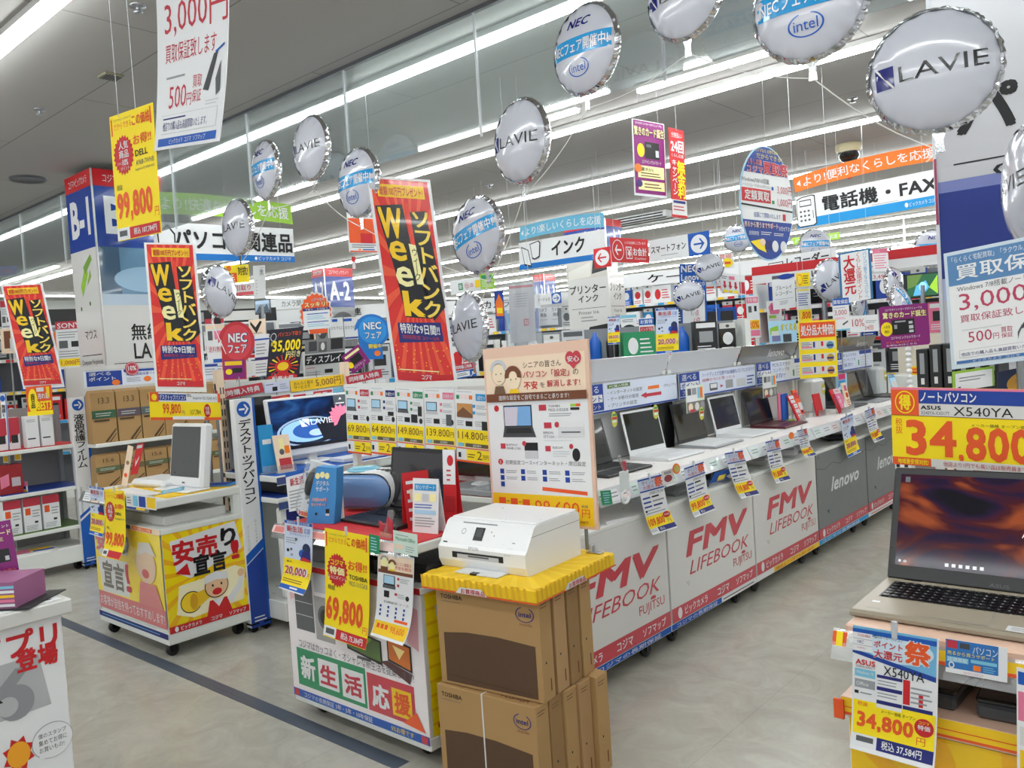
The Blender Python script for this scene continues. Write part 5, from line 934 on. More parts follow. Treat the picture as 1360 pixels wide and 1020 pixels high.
SB = [R(.02, .06, .97, .265, 'e'), E(.155, .15, .075, .065, 'n'), E(.155, .153, .07, .06, (240, 220, 190)), ring(.155, .13, .085, .062, 'l', .35, 24, 180, 360), E(.3, .185, .07, .058, (240, 220, 190)), ring(.3, .168, .082, .06, 'n', .5, 24, 170, 370), E(.13, .15, .006, .004, 'k', 8), E(.18, .148, .006, .004, 'k', 8), E(.28, .185, .006, .004, 'k', 8), E(.33, .183, .006, .004, 'k', 8), R(.14, .19, .18, .193, 'n'), P([(.1, .265), (.12, .218), (.2, .218), (.22, .265)], (110, 84, 60)), P([(.25, .265), (.27, .238), (.34, .238), (.36, .265)], 'Y'),
      T('シニアの皆さん', .4, .092, .76, .128, 'k', 0), E(.84, .09, .04, .035, 'f'), E(.9, .09, .04, .035, 'f'), P([(.805, .1), (.935, .1), (.87, .15)], 'f'), T('安心', .82, .08, .925, .112, 'w', .02), T('パソコン「設定」', .4, .143, .83, .183, 'R', .015), T('の', .86, .15, .91, .18, 'k', 0), T('不安', .4, .2, .53, .245, 'r', .03), T('を', .555, .21, .6, .238, 'k', 0), T('解消します!', .62, .2, .92, .238, 'R', .015),
      R(.02, .262, .975, .308, 'n'), T('面倒な設定をご自宅でまるごと承ります!', .15, .272, .82, .3, 'w', .005), R(.02, .308, .975, .83, 'w'),
      E(.11, .345, .025, .018, 'r'), R(.18, .33, .46, .45, 'k'), R(.19, .337, .45, .445, (120, 170, 220)), P([(.19, .34), (.33, .34), (.31, .445), (.19, .445)], (206, 200, 214)), P([(.18, .45), (.46, .45), (.49, .51), (.16, .51)], 'q'), P([(.21, .457), (.44, .457), (.46, .487), (.19, .487)], 'K'), R(.53, .332, .6, .365, 'R'), T('TOSHIBA', .62, .335, .73, .348, 'k', 0), T('PB25-31EGKB', .62, .355, .8, .37, 'd', 0), L(.62, .378, .85, .4, 2, 's'), R(.82, .333, .87, .347, 'G'), R(.87, .333, .91, .347, 'O'), R(.82, .352, .9, .366, 'k'),
      R(.57, .43, .64, .462, 'R'), E(.69, .443, .022, .016, 'R'), T('EPSON', .56, .48, .65, .493, 'k', 0), T('EP710A', .56, .5, .66, .515, 's', 0), R(.71, .43, .93, .455, (226, 226, 228)), R(.7, .455, .93, .51, (214, 214, 218)), R(.73, .48, .9, .487, 'd'), L(.56, .525, .92, .532, 1, 'l'),
      R(.13, .545, .18, .575, 'R'), T('BUFFALO', .19, .547, .3, .558, 'k', 0), T('WHR-1166', .19, .565, .33, .58, 'd', 0), R(.37, .54, .5, .585, 'k'), R(.37, .585, .5, .63, 'l'), E(.37, .545, .02, .014, 'R'), R(.57, .558, .62, .588, 'R'), T('ELECOM', .64, .562, .73, .573, 'k', 0), L(.64, .582, .8, .62, 3, 'l'), E(.85, .605, .035, .035, 'k'), E(.81, .56, .018, .014, 'R'),
      E(.12, .65, .025, .017, 'r'), T('5', .112, .642, .128, .66, 'w'), T('初期設定コース+インターネット・周辺設定', .17, .64, .93, .665, 'd', 0)]+[R(.11+.21*i, .69+.037*j, .15+.21*i, .718+.037*j, 'u') for i in range(4) for j in range(3) if not (j == 2 and i)]+[L(.17+.21*i, .695+.037*j, .29+.21*i, .715+.037*j, 2, 's') for i in range(4) for j in range(2)]+[P([(.52, .785), (.93, .8), (.93, .82), (.52, .805)], 'O'),
      R(.02, .83, .975, .985, 'Y'), R(.08, .855, .15, .89, 'O'), R(.2, .857, .27, .892, 'O'), R(.32, .86, .39, .895, 'O'), R(.16, .872, .19, .876, 'd'), R(.28, .874, .31, .878, 'd'), R(.15, .905, .22, .91, 'k'), R(.29, .908, .36, .912, 'k'), T('98.600', .44, .86, .85, .935, 'O', 0), T('円', .87, .895, .94, .94, 'O', 0), T('税抜', .87, .872, .93, .887, 'd', 0), T('税込106,488円', .75, .957, .92, .972, 'n', 0)]
sign('poster_board', 'cream framed senior set-up course board standing behind the printer', 'poster board', (641, 464), (780, 450), (655, 692), ('Y', 2.44), 'x', SB, th=.012, pole=(.88, .742, .007))
block('board_clamp', 'metal clamp foot holding the senior board pole on the tray', 'clamp', (-1.80, 2.425, .743), 0, lambda g: (g.box(-.012, -.015, 0, .05, .015, .006, 'l', 'm', .002), g.box(.0, -.012, .006, .012, .012, .03, 'l', 'm', .002)))

# ------------------------------------------------------------------ white app counter at the near left
t = thing('counter', 'white promotional counter with big red app lettering at the near left corner', 'counter', (-2.85, .2, 0))
g = G(); g.box(-.55, -.75, 0, .39, .65, .86, 'w', 'g', .004)
def YZ(y, z): return ((y+.55)/1.4, (.86-z)/.86)
def bx(y0, z0, y1, z1): a, b = YZ(y0, z0), YZ(y1, z1); return a[0], a[1], b[0], b[1]
q = [T('アプリ', *bx(.635, .842, .836, .772), 'r', .045), T('登場', *bx(.728, .79, .832, .728), 'r', .05)]
cb = [YZ(.42, .76), YZ(.784, .765), YZ(.805, .62), YZ(.42, .61)]
q = [P(cb, (176, 177, 180)), P([YZ(.60, .62), YZ(.64, .61), YZ(.76, .74), YZ(.725, .745)], (140, 141, 145)), E(*YZ(.72, .655), .032, .055, (140, 141, 145)), E(*YZ(.70, .65), .018, .03, (176, 177, 180)), T('VISA', *bx(.55, .69, .69, .665), 'k', .03)] + q
q += [P([YZ(.716+.04*math.cos(a*.3927)*(1 if a % 2 else .7), .515+.05*math.sin(a*.3927)*(1 if a % 2 else .7)) for a in range(16)], 'r'), E(*YZ(.716, .515), .02, .04, (236, 160, 30)), R(*bx(.70, .47, .735, .42), 'r')]
q += [E(*YZ(.80, .522), .037, .056, 'd', 40), E(*YZ(.80, .522), .0364, .0548, 'w', 40), P([YZ(.765, .49), YZ(.78, .483), YZ(.752, .465)], 'w'), T('僕のスタンプ', *bx(.765, .548, .836, .535), 'd', -.005), T('集めてお得に', *bx(.765, .53, .836, .515), 'd', -.005), T('お買いもの!', *bx(.765, .51, .828, .496), 'd', -.005)]
face(g, (.3905, -.75, .86), (0, 1.4, 0), (0, 0, -.86), q, .0006, 'g'); g.build('body', t)
g = G(); g.box(-.56, -.77, .86, .42, .67, .9, (206, 206, 202), 'g', .004); g.box(-.54, -.75, .9, .40, .65, .9015, 'w', 'p')
face(g, (.40, .1, .902), (0, .54, 0), (-.3, 0, 0), [P([(.78, .1), (.98, .05), (.99, .08), (.8, .14)], 'd'), P([(.3, .2), (.55, .1), (.75, .16), (.55, .18), (.35, .3)], 'R')], .0005); g.build('worktop', t)
t = thing('brochure_holder', 'clear holder fanned with purple credit card brochures on the white counter', 'brochure holder', (-2.62, .76, .902), R_(52))
g = G(); g.box(-.05, -.03, 0, .06, .03, .004, 'l', 'film'); g.box(-.05, -.03, 0, .06, -.027, .04, 'l', 'film'); g.box(.057, -.03, 0, .06, .03, .05, 'l', 'film'); g.build('holder', t)
PB = [R(0, 0, 1, 1, 'p'), T('コジマポイント', .2, .05, .95, .09, 'w', 0), T('驚きのカード', .06, .12, .97, .2, 'h', .02), T('誕生', .35, .21, .75, .27, 'h', .02), R(.3, .38, .85, .56, 'k'), R(.34, .42, .5, .46, 'd'), R(.72, .48, .83, .54, 'l'), R(.3, .31, .6, .35, 'C'), E(.2, .58, .14, .05, 'y'), T('今すぐお申込', .25, .66, .95, .71, 'o', .01), T('使ってみよう', .25, .73, .95, .78, 'o', .01), R(.35, .84, .7, .92, 'w'), R(.37, .85, .68, .91, 'p')]
for k in range(6):
    b = thing('brochure', ['frontmost purple credit card brochure in the clear holder', 'second purple brochure in the clear holder', 'third purple brochure in the clear holder', 'fourth purple brochure in the clear holder', 'fifth purple brochure in the clear holder', 'rearmost purple brochure in the clear holder'][k], 'brochure', (-2.635-.012*k, .765-.012*k, .907), R_(52))
    g = G(); M = Matrix.Rotation(R_(-6-3.5*k), 4, 'Y') @ Matrix.Rotation(R_(-4), 4, 'X'); g.box(-.05, 0, 0, .05, .003, .205, 'p', 's', 0, M)
    face(g, np.array(M @ Vector((-.05, -.0004, .205))), np.array(M.to_3x3() @ Vector((.1, 0, 0))), np.array(M.to_3x3() @ Vector((0, 0, -.205))), PB, .0004, 's'); g.build('sheet', b)
block('leaflet_pile', 'pile of colourful leaflets at the far left of the white counter', 'leaflet', onZ(-6, 800, .905), R_(40), lambda g: (g.box(-.1, -.07, 0, .1, .07, .07, (150, 90, 130)), [g.box(-.1, -.071, .005+.012*k, .1, -.0705, .012+.012*k, c) for k, c in enumerate(('w', 'P', 'Y', 'w', 'C'))], g.box(-.1, -.08, -.003, .14, .1, .0, 'K')))

# ------------------------------------------------------------------ laptop cart at the near right
t = thing('display_cart', 'beige-edged cart with yellow lower poster holding the large open laptop', 'display cart', (-.16, 2.0, 0))
w, d = .94, .62; h = w/2
box_part('base_frame', t, -h, -d/2, .08, h, d/2, .13, 'm', 'g', .004)
box_part('cabinet', t, -h+.006, -d/2+.006, .13, h-.006, d/2-.006, .705, 'm', 'g', .003)
g = G(); face(g, (-h+.01, -d/2+.002, .70), (w-.02, 0, 0), (0, 0, -.55), rays((238, 176, 20), 20, .3, .5)+[P([(.1, .2), (.5, .16), (.62, .24), (.6, .7), (.12, .72)], 'W'), P([(.14, .24), (.5, .22), (.52, .3), (.14, .34)], 'r'), T('安売', .16, .26, .56, .66, 'r', .06), R(0, .9, 1, 1, 'r')], .0008, 's', 'Y'); g.build('front_poster', t)
box_part('lower_deck', t, -h-.004, -d/2-.01, .705, h, d/2, .745, 'x', 'g', .003)
g = G(); face(g, (-h, -d/2-.0106, .745), (w, 0, 0), (0, 0, -.04), [R(0, 0, 1, .75, 'Y'), R(0, .45, 1, .5, 'O'), R(0, .75, 1, .88, 'O')], .0006); g.build('yellow_strip', t)
for sx in (-1, 1): box_part('post', t, sx*(h-.03)-.02, d/2-.06, .745, sx*(h-.03)+.02, d/2-.02, .87, 'm', 'g', .003)
box_part('shelf_deck', t, -h+.012, -d/2-.005, .868, h, d/2, .898, 'x', 'g', .004)
g = G(); g.prism([(-d/2-.006, .885), (-d/2-.004, .885), (-d/2-.03, .83), (-d/2-.032, .83)], (-h-.01, 0, 0), (0, 1, 0), (0, 0, 1), (w, 0, 0), 'l', 'film')
face(g, (-h-.01, -d/2-.0075, .884), (w, 0, 0), (0, -.012, -.03), [R(0, .1, .03, 1, 'O'), R(.008, .1, .022, 1, 'y'), R(.1, .2, 1, 1, 'Y'), R(.1, .8, 1, 1, 'O')], .0006); g.build('price_rail', t)
box_part('rail_end', t, -h-.014, -d/2-.018, .70, -h+.006, -d/2-.012, .74, 'O', 'p')
for sx in (-1, 1):
    for sy in (-1, 1): caster(t, sx*(h-.1), sy*(d/2-.08), .035)
for k in range(2): block('laptop_box', ['flat black laptop box on the lower shelf under the blue support card', 'flat black device beside the hanging 34,800 yen tag on the lower shelf'][k], 'carton', ((-.25, -.50)[k], 1.84, .746), R_((3, -2)[k]), lambda g, k=k: (g.box(-.145+.05*k, -.12, 0, .2-.12*k, .16, .03, 'q', 'g', .006), g.box(-.145+.05*k, -.12, .03, .2-.12*k, .16, .042, 'k', 's', .004)))
laptop('large open laptop with gold deck and a glowing orange and purple wallpaper', (-.432, 1.857, .899), R_(0), .381, .255, .262, 22, (150, 140, 122), deck=(164, 154, 136), bezel='K', keys='k', smat='sunset', bz=.016, keycells=(18, 6),
       prints=[T('ASUS', .72, .55, .82, .6, (206, 196, 190), .02), T('夜景', .86, .55, .93, .59, (180, 150, 140), 0), R(.02, .94, .035, .965, 'l'), E(.06, .955, .012, .015, 's', 10)]+[R(.3+.04*k, .93, .322+.04*k, .965, 'l') for k in range(6)]+[R(.03, .03, .06, .09, 'd')], lidprints=[T('ASUS', .55, .945, .65, .975, 'd', .02)], deckprints=[R(.06, .72, .1, .76, 'w'), R(.06, .9, .14, .93, (150, 140, 122)), R(.74, .86, 1, .98, 'w'), L(.76, .88, .98, .96, 3, 's')])
FEST = [P([(0, 0), (.98, .0), (.98, .33), (0, .2)], (110, 176, 216)), E(.55, .14, .4, .11, (206, 226, 240)), P([(.0, .02), (.98, .02), (.98, .06), (.0, .05)], 'b'), P([(0, .19), (.98, .3), (.98, .34), (0, .22)], 'u'), R(.0, .05, .24, .2, 'w'), T('TOSHIBA', .06, .06, .22, .08, 'R', 0), R(0, .098, .24, .1, 'k'), T('NEC', .06, .11, .14, .135, 'B', 0), R(0, .148, .24, .15, 'k'), T('FUJITSU', .06, .165, .16, .18, 'R', 0), T('国内メーカーパソコン', .26, .045, .6, .075, 'k', 0), T('ポイント', .26, .09, .6, .145, 'R', .03, 'w'), T('大還元', .26, .16, .6, .23, 'R', .03, 'w'), T('祭', .62, .05, .92, .235, 'O', .05, 'w')]
sign('price_tag', 'white and yellow 34,800 yen tag hanging from the laptop cart front edge', 'price tag', (1133, 830), (1247, 849), (1131, 990), ('Y', 1.645), 'w', FEST+[T('ASUS', .04, .265, .28, .31, 'r', .03), T('X540YA-XX017T', .04, .315, .28, .335, 'd', 0), R(.03, .345, .28, .41, 'C'), T('Windows 10', .05, .36, .26, .385, 'w', 0), R(.03, .43, .28, .5, 's'), T('Office', .05, .45, .2, .48, 'w'), R(.03, .525, .08, .575, 'k'), L(.1, .53, .28, .57, 2, 'd'), T('X540YA', .38, .285, .85, .36, 'k', 0),
     R(.3, .365, .6, .39, 'B'), R(.3, .46, .6, .49, 'B'), R(.3, .57, .6, .6, 'B'), R(.61, .365, .69, .56, 'r'), R(.79, .46, .84, .56, 'r'), R(.61, .57, .95, .6, 'B'), L(.31, .4, .6, .45, 2, 's'), L(.31, .5, .6, .55, 2, 's'), L(.7, .4, .95, .55, 4, 's'), L(.31, .61, .6, .64, 1, 's'), R(.02, .6, .98, .87, 'y'), R(.02, .55, .29, .6, 'w'), R(.3, .6, .6, .63, 'w'), T('税抜', .07, .61, .2, .645, 'O', 0), T('メーカー価格 オープン', .36, .64, .76, .67, 'k', 0), T('34,800', .07, .69, .74, .83, 'O', .05), T('円', .78, .79, .88, .85, 'O', 0), E(.86, .71, .11, .07, 'r'), T('コジマ', .8, .66, .92, .685, 'y', .01), T('特価', .79, .69, .93, .73, 'w', .02), R(.02, .87, .32, .95, 'w'), L(.07, .885, .28, .93, 1, 'd', .9, 0), R(.32, .87, .98, .965, 'B'), T('税込 37,584円', .38, .885, .85, .95, 'w', .02)], th=.001, curl=.012, cexp=7, clip=True)
sign('info_card', 'blue trade-in card on the laptop cart rail under the keyboard', 'info card', (1256, 848), (1338, 861), (1256, 892), ('Y', 1.652), 'w', [R(0, 0, .86, .85, (40, 110, 180)), R(.02, .02, .2, .25, 'R'), R(.24, .06, .4, .22, 'q'), T('パソコン', .45, .1, .85, .32, 'w', .01), T('売るから買うサポート', .03, .33, .8, .45, 'y', .01), R(.02, .5, .38, .66, 'C'), T('店頭買取', .04, .52, .36, .64, 'w'), ring(.1, .75, .05, .1, 'w', .4, 16), R(.42, .5, .84, .6, 'C'), L(.62, .64, .84, .82, 3, 'C'), R(.46, .66, .58, .82, 'o'), T('コジマ×ソフマップ', .3, .9, .62, .97, 'r', 0)], th=.001)
sign('info_card', 'pink and white standing card hanging at the frame edge of the laptop cart', 'info card', (1350, 886), (1392, 896), (1351, 1040), ('Y', 1.64), 'w', [R(.05, .03, .95, .14, 'b'), R(.05, .2, .95, .45, 'P'), R(.1, .5, .9, .66, 'W'), R(.1, .7, .9, .95, 'Y')], th=.001)
sign('price_board', 'wide yellow 34,800 yen notebook price board behind the large laptop', 'price board', (1183, 514), (1450, 519), (1186, 616), ('Y', 2.2), 'y', [R(0, 0, 1, .045, 'P'), R(0, .03, .155, .36, 'O'), ring(.078, .19, .055, .145, 'y', .1, 36), T('得', .045, .09, .112, .29, 'y', .05), R(.155, .03, 1, .2, 'u'), T('ノートパソコン', .165, .05, .46, .175, 'w', .03), R(.155, .2, 1, .36, 'W'), T('ASUS', .165, .225, .275, .275, 'k', .04), T('X540YA-XX017T', .165, .295, .32, .34, 'd', 0), T('X540YA', .34, .23, .64, .34, 'k', .005), R(.0, .355, 1, .362, 'n'), V_('税抜', .022, .4, .06, .6, 'O', 0), T('メーカー価格 オープン価格', .43, .43, .72, .47, 'k', 0), T('34', .078, .41, .352, .87, 'O', .04), T(',', .362, .82, .388, .93, 'O', .04), T('800', .40, .47, .73, .89, 'O', .04), T('円', .76, .65, .86, .88, 'O', .03), R(0, .9, .215, 1, 'O'), T('地域最安値対抗!', .03, .915, .2, .985, 'y', .03), R(.215, .9, 1, 1, 'W'), T('他店より1円でも高い品は販売員まで', .28, .92, .7, .98, 'R', .01)], th=.006, pole=(.5, .9, .008))
sign('poster_board', 'blue-headed laptop buyback board in a clear frame before the white pillar', 'poster board', (1253, 337), (1408, 305), (1264, 491), ('T', 2.75, 2.55), (200, 214, 226), [R(.03, .03, .97, .96, 'w'), R(.03, .03, .97, .29, (84, 130, 178)), T('「らくらく宅配買取」「ラクウル」ご利用限定', .07, .05, .95, .1, 'w', 0), T('買取保証', .1, .12, .95, .25, 'w', .02), T('Windows 7/8搭載ノートPCは', .1, .3, .85, .35, 'd', -.005), T('3,000', .11, .37, .7, .53, (180, 60, 90), .005), T('円', .73, .44, .83, .52, (180, 60, 90), 0), T('買取保証致します', .11, .55, .85, .615, (180, 60, 90), .005), L(.12, .67, .5, .69, 1, 'l'), T('500', .17, .7, .38, .79, (180, 60, 90), 0), T('円', .39, .74, .44, .79, (180, 60, 90), 0), T('買取', .46, .7, .56, .745, (180, 60, 90), 0), T('保証', .46, .75, .56, .79, (180, 60, 90), 0), P([(.62, .74), (.66, .68), (.82, .62), (.86, .64), (.7, .72)], 'q'), P([(.6, .82), (.6, .76), (.64, .7), (.65, .71), (.615, .77)], 'd'), R(.08, .845, .93, .915, 'l'), R(.085, .85, .925, .91, 'w'), T('他店での購入品も高額買取いたします。', .1, .868, .8, .9, 'B', 0), R(.05, .935, .95, .96, (60, 110, 170)), T('ビックカメラ  コジマ  ソフマップ', .2, .938, .85, .957, 'w', 0)], th=.008, pole=(.6, .6, .012))
sign('poster', 'white home-delivery buyback poster with a brown-haired figure behind the laptop', 'poster', (1245, 612), (1440, 634), (1245, 700), ('Y', 2.75), (206, 206, 208), [E(.1, .16, .045, .22, (120, 84, 56)), E(.1, .2, .032, .16, (236, 214, 196)), P([(.07, .4), (.2, .42), (.2, .75), (.08, .72)], (220, 150, 40)), P([(.12, .46), (.24, .52), (.24, .8), (.12, .76)], (186, 110, 50)), E(.3, .25, .06, .22, 'T'), E(.36, .38, .05, .18, 'T'), E(.42, .3, .06, .22, 'T'), E(.48, .42, .05, .18, 'T'), T('ラクウル', .26, .12, .52, .5, 'y', .05, 'n'), E(.62, .1, .12, .38, 'b'), L(.56, .1, .7, .25, 2, 'a'), T('1,000円', .26, .6, .44, .8, 'R', -.004), R(.47, .68, .5, .8, 'R'), R(.53, .72, .56, .78, 'n'), R(.58, .72, .61, .78, 's')], th=.004, pole=(.4, .3, .01))

# ------------------------------------------------------------------ foil balloons
NECP = [T('NEC', .33, .15, .68, .255, 'B', .03, None, 0, .12), R(.02, .37, .98, .585, 'c'), T('NECフェア開催中!', .05, .405, .95, .555, 'w', .02), ring(.5, .735, .17, .11, 'b', .1, 30, -70, 250), T('intel', .385, .685, .615, .785, 'b', .005)]
LAVP = [R(.03, .405, .185, .6, 'B'), P([(.03, .405), (.05, .405)]+[(.05+.0135*i, .405+.0195*i) for i in range(1, 11)]+[(.165-.0135*i, .6-.0195*i) for i in range(0, 10)], 'W'), T('LAVIE', .225, .43, .93, .57, 'k', -.002)]
def balloon(label, px, py_, t, az, roll=0, front='N', pitch=0, rad=.21, crink=True):
    c = at(px, py_, t); a = R_(az)
    r = np.array([math.cos(a), math.sin(a), 0]); n = np.array([math.sin(a), -math.cos(a), 0]); u = np.array([0, 0, 1.])
    p = R_(pitch); n, u = n*math.cos(p)+u*math.sin(p), u*math.cos(p)-n*math.sin(p)
    q = R_(roll); r, u = r*math.cos(q)+u*math.sin(q), u*math.cos(q)-r*math.sin(q)
    o = thing('balloon', label, 'balloon', c, 0, None)
    hh = .62
    def prof(s): return hh*.5*(max(0, 1-s**2.4))**.62
    def pt(x, y, side, h=0):
        s = math.hypot(x, y)
        return (r*x + u*y + n*side*(prof(min(s, 1))+h/rad))*rad
    NR, NA = 9, 72; rr = random.Random(int(px*7+py_))
    for side, des in ((1, front), (-1, 'L' if front == 'N' else 'N')):
        g = G(); V = [pt(0, 0, side)]; ss = [math.sin(math.pi/2*(i+1)/NR*.962) for i in range(NR)]
        cr = [rr.uniform(-1, 1) for _ in range(NA)]
        for i, s in enumerate(ss):
            for k in range(NA):
                th = 2*math.pi*k/NA; w = max(0, (s-.72)/.28)
                V.append(pt(s*math.cos(th), s*math.sin(th), side, (.0065)*w*(math.sin(th*17+cr[k // 6]*2) + .5*cr[k])*rad/.21 if crink else 0))
        F = [(0, 1+k, 1+(k+1) % NA) for k in range(NA)]+[(1+i*NA+k, 1+(i+1)*NA+k, 1+(i+1)*NA+(k+1) % NA, 1+i*NA+(k+1) % NA) for i in range(NR-1) for k in range(NA)]
        if side < 0: F = [f[::-1] for f in F]
        g.add(V, F, (190, 192, 202), 's', True)
        fn = lambda uv, h: np.array([pt((x-.5)*1.84*side, -(y-.5)*1.84, side, h) for x, y in uv])
        put(g, fn, NECP if des == 'N' else LAVP, .0014, 's', sub=(14, 6)); g.build('printed_side', o)
    g = G(); V = []                                  # crinkled silver rim
    for k in range(120):
        th = 2*math.pi*k/120; w = rr.uniform(-1, 1)
        for s, z in ((.955, .105), (1.0+.012*w, .035+.02*rr.uniform(-1, 1)), (1.03+.015*w, 0), (1.0+.012*w, -.035+.02*rr.uniform(-1, 1)), (.955, -.105)):
            V.append((r*math.cos(th)*s + u*math.sin(th)*s + n*z)*rad)
    g.add(V, [(5*k+j, 5*k+j+1, 5*((k+1) % 120)+j+1, 5*((k+1) % 120)+j) for k in range(120) for j in range(4)], (206, 206, 208), 'f'); g.build('silver_rim', o)
    g = G(); b = -u*rad*1.0
    g.prism([(-.022, .0), (.022, .0), (.012, -.03), (.016, -.07), (-.016, -.07), (-.012, -.03)], b-n*.002, r, u, n*.004, (210, 212, 214), 'f'); g.build('neck', o)
    return c, c-u*rad*1.3, o
BL = {}
for k, args in enumerate((
    ('largest white balloon with a dark square logo and thin black lettering', 1240, 95, 2.86, 12, 2, 'L'),
    ('white balloon cut by the top edge showing an oval blue emblem', 1075, 5, 3.05, 4, 0, 'N'),
    ('plain-bottomed white balloon cut by the top edge of the photo', 910, -8, 3.45, -6, 0, 'L', 0, .188),
    ('tilted white balloon with a cyan band high above the tower of banners', 779, 66, 3.8, -8, -3, 'N', 0, .202),
    ('white balloon with thin lettering left of the tilted cyan-banded one', 693, 188, 4.1, -10, -3, 'L', 0, .205),
    ('white balloon with cyan band right of the tall red banner', 635, 312, 4.6, -6, 14, 'N'),
    ('white balloon with lettering partly behind the tall red banner foot', 624, 434, 5.0, -18, 6, 'L'),
    ('white balloon with cyan band tucked behind the tall red banner top', 477, 243, 4.75, -4, 0, 'N', 0, .196),
    ('white lettered balloon between two cyan-banded ones near the glass barrier', 414, 197, 5.05, -4, 0, 'L', 0, .193),
    ('small cyan-banded balloon at the left of the balloon garland', 354, 226, 5.5, -8, 0, 'N', 0, .193),
    ('small lettered balloon over the computer accessories banner', 316, 302, 6.2, -2, 0, 'L'),
    ('balloon turned edge-on beside the middle red banner', 291, 387, 6.6, 114, -26, 'L'),
    ('big balloon seen edge-on at the right frame edge', 1362, 248, 2.95, -68, 6, 'L'),
    ('upper of two small lettered balloons before the smartphone board', 942, 355, 8.3, 30, 14, 'L', 0, .142),
    ('lower of two small lettered balloons before the smartphone board', 915, 393, 8.3, 30, 14, 'L', 0, .148),
    ('small cyan-banded balloon half hidden by the oval board', 979, 317, 8.6, 34, 4, 'N', 0, .14),
    ('small cyan-banded balloon before the recorder banner', 1082, 325, 11.2, 36, -2, 'N'),
    ('small cyan-banded balloon half hidden by the white pillar', 1238, 330, 9.2, 44, 0, 'N'),
    ('balloon lying tilted over the far laptops by the green screen', 1190, 382, 8.4, 80, -62, 'L', 10),
    ('tilted balloon just above the purple card sign', 1198, 406, 8.0, 84, -64, 'N', 14),
    ('balloon drooping right of the small buyback slip', 1142, 410, 8.2, 96, 46, 'N', 8),
    ('balloon drooping behind the large reward poster', 1102, 372, 8.4, 62, 32, 'L', 0))):
    BL[k] = balloon(*args)
def cord(o, p, q, sag=.03):
    g = G(); p, q = np.array(p), np.array(q); b = np.array(o.location)
    g.tube([p+(q-p)*i/6-np.array((0, 0, sag*math.sin(math.pi*i/6)))-b for i in range(7)], .0024 if dist(p) < 5 else .003, (226, 226, 222), 'p', 5); g.build('string', o)
for a, b in ((0, 1), (1, 2), (2, 3), (3, 4), (4, 5), (9, 8), (8, 7), (7, 5), (10, 9)):
    cord(BL[a][2], BL[a][1], BL[b][1])
for a, (x, y, t) in {10: (321, 350, 6.25), 11: (300, 470, 6.4), 5: (632, 420, 4.9), 18: (1220, 470, 8), 19: (1222, 460, 7.8), 20: (1160, 440, 8), 21: (1118, 410, 8.35), 6: (625, 500, 5.1), 0: (1230, 215, 2.9), 12: (1345, 350, 3)}.items():
    cord(BL[a][2], BL[a][1], at(x, y, t), 0)
for a in (13, 14, 15, 16, 17):
    cord(BL[a][2], BL[a][1], (*BL[a][1][:2], 0), 0)

# ------------------------------------------------------------------ tall red banners
WK = [R(.05, .012, .95, .965, (214, 40, 32))]+[P([(.05+.9*a, .012+.953*b) for a, b in p[1]], (232, 84, 50)) for p in rays('O', 20, .5, .48)]
WK += [P([(.07, .14), (.50, .125), (.55, .3), (.72, .46), (.74, .66), (.32, .66), (.25, .45)], 'k'), P([(.6, .16), (.86, .15), (.97, .6), (.76, .67), (.64, .5)], 'k'), P([(.53, .12), (.6, .12), (.63, .34), (.56, .34)], (226, 60, 40)),
       R(.14, .035, .88, .095, 'Y'), T('総額100万円プレゼント!', .17, .045, .85, .088, 'r', .02), T('W', .1, .145, .46, .29, 'Y', .05), T('e', .2, .30, .47, .395, 'Y', .025), T('e', .25, .42, .52, .515, 'h', .025), T('k', .31, .535, .64, .655, 'Y', .05), V_('ソフトバンク', .62, .15, .92, .66, (246, 214, 90), .03), P([(.52, .31), (.63, .315), (.68, .5), (.57, .5)], 'h'), V_('ウィーク', .55, .33, .65, .485, 'k', .01),
       P([(.17, .69), (.86, .675), (.87, .765), (.16, .785)], 'B'), T('特別な9日間!!', .2, .69, .83, .738, 'w', .03), T('期間限定 2/1〜2/9', .22, .745, .8, .765, 'R', .01)]
rr = random.Random(5); WK += [R(u, v, u+.014, v+.005, 'Y') for u, v in [(.08+.84*rr.random(), .79+.14*rr.random()) for _ in range(34)]]
WK += [R(.05, .925, .95, .965, 'r'), T('コジマ', .44, .93, .6, .955, 'w', .02), L(.1, .905, .9, .92, 1, 'h', .3)]
sign('tall_banner', 'largest tall red campaign banner with yellow Week lettering, in front of the sheet row', 'banner', (487, 233), (571, 239), (526, 514), ('T', 4.62), 'w', WK, th=.003, pole=(.3, 1.02, .008), mt='s')
sign('tall_banner', 'tall red campaign banner with yellow lettering above the sale cart', 'banner', (191, 322), (259, 323), (207, 520), ('T', 4.78), 'w', WK, th=.003, pole=(.95, .848, .008), mt='s')
sign('tall_banner', 'tall red campaign banner with a curled foot at the left frame edge', 'banner', (1, 379), (56, 376), (31, 517), ('T', 6.6), 'w', WK, th=.003, pole=(.6, 1.004, .008), mt='s')

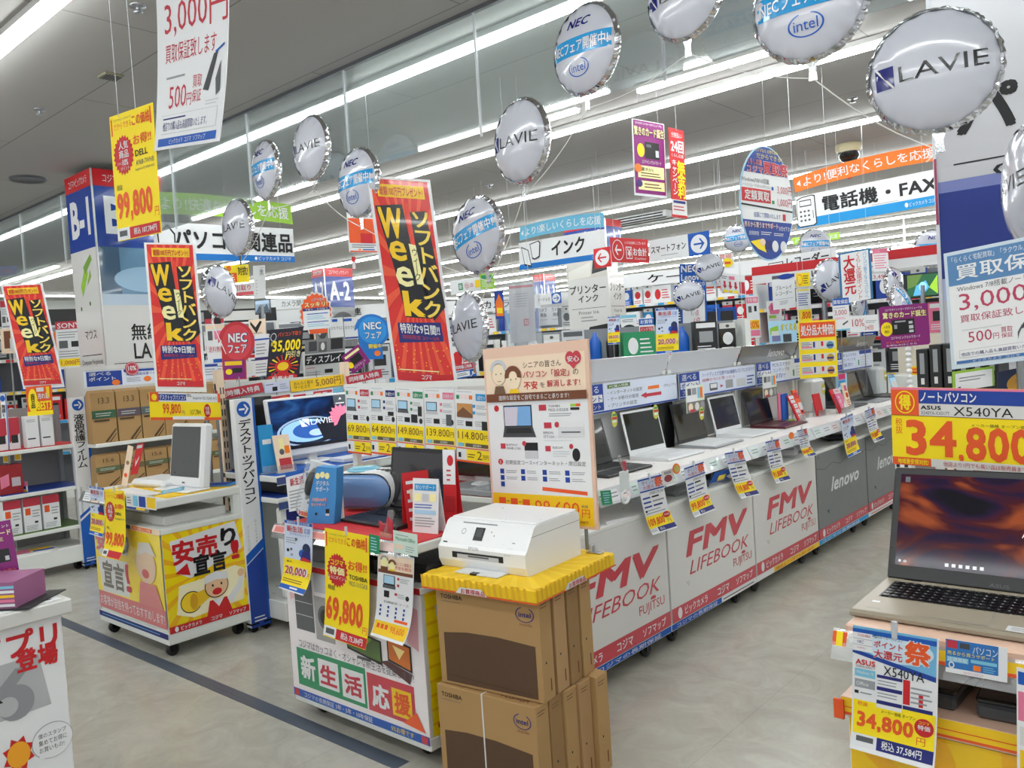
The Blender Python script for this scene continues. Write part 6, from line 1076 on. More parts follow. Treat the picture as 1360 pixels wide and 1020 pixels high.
# ------------------------------------------------------------------ end-cap with the five set-price sheets
t = thing('gondola', 'white end-cap shelf unit carrying the row of set-price sheets', 'shelf unit', (-3.3, 3.16, 0))
box_part('base', t, -.56, -.2, 0, .56, .2, .16, 'm', 'g', .004); box_part('back_panel', t, -.56, .15, .16, .56, .18, 1.36, 'W', 'g')
for s in (-1, 1): box_part('post', t, s*.55-.02, -.2, .16, s*.55+.02, -.16, 1.36, 'm', 'g', .003)
for z, c in ((.45, None), (.78, (206, 44, 50))): shelf_deck(t, -.56, -.2, .56, .18, z, 'm', .03, 'shelf', None, c)
box_part('top_rail', t, -.575, -.2238, 1.34, .56, -.19, 1.37, 'm', 'g')
def setsheet(lbl, tl, tr, bl, hc, code, price, extra):
    q = [R(.62 if code else .55, .05, .98, .145, hc), T(code+'点セット' if len(code) == 1 else code, .66, .07, .96, .13, 'w', .02), L(.05, .02, .6, .035, 1, 's'), R(.04, .075, .13, .13, 'g'), R(.16, .07, .25, .125, (240, 214, 214)), R(.28, .07, .37, .125, (240, 214, 214)), R(.42, .075, .52, .13, 'o'),
         R(.06, .19, .42, .32, 'k'), R(.08, .2, .4, .31, 'a'), P([(.06, .32), (.42, .32), (.46, .37), (.04, .37)], 'd' if extra % 2 == 0 else 'l'), R(.52, .2, .6, .24, hc), L(.63, .2, .95, .26, 3, 's'), R(.52, .29, .6, .33, hc), L(.63, .3, .95, .34, 2, 's'),
         R(.3, .43, .5, .5, 'k'), L(.04, .42, .26, .5, 3, 's'), E(.9, .47, .06, .04, 'K'), L(.58, .42, .8, .5, 3, 's')]
    if extra == 1: q += [R(.7, .36, .92, .42, 'K')]
    if extra == 2: q += [R(.8, .26, .94, .4, 'K'), R(.55, .38, .78, .5, 'K')]
    if extra == 3: q += [R(.72, .36, .9, .52, 'd')]
    if extra == 4: q += [R(.06, .19, .52, .38, (196, 140, 80)), P([(.06, .32), (.25, .24), (.52, .34), (.52, .38), (.06, .38)], (120, 80, 50)), R(.78, .42, .96, .54, 'K')]
    q += [R(.02, .545, .98, .79, 'y'), T(price, .06, .575, .82, .68, 'n', 0), T('円', .84, .61, .96, .68, 'n', 0), R(.06, .735, .24, .785, 'C'), R(.28, .735, .95, .785, (96, 84, 60)), T('送料無料', .5, .743, .75, .778, 'w', 0), R(0, .8, 1, .815, 'O'), R(.02, .83, .3, .97, 'w'), R(.06, .87, .14, .94, 'k'), R(.3, .82, .98, .97, 'y'), T('2', .62, .835, .76, .95, 'n', .01), T('万円', .78, .88, .95, .94, 'n', 0), L(.34, .87, .58, .94, 2, 'n'), R(0, .975, 1, 1, 'O')]
    sign('price_sheet', lbl, 'price sheet', tl, tr, bl, ('Y', 2.935), 'w', q, th=.002)
setsheet('leftmost set-price sheet reading 69,800 yen, with a red heading', (458, 512), (490, 513), (462, 601), 'R', '4', '69.800', 0)
setsheet('set-price sheet reading 64,800 yen, with a navy heading', (491, 513), (525, 514), (493, 602), 'B', 'B 4点セット', '64.800', 1)
setsheet('set-price sheet reading 149,800 yen, with a green heading', (526, 514), (562, 516), (528, 604), 'g', '5', '149.800', 2)
setsheet('set-price sheet reading 139,800 yen, with a pink heading', (563, 516), (603, 517), (566, 607), 'P', 'D 3点セット', '139.800', 3)
setsheet('rightmost set-price sheet reading 114,800 yen, with a cyan heading', (604, 517), (649, 519), (607, 612), 'c', '3', '114.800', 4)
block('grey_tray', 'grey tray with a white mouse-like device on the end-cap shelf right of the laptop', 'tray', (-2.95, 3.08, .784), 0, lambda g: (g.box(-.2, -.12, 0, .16, .1, .03, 's', 'g', .004), g.box(-.05, -.05, .03, .03, .02, .05, 'w', 'g', .01), g.box(.05, -.11, .03, .15, -.1, .1, 'l', 'film')))
block('dark_monitor', 'dark blank panel standing on the end-cap shelf behind the black laptop', 'monitor', (-3.0, 3.24, .784), 0, lambda g: (g.box(-.3, 0, .04, .3, .03, .2, 'k', 's', .004), g.box(-.1, -.04, 0, .1, .05, .012, 'K', 'g'), g.box(-.02, .01, .01, .02, .03, .08, 'K', 'g')))

# ------------------------------------------------------------------ desktop computer shelf and its end panel
t = thing('gondola', 'white shelf unit with blue mats holding the desktop computers', 'shelf unit', (-4.35, 3.05, 0))
box_part('base', t, -.3, -.49, .06, .3, .5, .17, 'm', 'g', .005)
for sx in (-.22, .22):
    for sy in (-.4, .4): caster(t, sx, sy, .024)
for s in (-1, 1):
    g = G(); g.box(-.3, s*.47-.02, .17, -.24, s*.47+.02, 1.5, 'e', 'g', .003)
    for k in range(18): g.box(-.241, s*.47-.012, .25+.065*k, -.2385, s*.47-.006, .29+.065*k, 'k'); g.box(-.241, s*.47+.006, .25+.065*k, -.2385, s*.47+.012, .29+.065*k, 'k')
    g.build('slotted_post', t)
box_part('back_panel', t, -.29, -.49, .17, -.27, .5, 1.42, (206, 208, 206), 'g')
g = G(); g.box(.24, -.47, .19, .28, .2, .70, 'm', 'g', .006); face(g, (.2806, -.43, .69), (0, .59, 0), (0, 0, -.48), [R(0, 0, 1, 1, 'B'), R(0, .88, 1, 1, 'R'), R(0, .95, 1, 1, 'Y')], .0008, 'g'); g.build('blue_panel', t)
shelf_deck(t, -.3, -.49, .3, .5, .76, 'm', .03, 'shelf', None, 'u'); shelf_deck(t, -.3, -.49, .3, .5, .885, 'm', .035, 'shelf', None, 'b')
for z in (.73, .87):
    g = G(); face(g, (.306, -.49, z+.012), (0, .99, 0), (0, 0, -.05), [R(0, 0, 1, 1, 'l'), R(.0, .1, .42, .9, (60, 76, 130)), R(.45, .1, .7, .9, 'W'), R(.72, .1, 1, .9, (206, 216, 212))], .0006, 's'); g.build('price_rail', t)
t = thing('end_panel', 'narrow white and blue desktop computer end panel beside the sale cart', 'end panel', (-4.24, 2.50, 0))
g = G(); g.box(-.03, -.062, .03, .02, .062, 1.33, 'w', 'g', .003); g.box(-.03, .05, .03, .022, .064, 1.33, 'b', 'g')
face(g, (.0206, -.062, 1.33), (0, .112, 0), (0, 0, -1.30), [E(.5, .045, .38, .034, 'b'), P([(.24, .041), (.56, .041), (.56, .049), (.24, .049)], 'w'), P([(.5, .024), (.6, .024), (.78, .045), (.6, .066), (.5, .066), (.66, .045)], 'w'), V_('デスクトップパソコン', .14, .09, .84, .46, 'k', .02), V_('パーソナルコンピューター', .15, .55, .3, .72, 's', 0), V_('Desktop Personal', .6, .53, .75, .76, 's', 0), P([(0, .68), (1, .62), (1, .66), (0, .72)], 'b'), P([(0, .725), (1, .665), (1, 1), (0, 1)], 'u'), L(.2, .95, .9, .98, 2, 'w')], .0008, 'g'); g.build('panel', t)
for s in (-1, 1): caster(t, 0, s*.04, .02)
def aio(label, loc, rz, w, h, prints, body='w', smat='s', scr='k'):
    t = thing('desktop_computer', label, 'computer', loc, rz); M = Matrix.Translation((0, 0, .06)) @ Matrix.Rotation(R_(-8), 4, 'X'); g = G()
    g.box(-w/2, 0, 0, w/2, .03, h, body, 'g', .006, M); g.build('housing', t)
    g = G(); o_ = np.array(M @ Vector((-w/2+.015, -.0012, h-.015))); u = np.array((w-.03, 0, 0)); v = np.array(M.to_3x3() @ Vector((0, 0, -(h-.055)))); g.add([o_, o_+v, o_+v+u, o_+u], [(0, 1, 2, 3)], scr, smat); face(g, o_, u, v, prints, .0006, 'e'); g.build('screen', t)
    g = G(); g.box(-.12, -.05, 0, .12, .12, .012, body, 'g', .004); g.box(-.03, .04, .01, .03, .06, .2, body, 'g'); g.build('stand', t); return t
SPL = [E(.45, .68, .4, .3, (150, 176, 206)), E(.46, .68, .38, .27, (14, 30, 60)), E(.42, .66, .32, .23, (150, 196, 226)), E(.5, .66, .26, .17, (40, 90, 170)), E(.54, .72, .1, .07, (180, 210, 240)), P([(.55, .55), (1, .35), (1, .95), (.62, .9)], (10, 12, 30)), P([(.34, .42), (.36, .58), (.44, .58)], 'w'), P([(.37, .42), (.46, .42), (.46, .57)], 'w'), T('LAVIE', .48, .44, .76, .56, 'w', 0), R(.0, .93, 1, 1, (8, 10, 24)), R(.82, 0, 1, .22, (70, 76, 84)), P([(.89, .1), (.91, .05), (.93, .1)], 'w'), L(.84, .15, .98, .2, 1, 'w')]
for k in range(9):
    a = 2.3+.42*k; SPL.append(P([(.88, .45), (.88+.13*math.cos(a-.2), .45+.2*math.sin(a-.2)), (.88+.16*math.cos(a), .45+.26*math.sin(a)), (.88+.13*math.cos(a+.2), .45+.2*math.sin(a+.2))], (226, 120, 150)))
aio('white desktop computer showing a blue water splash and pink flower', (-4.33, 3.04, .889), R_(90), .61, .36, SPL, 'w', 'pond')
aio('black blank desktop monitor behind the narrow desktop end panel', (-4.44, 2.70, .889), R_(88), .30, .38, [], 'K', 's', 'k')
block('white_slab', 'long white keyboard box lying before the blue-screen desktop computer', 'box', (-4.16, 3.3, .889), R_(88), lambda g: (g.box(-.24, -.08, 0, .26, .07, .025, (226, 230, 234), 'g', .004), face(g, (.0, -.0806, .024), (.25, 0, 0), (0, 0, -.022), [R(.1, .1, .5, .9, 'l'), R(.55, .1, .95, .9, (120, 170, 150))], .0006)))
leaflet('cream leaflet stand with orange print beside the blue-screen computer', (-4.12, 2.68, .889), R_(84), .1, .22, 'e', [R(.3, .1, .6, .4, 'h'), R(.6, .3, .9, .5, 'o'), E(.4, .45, .15, .08, 'd'), R(.15, .62, .9, .92, 'R')], 12)
leaflet('light blue box stand at the end of the desktop shelf', (-4.2, 2.62, .889), R_(84), .09, .28, 'c', [R(.2, .3, .8, .4, 'w')], 4, th=.05)
block('cabinet_box', 'dark desktop tower on the lower desktop shelf', 'computer tower', (-4.25, 2.85, .765), R_(90), lambda g: g.box(-.2, -.14, 0, .3, .2, .08, 'K', 'g', .008))

# ------------------------------------------------------------------ kraft bag shelf and screen film end-cap at the left
t = thing('gondola', 'wide shelf unit stacked with kraft laptop sleeves', 'shelf unit', (-7.0, 3.42, 0))
box_part('base', t, -.2, -.75, 0, .3, .9, .17, 'm', 'g', .005); box_part('back_panel', t, -.2, -.75, .17, -.17, .9, 1.6, 'W', 'g')
for z in (.28, .64, .985): shelf_deck(t, -.2, -.75, .3, .9, z, 'm', .03, 'shelf')
g = G(); sheet(g, np.array((.31, -.8, 1.565)), np.array((.31, .9, 1.565)), np.array((.31, -.8, 1.43)), (222, 226, 238), [R(0, 0, 1, .06, 'l'), R(.01, .1, .17, .95, 'u'), T('選べる', .02, .14, .12, .35, 'w'), T('ポイント', .02, .42, .14, .65, 'w', .02), R(.18, .08, .52, .22, 'u'), T('充電・液晶保護フィルム', .19, .28, .36, .45, 'u', 0), S(.29, .7, .02, .18, 'o', 10), S(.43, .68, .02, .18, 'o', 10), R(.53, .06, .78, .22, 'u'), L(.54, .3, .66, .8, 3, 's'), S(.66, .62, .02, .18, 'o', 10), L(.19, .55, .27, .85, 3, 's'), S(.14, .8, .02, .18, 'o', 10), R(.8, .1, 1, .9, 'W')], th=.006, eps=.0015); g.build('header', t)
for k, (u, l) in enumerate(((-.36, 0), (.02, 1))):
    tg = block('discount_disc', ['round red discount disc on the header above the kraft sleeves', 'round red discount disc behind the tall red banner on the header'][l], 'sign', (-6.68, 3.35+u, 1.56), R_(90), lambda g: (g.prism([(.055*math.cos(i*.393), .055*math.sin(i*.393)) for i in range(16)], (0, 0, 0), (1, 0, 0), (0, 0, 1), (0, .004, 0), 'R', 'p'), face(g, (-.055, -.0006, .055), (.11, 0, 0), (0, 0, -.11), [ring(.5, .5, .44, .44, 'w', .06), T('10%', .2, .3, .8, .65, 'w', .03)], .0012)))
def sleeve(lbl, y, z, h, bandc, txt):
    t = thing('kraft_sleeve', lbl, 'laptop sleeve', (-6.78, y, z), R_(90+random.uniform(-3, 3)), None); g = G(); w = .185
    g.prism([(-.06, 0), (.05, 0), (.06, .03), (.05, h*.9), (.0, h), (-.05, h*.95)], (-w/2, 0, 0), (0, 1, 0), (0, 0, 1), (w, 0, 0), 't', 'k')
    face(g, (-w/2, -.0615, h*.93), (w, 0, 0), (0, .0, -h*.92), [T(txt, .3, .08, .75, .2, (84, 66, 44), 0), R(0, .34, 1, .5, bandc), L(.15, .38, .8, .47, 2, (190, 196, 186)), R(.08, .53, .7, .565, (70, 54, 36)), P([(.45, .98), (.95, .72), (.95, .76), (.55, 1)], (84, 62, 40)), P([(.62, 1), (.95, .82), (.95, .84), (.68, 1)], (84, 62, 40))], .0012, 'k'); g.build('sleeve_body', t); return t
nm = ['first', 'second', 'third', 'fourth', 'fifth', 'sixth', 'seventh']
for k in range(6):
    sleeve(f'{nm[k]} kraft sleeve along the upper shelf, {["green", "purple", "grey-blue", "green", "brown", "green"][k]} band', 2.76+.195*k, .985, .42, [(52, 92, 64), (92, 80, 92), (84, 100, 104), (52, 92, 64), 'n', (52, 92, 64)][k], '13.3')
    sleeve(f'{nm[k]} kraft sleeve along the lower shelf, under the 13.3 inch sleeves', 2.76+.195*k, .64, .26, [(92, 104, 70), (110, 96, 70), (92, 104, 70)][k % 3], '15.6')
t = thing('gondola', 'white end-cap with blue and red mats selling screen films', 'shelf unit', (-7.08, 2.36, 0))
box_part('base', t, -.25, -.32, .07, .2, .28, .2, 'm', 'g', .006); box_part('back_panel', t, -.25, -.32, .2, -.23, .28, 1.3, (150, 148, 146), 'g')
for z, c in ((.36, 'j'), (.67, 'u'), (1.0, 'r')): shelf_deck(t, -.25, -.32, .2, .28, z, 'm', .03, 'shelf', None, c)
for s in (-.3, .26): box_part('post', t, -.24, s-.015, .2, -.2, s+.015, 1.3, 's', 'g')
for s in (-.25, .2): caster(t, .12, s, .035)
t = thing('end_panel', 'narrow white and blue screen film end panel beside the kraft sleeves', 'end panel', (-6.88, 2.63, 0))
g = G(); g.box(-.03, -.062, .03, .02, .062, 1.36, 'w', 'g', .003); g.box(-.03, .045, .03, .022, .064, 1.36, 'b', 'g')
face(g, (.0206, -.062, 1.36), (0, .108, 0), (0, 0, -1.33), [E(.5, .045, .4, .034, 'b'), P([(.24, .041), (.56, .041), (.56, .049), (.24, .049)], 'w'), P([(.5, .024), (.6, .024), (.78, .045), (.6, .066), (.5, .066), (.66, .045)], 'w'), V_('液晶保護フィルム', .14, .1, .84, .42, 'k', .02), V_('液晶保護貼膜', .15, .53, .3, .7, 's', 0), V_('Screen Protector', .6, .52, .75, .74, 's', 0), P([(0, .70), (1, .64), (1, .66), (0, .72)], 'b'), P([(0, .735), (1, .675), (1, 1), (0, 1)], 'b'), L(.2, .95, .9, .98, 2, 'w')], .0009, 'g'); g.build('panel', t)
for s in (-1, 1): caster(t, 0, s*.04, .02)
def goods(lbl, x, y, z, w, d, h, c, prints, rz=90, name='product_box', cat='product box', group=None):
    return block(name, lbl, cat, (x, y, z), R_(rz), lambda g: printed_box(g, -w/2, -d/2, 0, w/2, d/2, h, c, prints, [], [], 'p', .002, .001), group)
WB = [R(.1, .7, .7, .74, 'K'), L(.1, .1, .8, .2, 2, 's')]
for k in range(2): goods(['white upright box on the red mat of the film end-cap, near its middle', 'white upright box on the red mat of the film end-cap, next to the end panel'][k], -6.95, 2.30+.105*k, 1.005, .09, .08, .24, 'w', WB)
for k in range(3): goods(['red and white box at the far left of the top film shelf', 'second red and white box on the top film shelf', 'red and white box just left of the white upright boxes'][k], -7.0, 2.02+.085*k, 1.005, .075, .08, .24, 'w', [P([(0, .0), (1, .0), (1, .5), (0, .8)], 'R'), R(.2, .55, .8, .8, 'K')])
goods('dark red box with a tablet picture on the blue film shelf', -6.98, 2.13, .675, .17, .08, .22, (150, 26, 34), [P([(.1, .4), (.45, .3), (.45, .7), (.1, .8)], 'P'), R(.55, .45, .9, .75, (190, 180, 190))])
for k in range(3): goods(['red and white carton at the left of the green film shelf', 'middle red and white carton on the green film shelf', 'right red and white carton on the green film shelf'][k], -6.98, 2.12+.135*k, .365, .12, .1, .26, 'w', [R(0, 0, 1, .25, 'R'), R(.1, .3, .4, .5, 'O'), L(.5, .35, .95, .6, 3, 's'), R(.6, .7, .8, .76, 'K'), L(.1, .8, .9, .95, 3, 's')])
block('magazine', 'flat colourful pamphlets in the base of the film end-cap', 'pamphlet', (-6.98, 2.25, .2), R_(80), lambda g: (g.box(-.2, -.08, 0, .16, .1, .012, 'W'), face(g, (-.2, .1, .0125), (.36, 0, 0), (0, -.18, 0), [R(.05, .1, .5, .9, 'P'), R(.5, .1, .9, .6, 'Y'), R(.55, .6, .95, .9, 'b')], .001)))

# ------------------------------------------------------------------ cards and boards around the store
def docp(hc='r', n=8, pic=True, low=None, head=None):
    q = [R(0, 0, 1, .16, hc)]
    if head: q.append(T(head, .08, .03, .92, .14, 'w', .015))
    q += [L(.08, .2, .92, .36, 3, 's')]
    if pic: q += [R(.1, .4, .42, .56, 'd'), R(.55, .42, .85, .54, 'K')]
    q += [L(.08, .6, .92, .76 if low else .95, n//2, 's')]
    if low: q += [R(.06, .78, .94, .94, 'y'), T(low, .14, .81, .86, .92, 'R', .01)]
    return q
def pop(x0, y0, x1, y1, t, label, bg, prints, sk=-.067, name='promo_card', cat='promo card', z=None, wire=False, **kw):
    d = sk*(x1-x0)
    return sign(name, label, cat, (x0, y0), (x1, y0+d), (x0+.07*(y1-y0), y1), ('T', t), bg, prints, wires=(.5,) if wire else (), pole=None if z is None else (.5, z, .004), th=.003, **kw)
pop(73, 428, 109, 491, 9.3, 'red-headed price poster left of the blue-topped pillar', 'w', docp('R', 6, True, '1,000円', 'SONY'), z=0)
pop(0, 352+48, 14, 452, 9.0, 'white and red leaflet board at the far left behind the curled banner', 'w', docp('R', 6), z=0)
pop(0, 437, 22, 470, 8.6, 'tan picture card at the left frame edge', 'e', [R(.2, .1, .6, .8, 'n'), R(.55, .4, .95, .9, 'W')], z=0)
sign('promo_card', 'orange BEST3 card with a bottle shape below the curled red banner', 'promo card', (34, 514), (68, 511), (37, 553), ('T', 6.35), 'O', [R(0, .85, 1, 1, 'y'), E(.25, .5, .18, .42, 'y'), V_('商品', .18, .25, .34, .75, 'k', .02), R(.42, .06, .7, .2, 'W'), T('売れ筋', .45, .25, .9, .45, 'w', .02, 'r'), T('BEST3', .42, .52, .97, .82, 'y', .05), R(.8, .05, .92, .4, 'Y')], th=.003, pole=(.5, 1.0, .004))
for k, (x, y) in enumerate(((3, 595), (18, 592), (5, 648), (14, 642), (27, 640), (2, 560))):
    pop(x, y, x+9, y+20, 6.3, ['tiny orange price flag at the far left of the film shelves', 'tiny orange price flag right of the first on the film shelves', 'lower tiny price flag nearest the frame edge', 'middle tiny price flag on the blue film shelf', 'third tiny price flag on the blue film shelf', 'tiny price flag above the film shelves at the frame edge'][k], 'w', [R(.0, 0, 1, .3, 'P'), R(.2, .3, .8, .5, 'u'), R(.1, .55, .9, .95, 'Y')], z=.4)
pop(0, 524, 8, 592, 6.2, 'white and blue end panel cut by the left frame edge', 'w', [R(.85, 0, 1, 1, 'b'), E(.4, .08, .4, .06, 'b'), V_('無線LAN', .15, .2, .75, .6, 'k', .02)], z=.05)
pop(272, 424, 297, 505, 7.2, 'tall white and red slip between the red banner and the round red sign', 'w', [R(0, 0, 1, .08, 'R'), R(.5, 0, .85, .09, 'k'), R(0, .1, 1, .17, 'e'), R(.1, .2, .35, .35, 'd'), R(.45, .2, .95, .34, 'P'), T('送料無料', .1, .45, .9, .55, 'R', .01), R(.3, .66, .9, .72, 'b'), L(.05, .76, .95, .98, 5, 's')], z=0)
ROUND = [(.5+.5*math.cos(2*math.pi*i/32), .36+.36*math.sin(2*math.pi*i/32)) for i in range(32)]
def circ_sign(lbl, tl, tr, bl, t, bg, prints, z=None, wires=()):
    sh = [(0, 1), (0, .3)] + [(.45+.55*math.cos(R_(180+10*i)), .36+.36*math.sin(R_(180+10*i))) for i in range(25)]+[(.72, .66), (.72, 1)]
    return sign('promo_board', lbl, 'promo board', tl, tr, bl, ('T', t), bg, prints, shape=sh, th=.004, pole=None if z is None else (.4, z, .004), wires=wires)
circ_sign('round red fair board with a purple card beneath it', (293, 428), (337, 426), (296, 505), 6.6, (190, 40, 52), [E(.47, .36, .44, .3, (206, 60, 70)), T('NEC', .22, .2, .78, .36, 'w', .04, 'B'), T('フェア', .2, .4, .76, .54, 'w', .03, 'B'), R(.05, .66, .68, .98, 'p'), R(.08, .68, .6, .75, 'Y'), R(.3, .8, .6, .88, 'k'), E(.2, .86, .1, .05, 'y')], z=0)
circ_sign('round blue fair board with yellow lettering beside the tall red banner', (473, 418), (515, 416), (479, 478), 6.4, (20, 110, 190), [E(.47, .36, .44, .3, (40, 140, 214)), T('NEC', .2, .18, .76, .34, 'w', .04, 'B'), T('フェア', .22, .4, .74, .54, 'w', .03, 'B'), T('開催中', .3, .66, .7, .76, 'y', .03), E(.55, .87, .1, .06, 'o')], z=0)
sign('promo_card', 'purple card tilted on a clip beside the round blue fair board', 'promo card', (453, 474), (476, 457), (469, 497), ('T', 6.0), 'p', [R(.1, .12, .9, .24, 'h'), R(.25, .32, .8, .68, 'k'), E(.15, .6, .13, .15, 'y'), T('コジマカード', .2, .74, .85, .86, 'w', 0)], th=.003, pole=(.5, 0, .004))
pop(357, 398, 412, 412, 13.5, 'white camera accessories header under the far ceiling tubes', 'w', [T('カメラ関連', .3, .2, .9, .8, 'k', .01)], wire=True)
sign('promo_board', 'white and orange starburst trade board left of the A-2 pillar', 'promo board', (394, 388), (441, 384), (398, 448), ('T', 8.2), 'w', [S(.5, .5, .5, .5, 'W', 20, .88), S(.5, .5, .45, .45, 'O', 20, .9), R(.14, .4, .9, .85, 'w'), T('コジマなら', .4, .17, .75, .23, 'B', 0, 'w'), T('スッキリ!', .2, .25, .85, .36, 'h', .03, 'n'), R(.14, .38, .9, .44, 'B'), T('下取り・お引取り', .2, .39, .85, .43, 'w', 0), R(.25, .5, .85, .52, 'b'), L(.25, .54, .85, .64, 3, 'C'), R(.25, .68, .85, .7, 'b'), L(.25, .72, .85, .8, 2, 'C'), R(.3, .86, .8, .95, 'O')], shape=[(.5+(.5 if i % 2 else .44)*math.cos(math.pi*i/20), .5+(.5 if i % 2 else .44)*math.sin(math.pi*i/20)) for i in range(40)], th=.003, pole=(.5, 0, .005))
for k in range(2): pop(437+19*k, 422-k, 455+19*k, 452-k, 9.0, ['white board with a blue tab right of the orange starburst', 'white board with a blue tab behind the round blue board'][k], 'w', [R(0, .08, .6, .2, 'b'), T('カカクCC', .05, .4, .95, .55, 'k', 0), R(0, .9, 1, .97, 'u'), R(.02, 0, .98, .02, 's')], z=0)
sign('poster', 'dark festival poster with yellow 35,000 lettering above the desktop shelf', 'poster', (359, 438), (403, 434), (353, 508), ('T', 6.6), (28, 24, 44), [ring(.12, .15, .09, .08, 'l', .2, 20), T('パソコン下取り', .25, .07, .95, .15, 'O', .02), T('最大', .06, .24, .22, .32, 'y'), T('35,000', .12, .22, .96, .46, 'y', .04), T('円引き', .55, .44, .98, .56, 'h', .02)]+[P([(.5, .72), (.5+.45*math.cos(a-.06), .72+.22*math.sin(a-.06)), (.5+.45*math.cos(a+.06), .72+.22*math.sin(a+.06))], c) for a, c in zip([.35*i for i in range(18)], ['O', 'r', 'y']*6)]+[E(.5, .72, .25, .12, 'r'), E(.5, .72, .17, .08, 'Y'), P([(.05, .9), (.5, .82), (.95, .9), (.95, 1), (.05, 1)], 'r'), T('新春大祭', .2, .9, .85, .98, 'w', .02)], th=.003, pole=(.5, 0, .004))
sign('poster', 'black and white display heading with a monochrome street photo', 'poster', (405, 452), (458, 447), (405, 503), ('T', 7.0), (190, 192, 192), [R(0, 0, 1, .36, (130, 130, 130)), R(.1, .05, .3, .3, 'q'), R(.35, .08, .55, .34, (90, 90, 92)), R(.65, .02, .95, .3, 'K'), E(.45, .2, .05, .1, 'W'), R(0, .4, 1, .66, 'k'), T('ディスプレイ', .04, .43, .9, .63, 'w', .02), L(.04, .72, .3, .76, 1, 'R'), R(.5, .8, .7, .9, 'k'), L(.04, .82, .4, .95, 2, 's')], th=.004, pole=(.5, 0, .004))
def strip(lbl, tl, tr, bl, t, bg, pr, z=None): return sign('shelf_strip', lbl, 'shelf strip', tl, tr, bl, t if isinstance(t, tuple) else ('T', t), bg, pr, th=.003, pole=None if z is None else (.5, z, .004))
GIFT = [T('同時購入特典', .08, .2, .92, .8, 'w', .02)]
strip('red gift strip with white lettering left of the desktop computer screen', (286, 519), (348, 508), (289, 532), ('X', -4.61), 'R', GIFT, 1.2)
strip('red gift strip behind the clip of the tilted purple card', (459, 500), (506, 490), (461, 511), 5.4, 'R', GIFT, 0)
strip('red gift strip below the lettered balloon near the red banner foot', (603, 485), (628, 481), (604, 493), 7.4, 'R', GIFT, 0)
strip('yellow service strip reading 5,000 above the blue desktop screen', (385, 506), (455, 497), (387, 521), ('X', -4.61), 'Y', [T('おんらく設定', .06, .15, .42, .45, 'k', 0), T('サービスで', .06, .5, .35, .8, 'k', 0), T('5,000円', .46, .12, .95, .85, 'n', .01)], 1.2)
strip('pale shelf strip with a small dark picture left of the yellow service strip', (351, 509), (384, 505), (352, 523), ('X', -4.61), (206, 210, 232), [L(.05, .1, .4, .3, 1, 'd'), R(.3, .45, .5, .85, 'k'), L(.6, .2, .95, .8, 3, 's')], 1.2)
strip('product photo strip with red gadgets under the yellow service strip', (352, 527), (455, 514), (353, 540), ('X', -4.61), 'w', [P([(0, .1), (.3, .05), (.3, .6), (0, .95)], 'R'), E(.22, .5, .08, .3, 'o'), R(.34, .2, .5, .9, 'R'), R(.43, .4, .6, .95, 'k'), R(.6, .1, .85, .4, 'R'), R(.62, .3, .7, .8, 'e'), R(.72, .3, .78, .8, 'w'), R(.86, .0, 1, .6, 'C'), R(.9, .5, 1, .9, 'b')], 1.2)
strip('light-blue and white label strip near the red banner foot', (604, 494), (632, 489), (605, 504), 7.2, 'b', [R(.05, .15, .7, .85, 'w'), L(.1, .3, .6, .7, 2, 'd'), R(.8, .3, .95, .7, 'w')], 0)
sign('hanging_banner', 'white new-life banner with green square near the lettered balloon', 'banner', (597, 374), (641, 367), (599, 392), ('T', 9.5), 'w', [R(.25, .25, .38, .75, 'g'), T('新', .27, .32, .36, .68, 'w', .02), ring(.5, .5, .06, .25, 'R', .1), T('生活', .44, .35, .7, .65, 'R', 0), R(.75, .2, .9, .75, 'Y')], wires=(.1, .9), th=.003)
pop(637, 364, 656, 384, 9.2, 'small green price card hanging beside the new-life banner', 'G', [R(.1, .1, .9, .35, 'g'), L(.1, .45, .9, .9, 4, 'W')], wire=True)
pop(656, 387, 668, 424, 10, 'blue and orange flame-shaped tag left of the clear bag', 'u', [P([(.1, .4), (.5, .1), (.9, .4), (.9, .9), (.1, .9)], 'o'), R(.2, .6, .8, .8, 'y')], wire=True)
t = sign('bagged_poster', 'grey poster in a clear plastic bag hanging above the senior board', 'poster', (675, 379), (709, 376), (678, 456), ('T', 5.8), (196, 192, 196), [R(0, .02, .95, .06, 'R'), L(.2, .14, .8, .4, 6, 's'), R(.55, .6, .75, .72, 'R'), T('保証', .58, .62, .73, .7, 'w'), L(.2, .76, .8, .95, 4, 'l')], wires=(.2, .8))
A, B_, C_ = quad((668, 374), (716, 370), (672, 462), ('T', 5.75)); mid = np.array(t.location); g = G(); sheet(g, A-mid, B_-mid, C_-mid, 'w', [], mt='film', sag=.03, th=.002); g.build('clear_bag', t)
for k in range(2): pop(712+17*k, 407-k, 729+17*k, 433-k, 12.5, ['white camera accessory board under the small audio sign', 'second white camera accessory board beside the ink pillar'][k], 'w', [T('カメラ', .2, .1, .8, .3, 'k', .01), T('用品', .25, .38, .75, .55, 'k', .01), R(.2, .7, .8, .72, 's')], wire=True)
def c20(x0, y0, x1, y1, t, l, z=None): sign('promo_tag', l, 'promo tag', (x0, y0), (x1, y0-.067*(x1-x0)), (x0+.01*(y1-y0), y1), ('T', t), 'w', C20, th=.002, pole=None if z is None else (.5, z, .004))
c20(807, 421, 823, 458, 7.6, 'smaller 20,000 yen slip above the counter near the ink pillar', 0)
c20(871, 410, 901, 471, 6.2, 'larger 20,000 yen slip in a clear sleeve above the counter signs', 0)
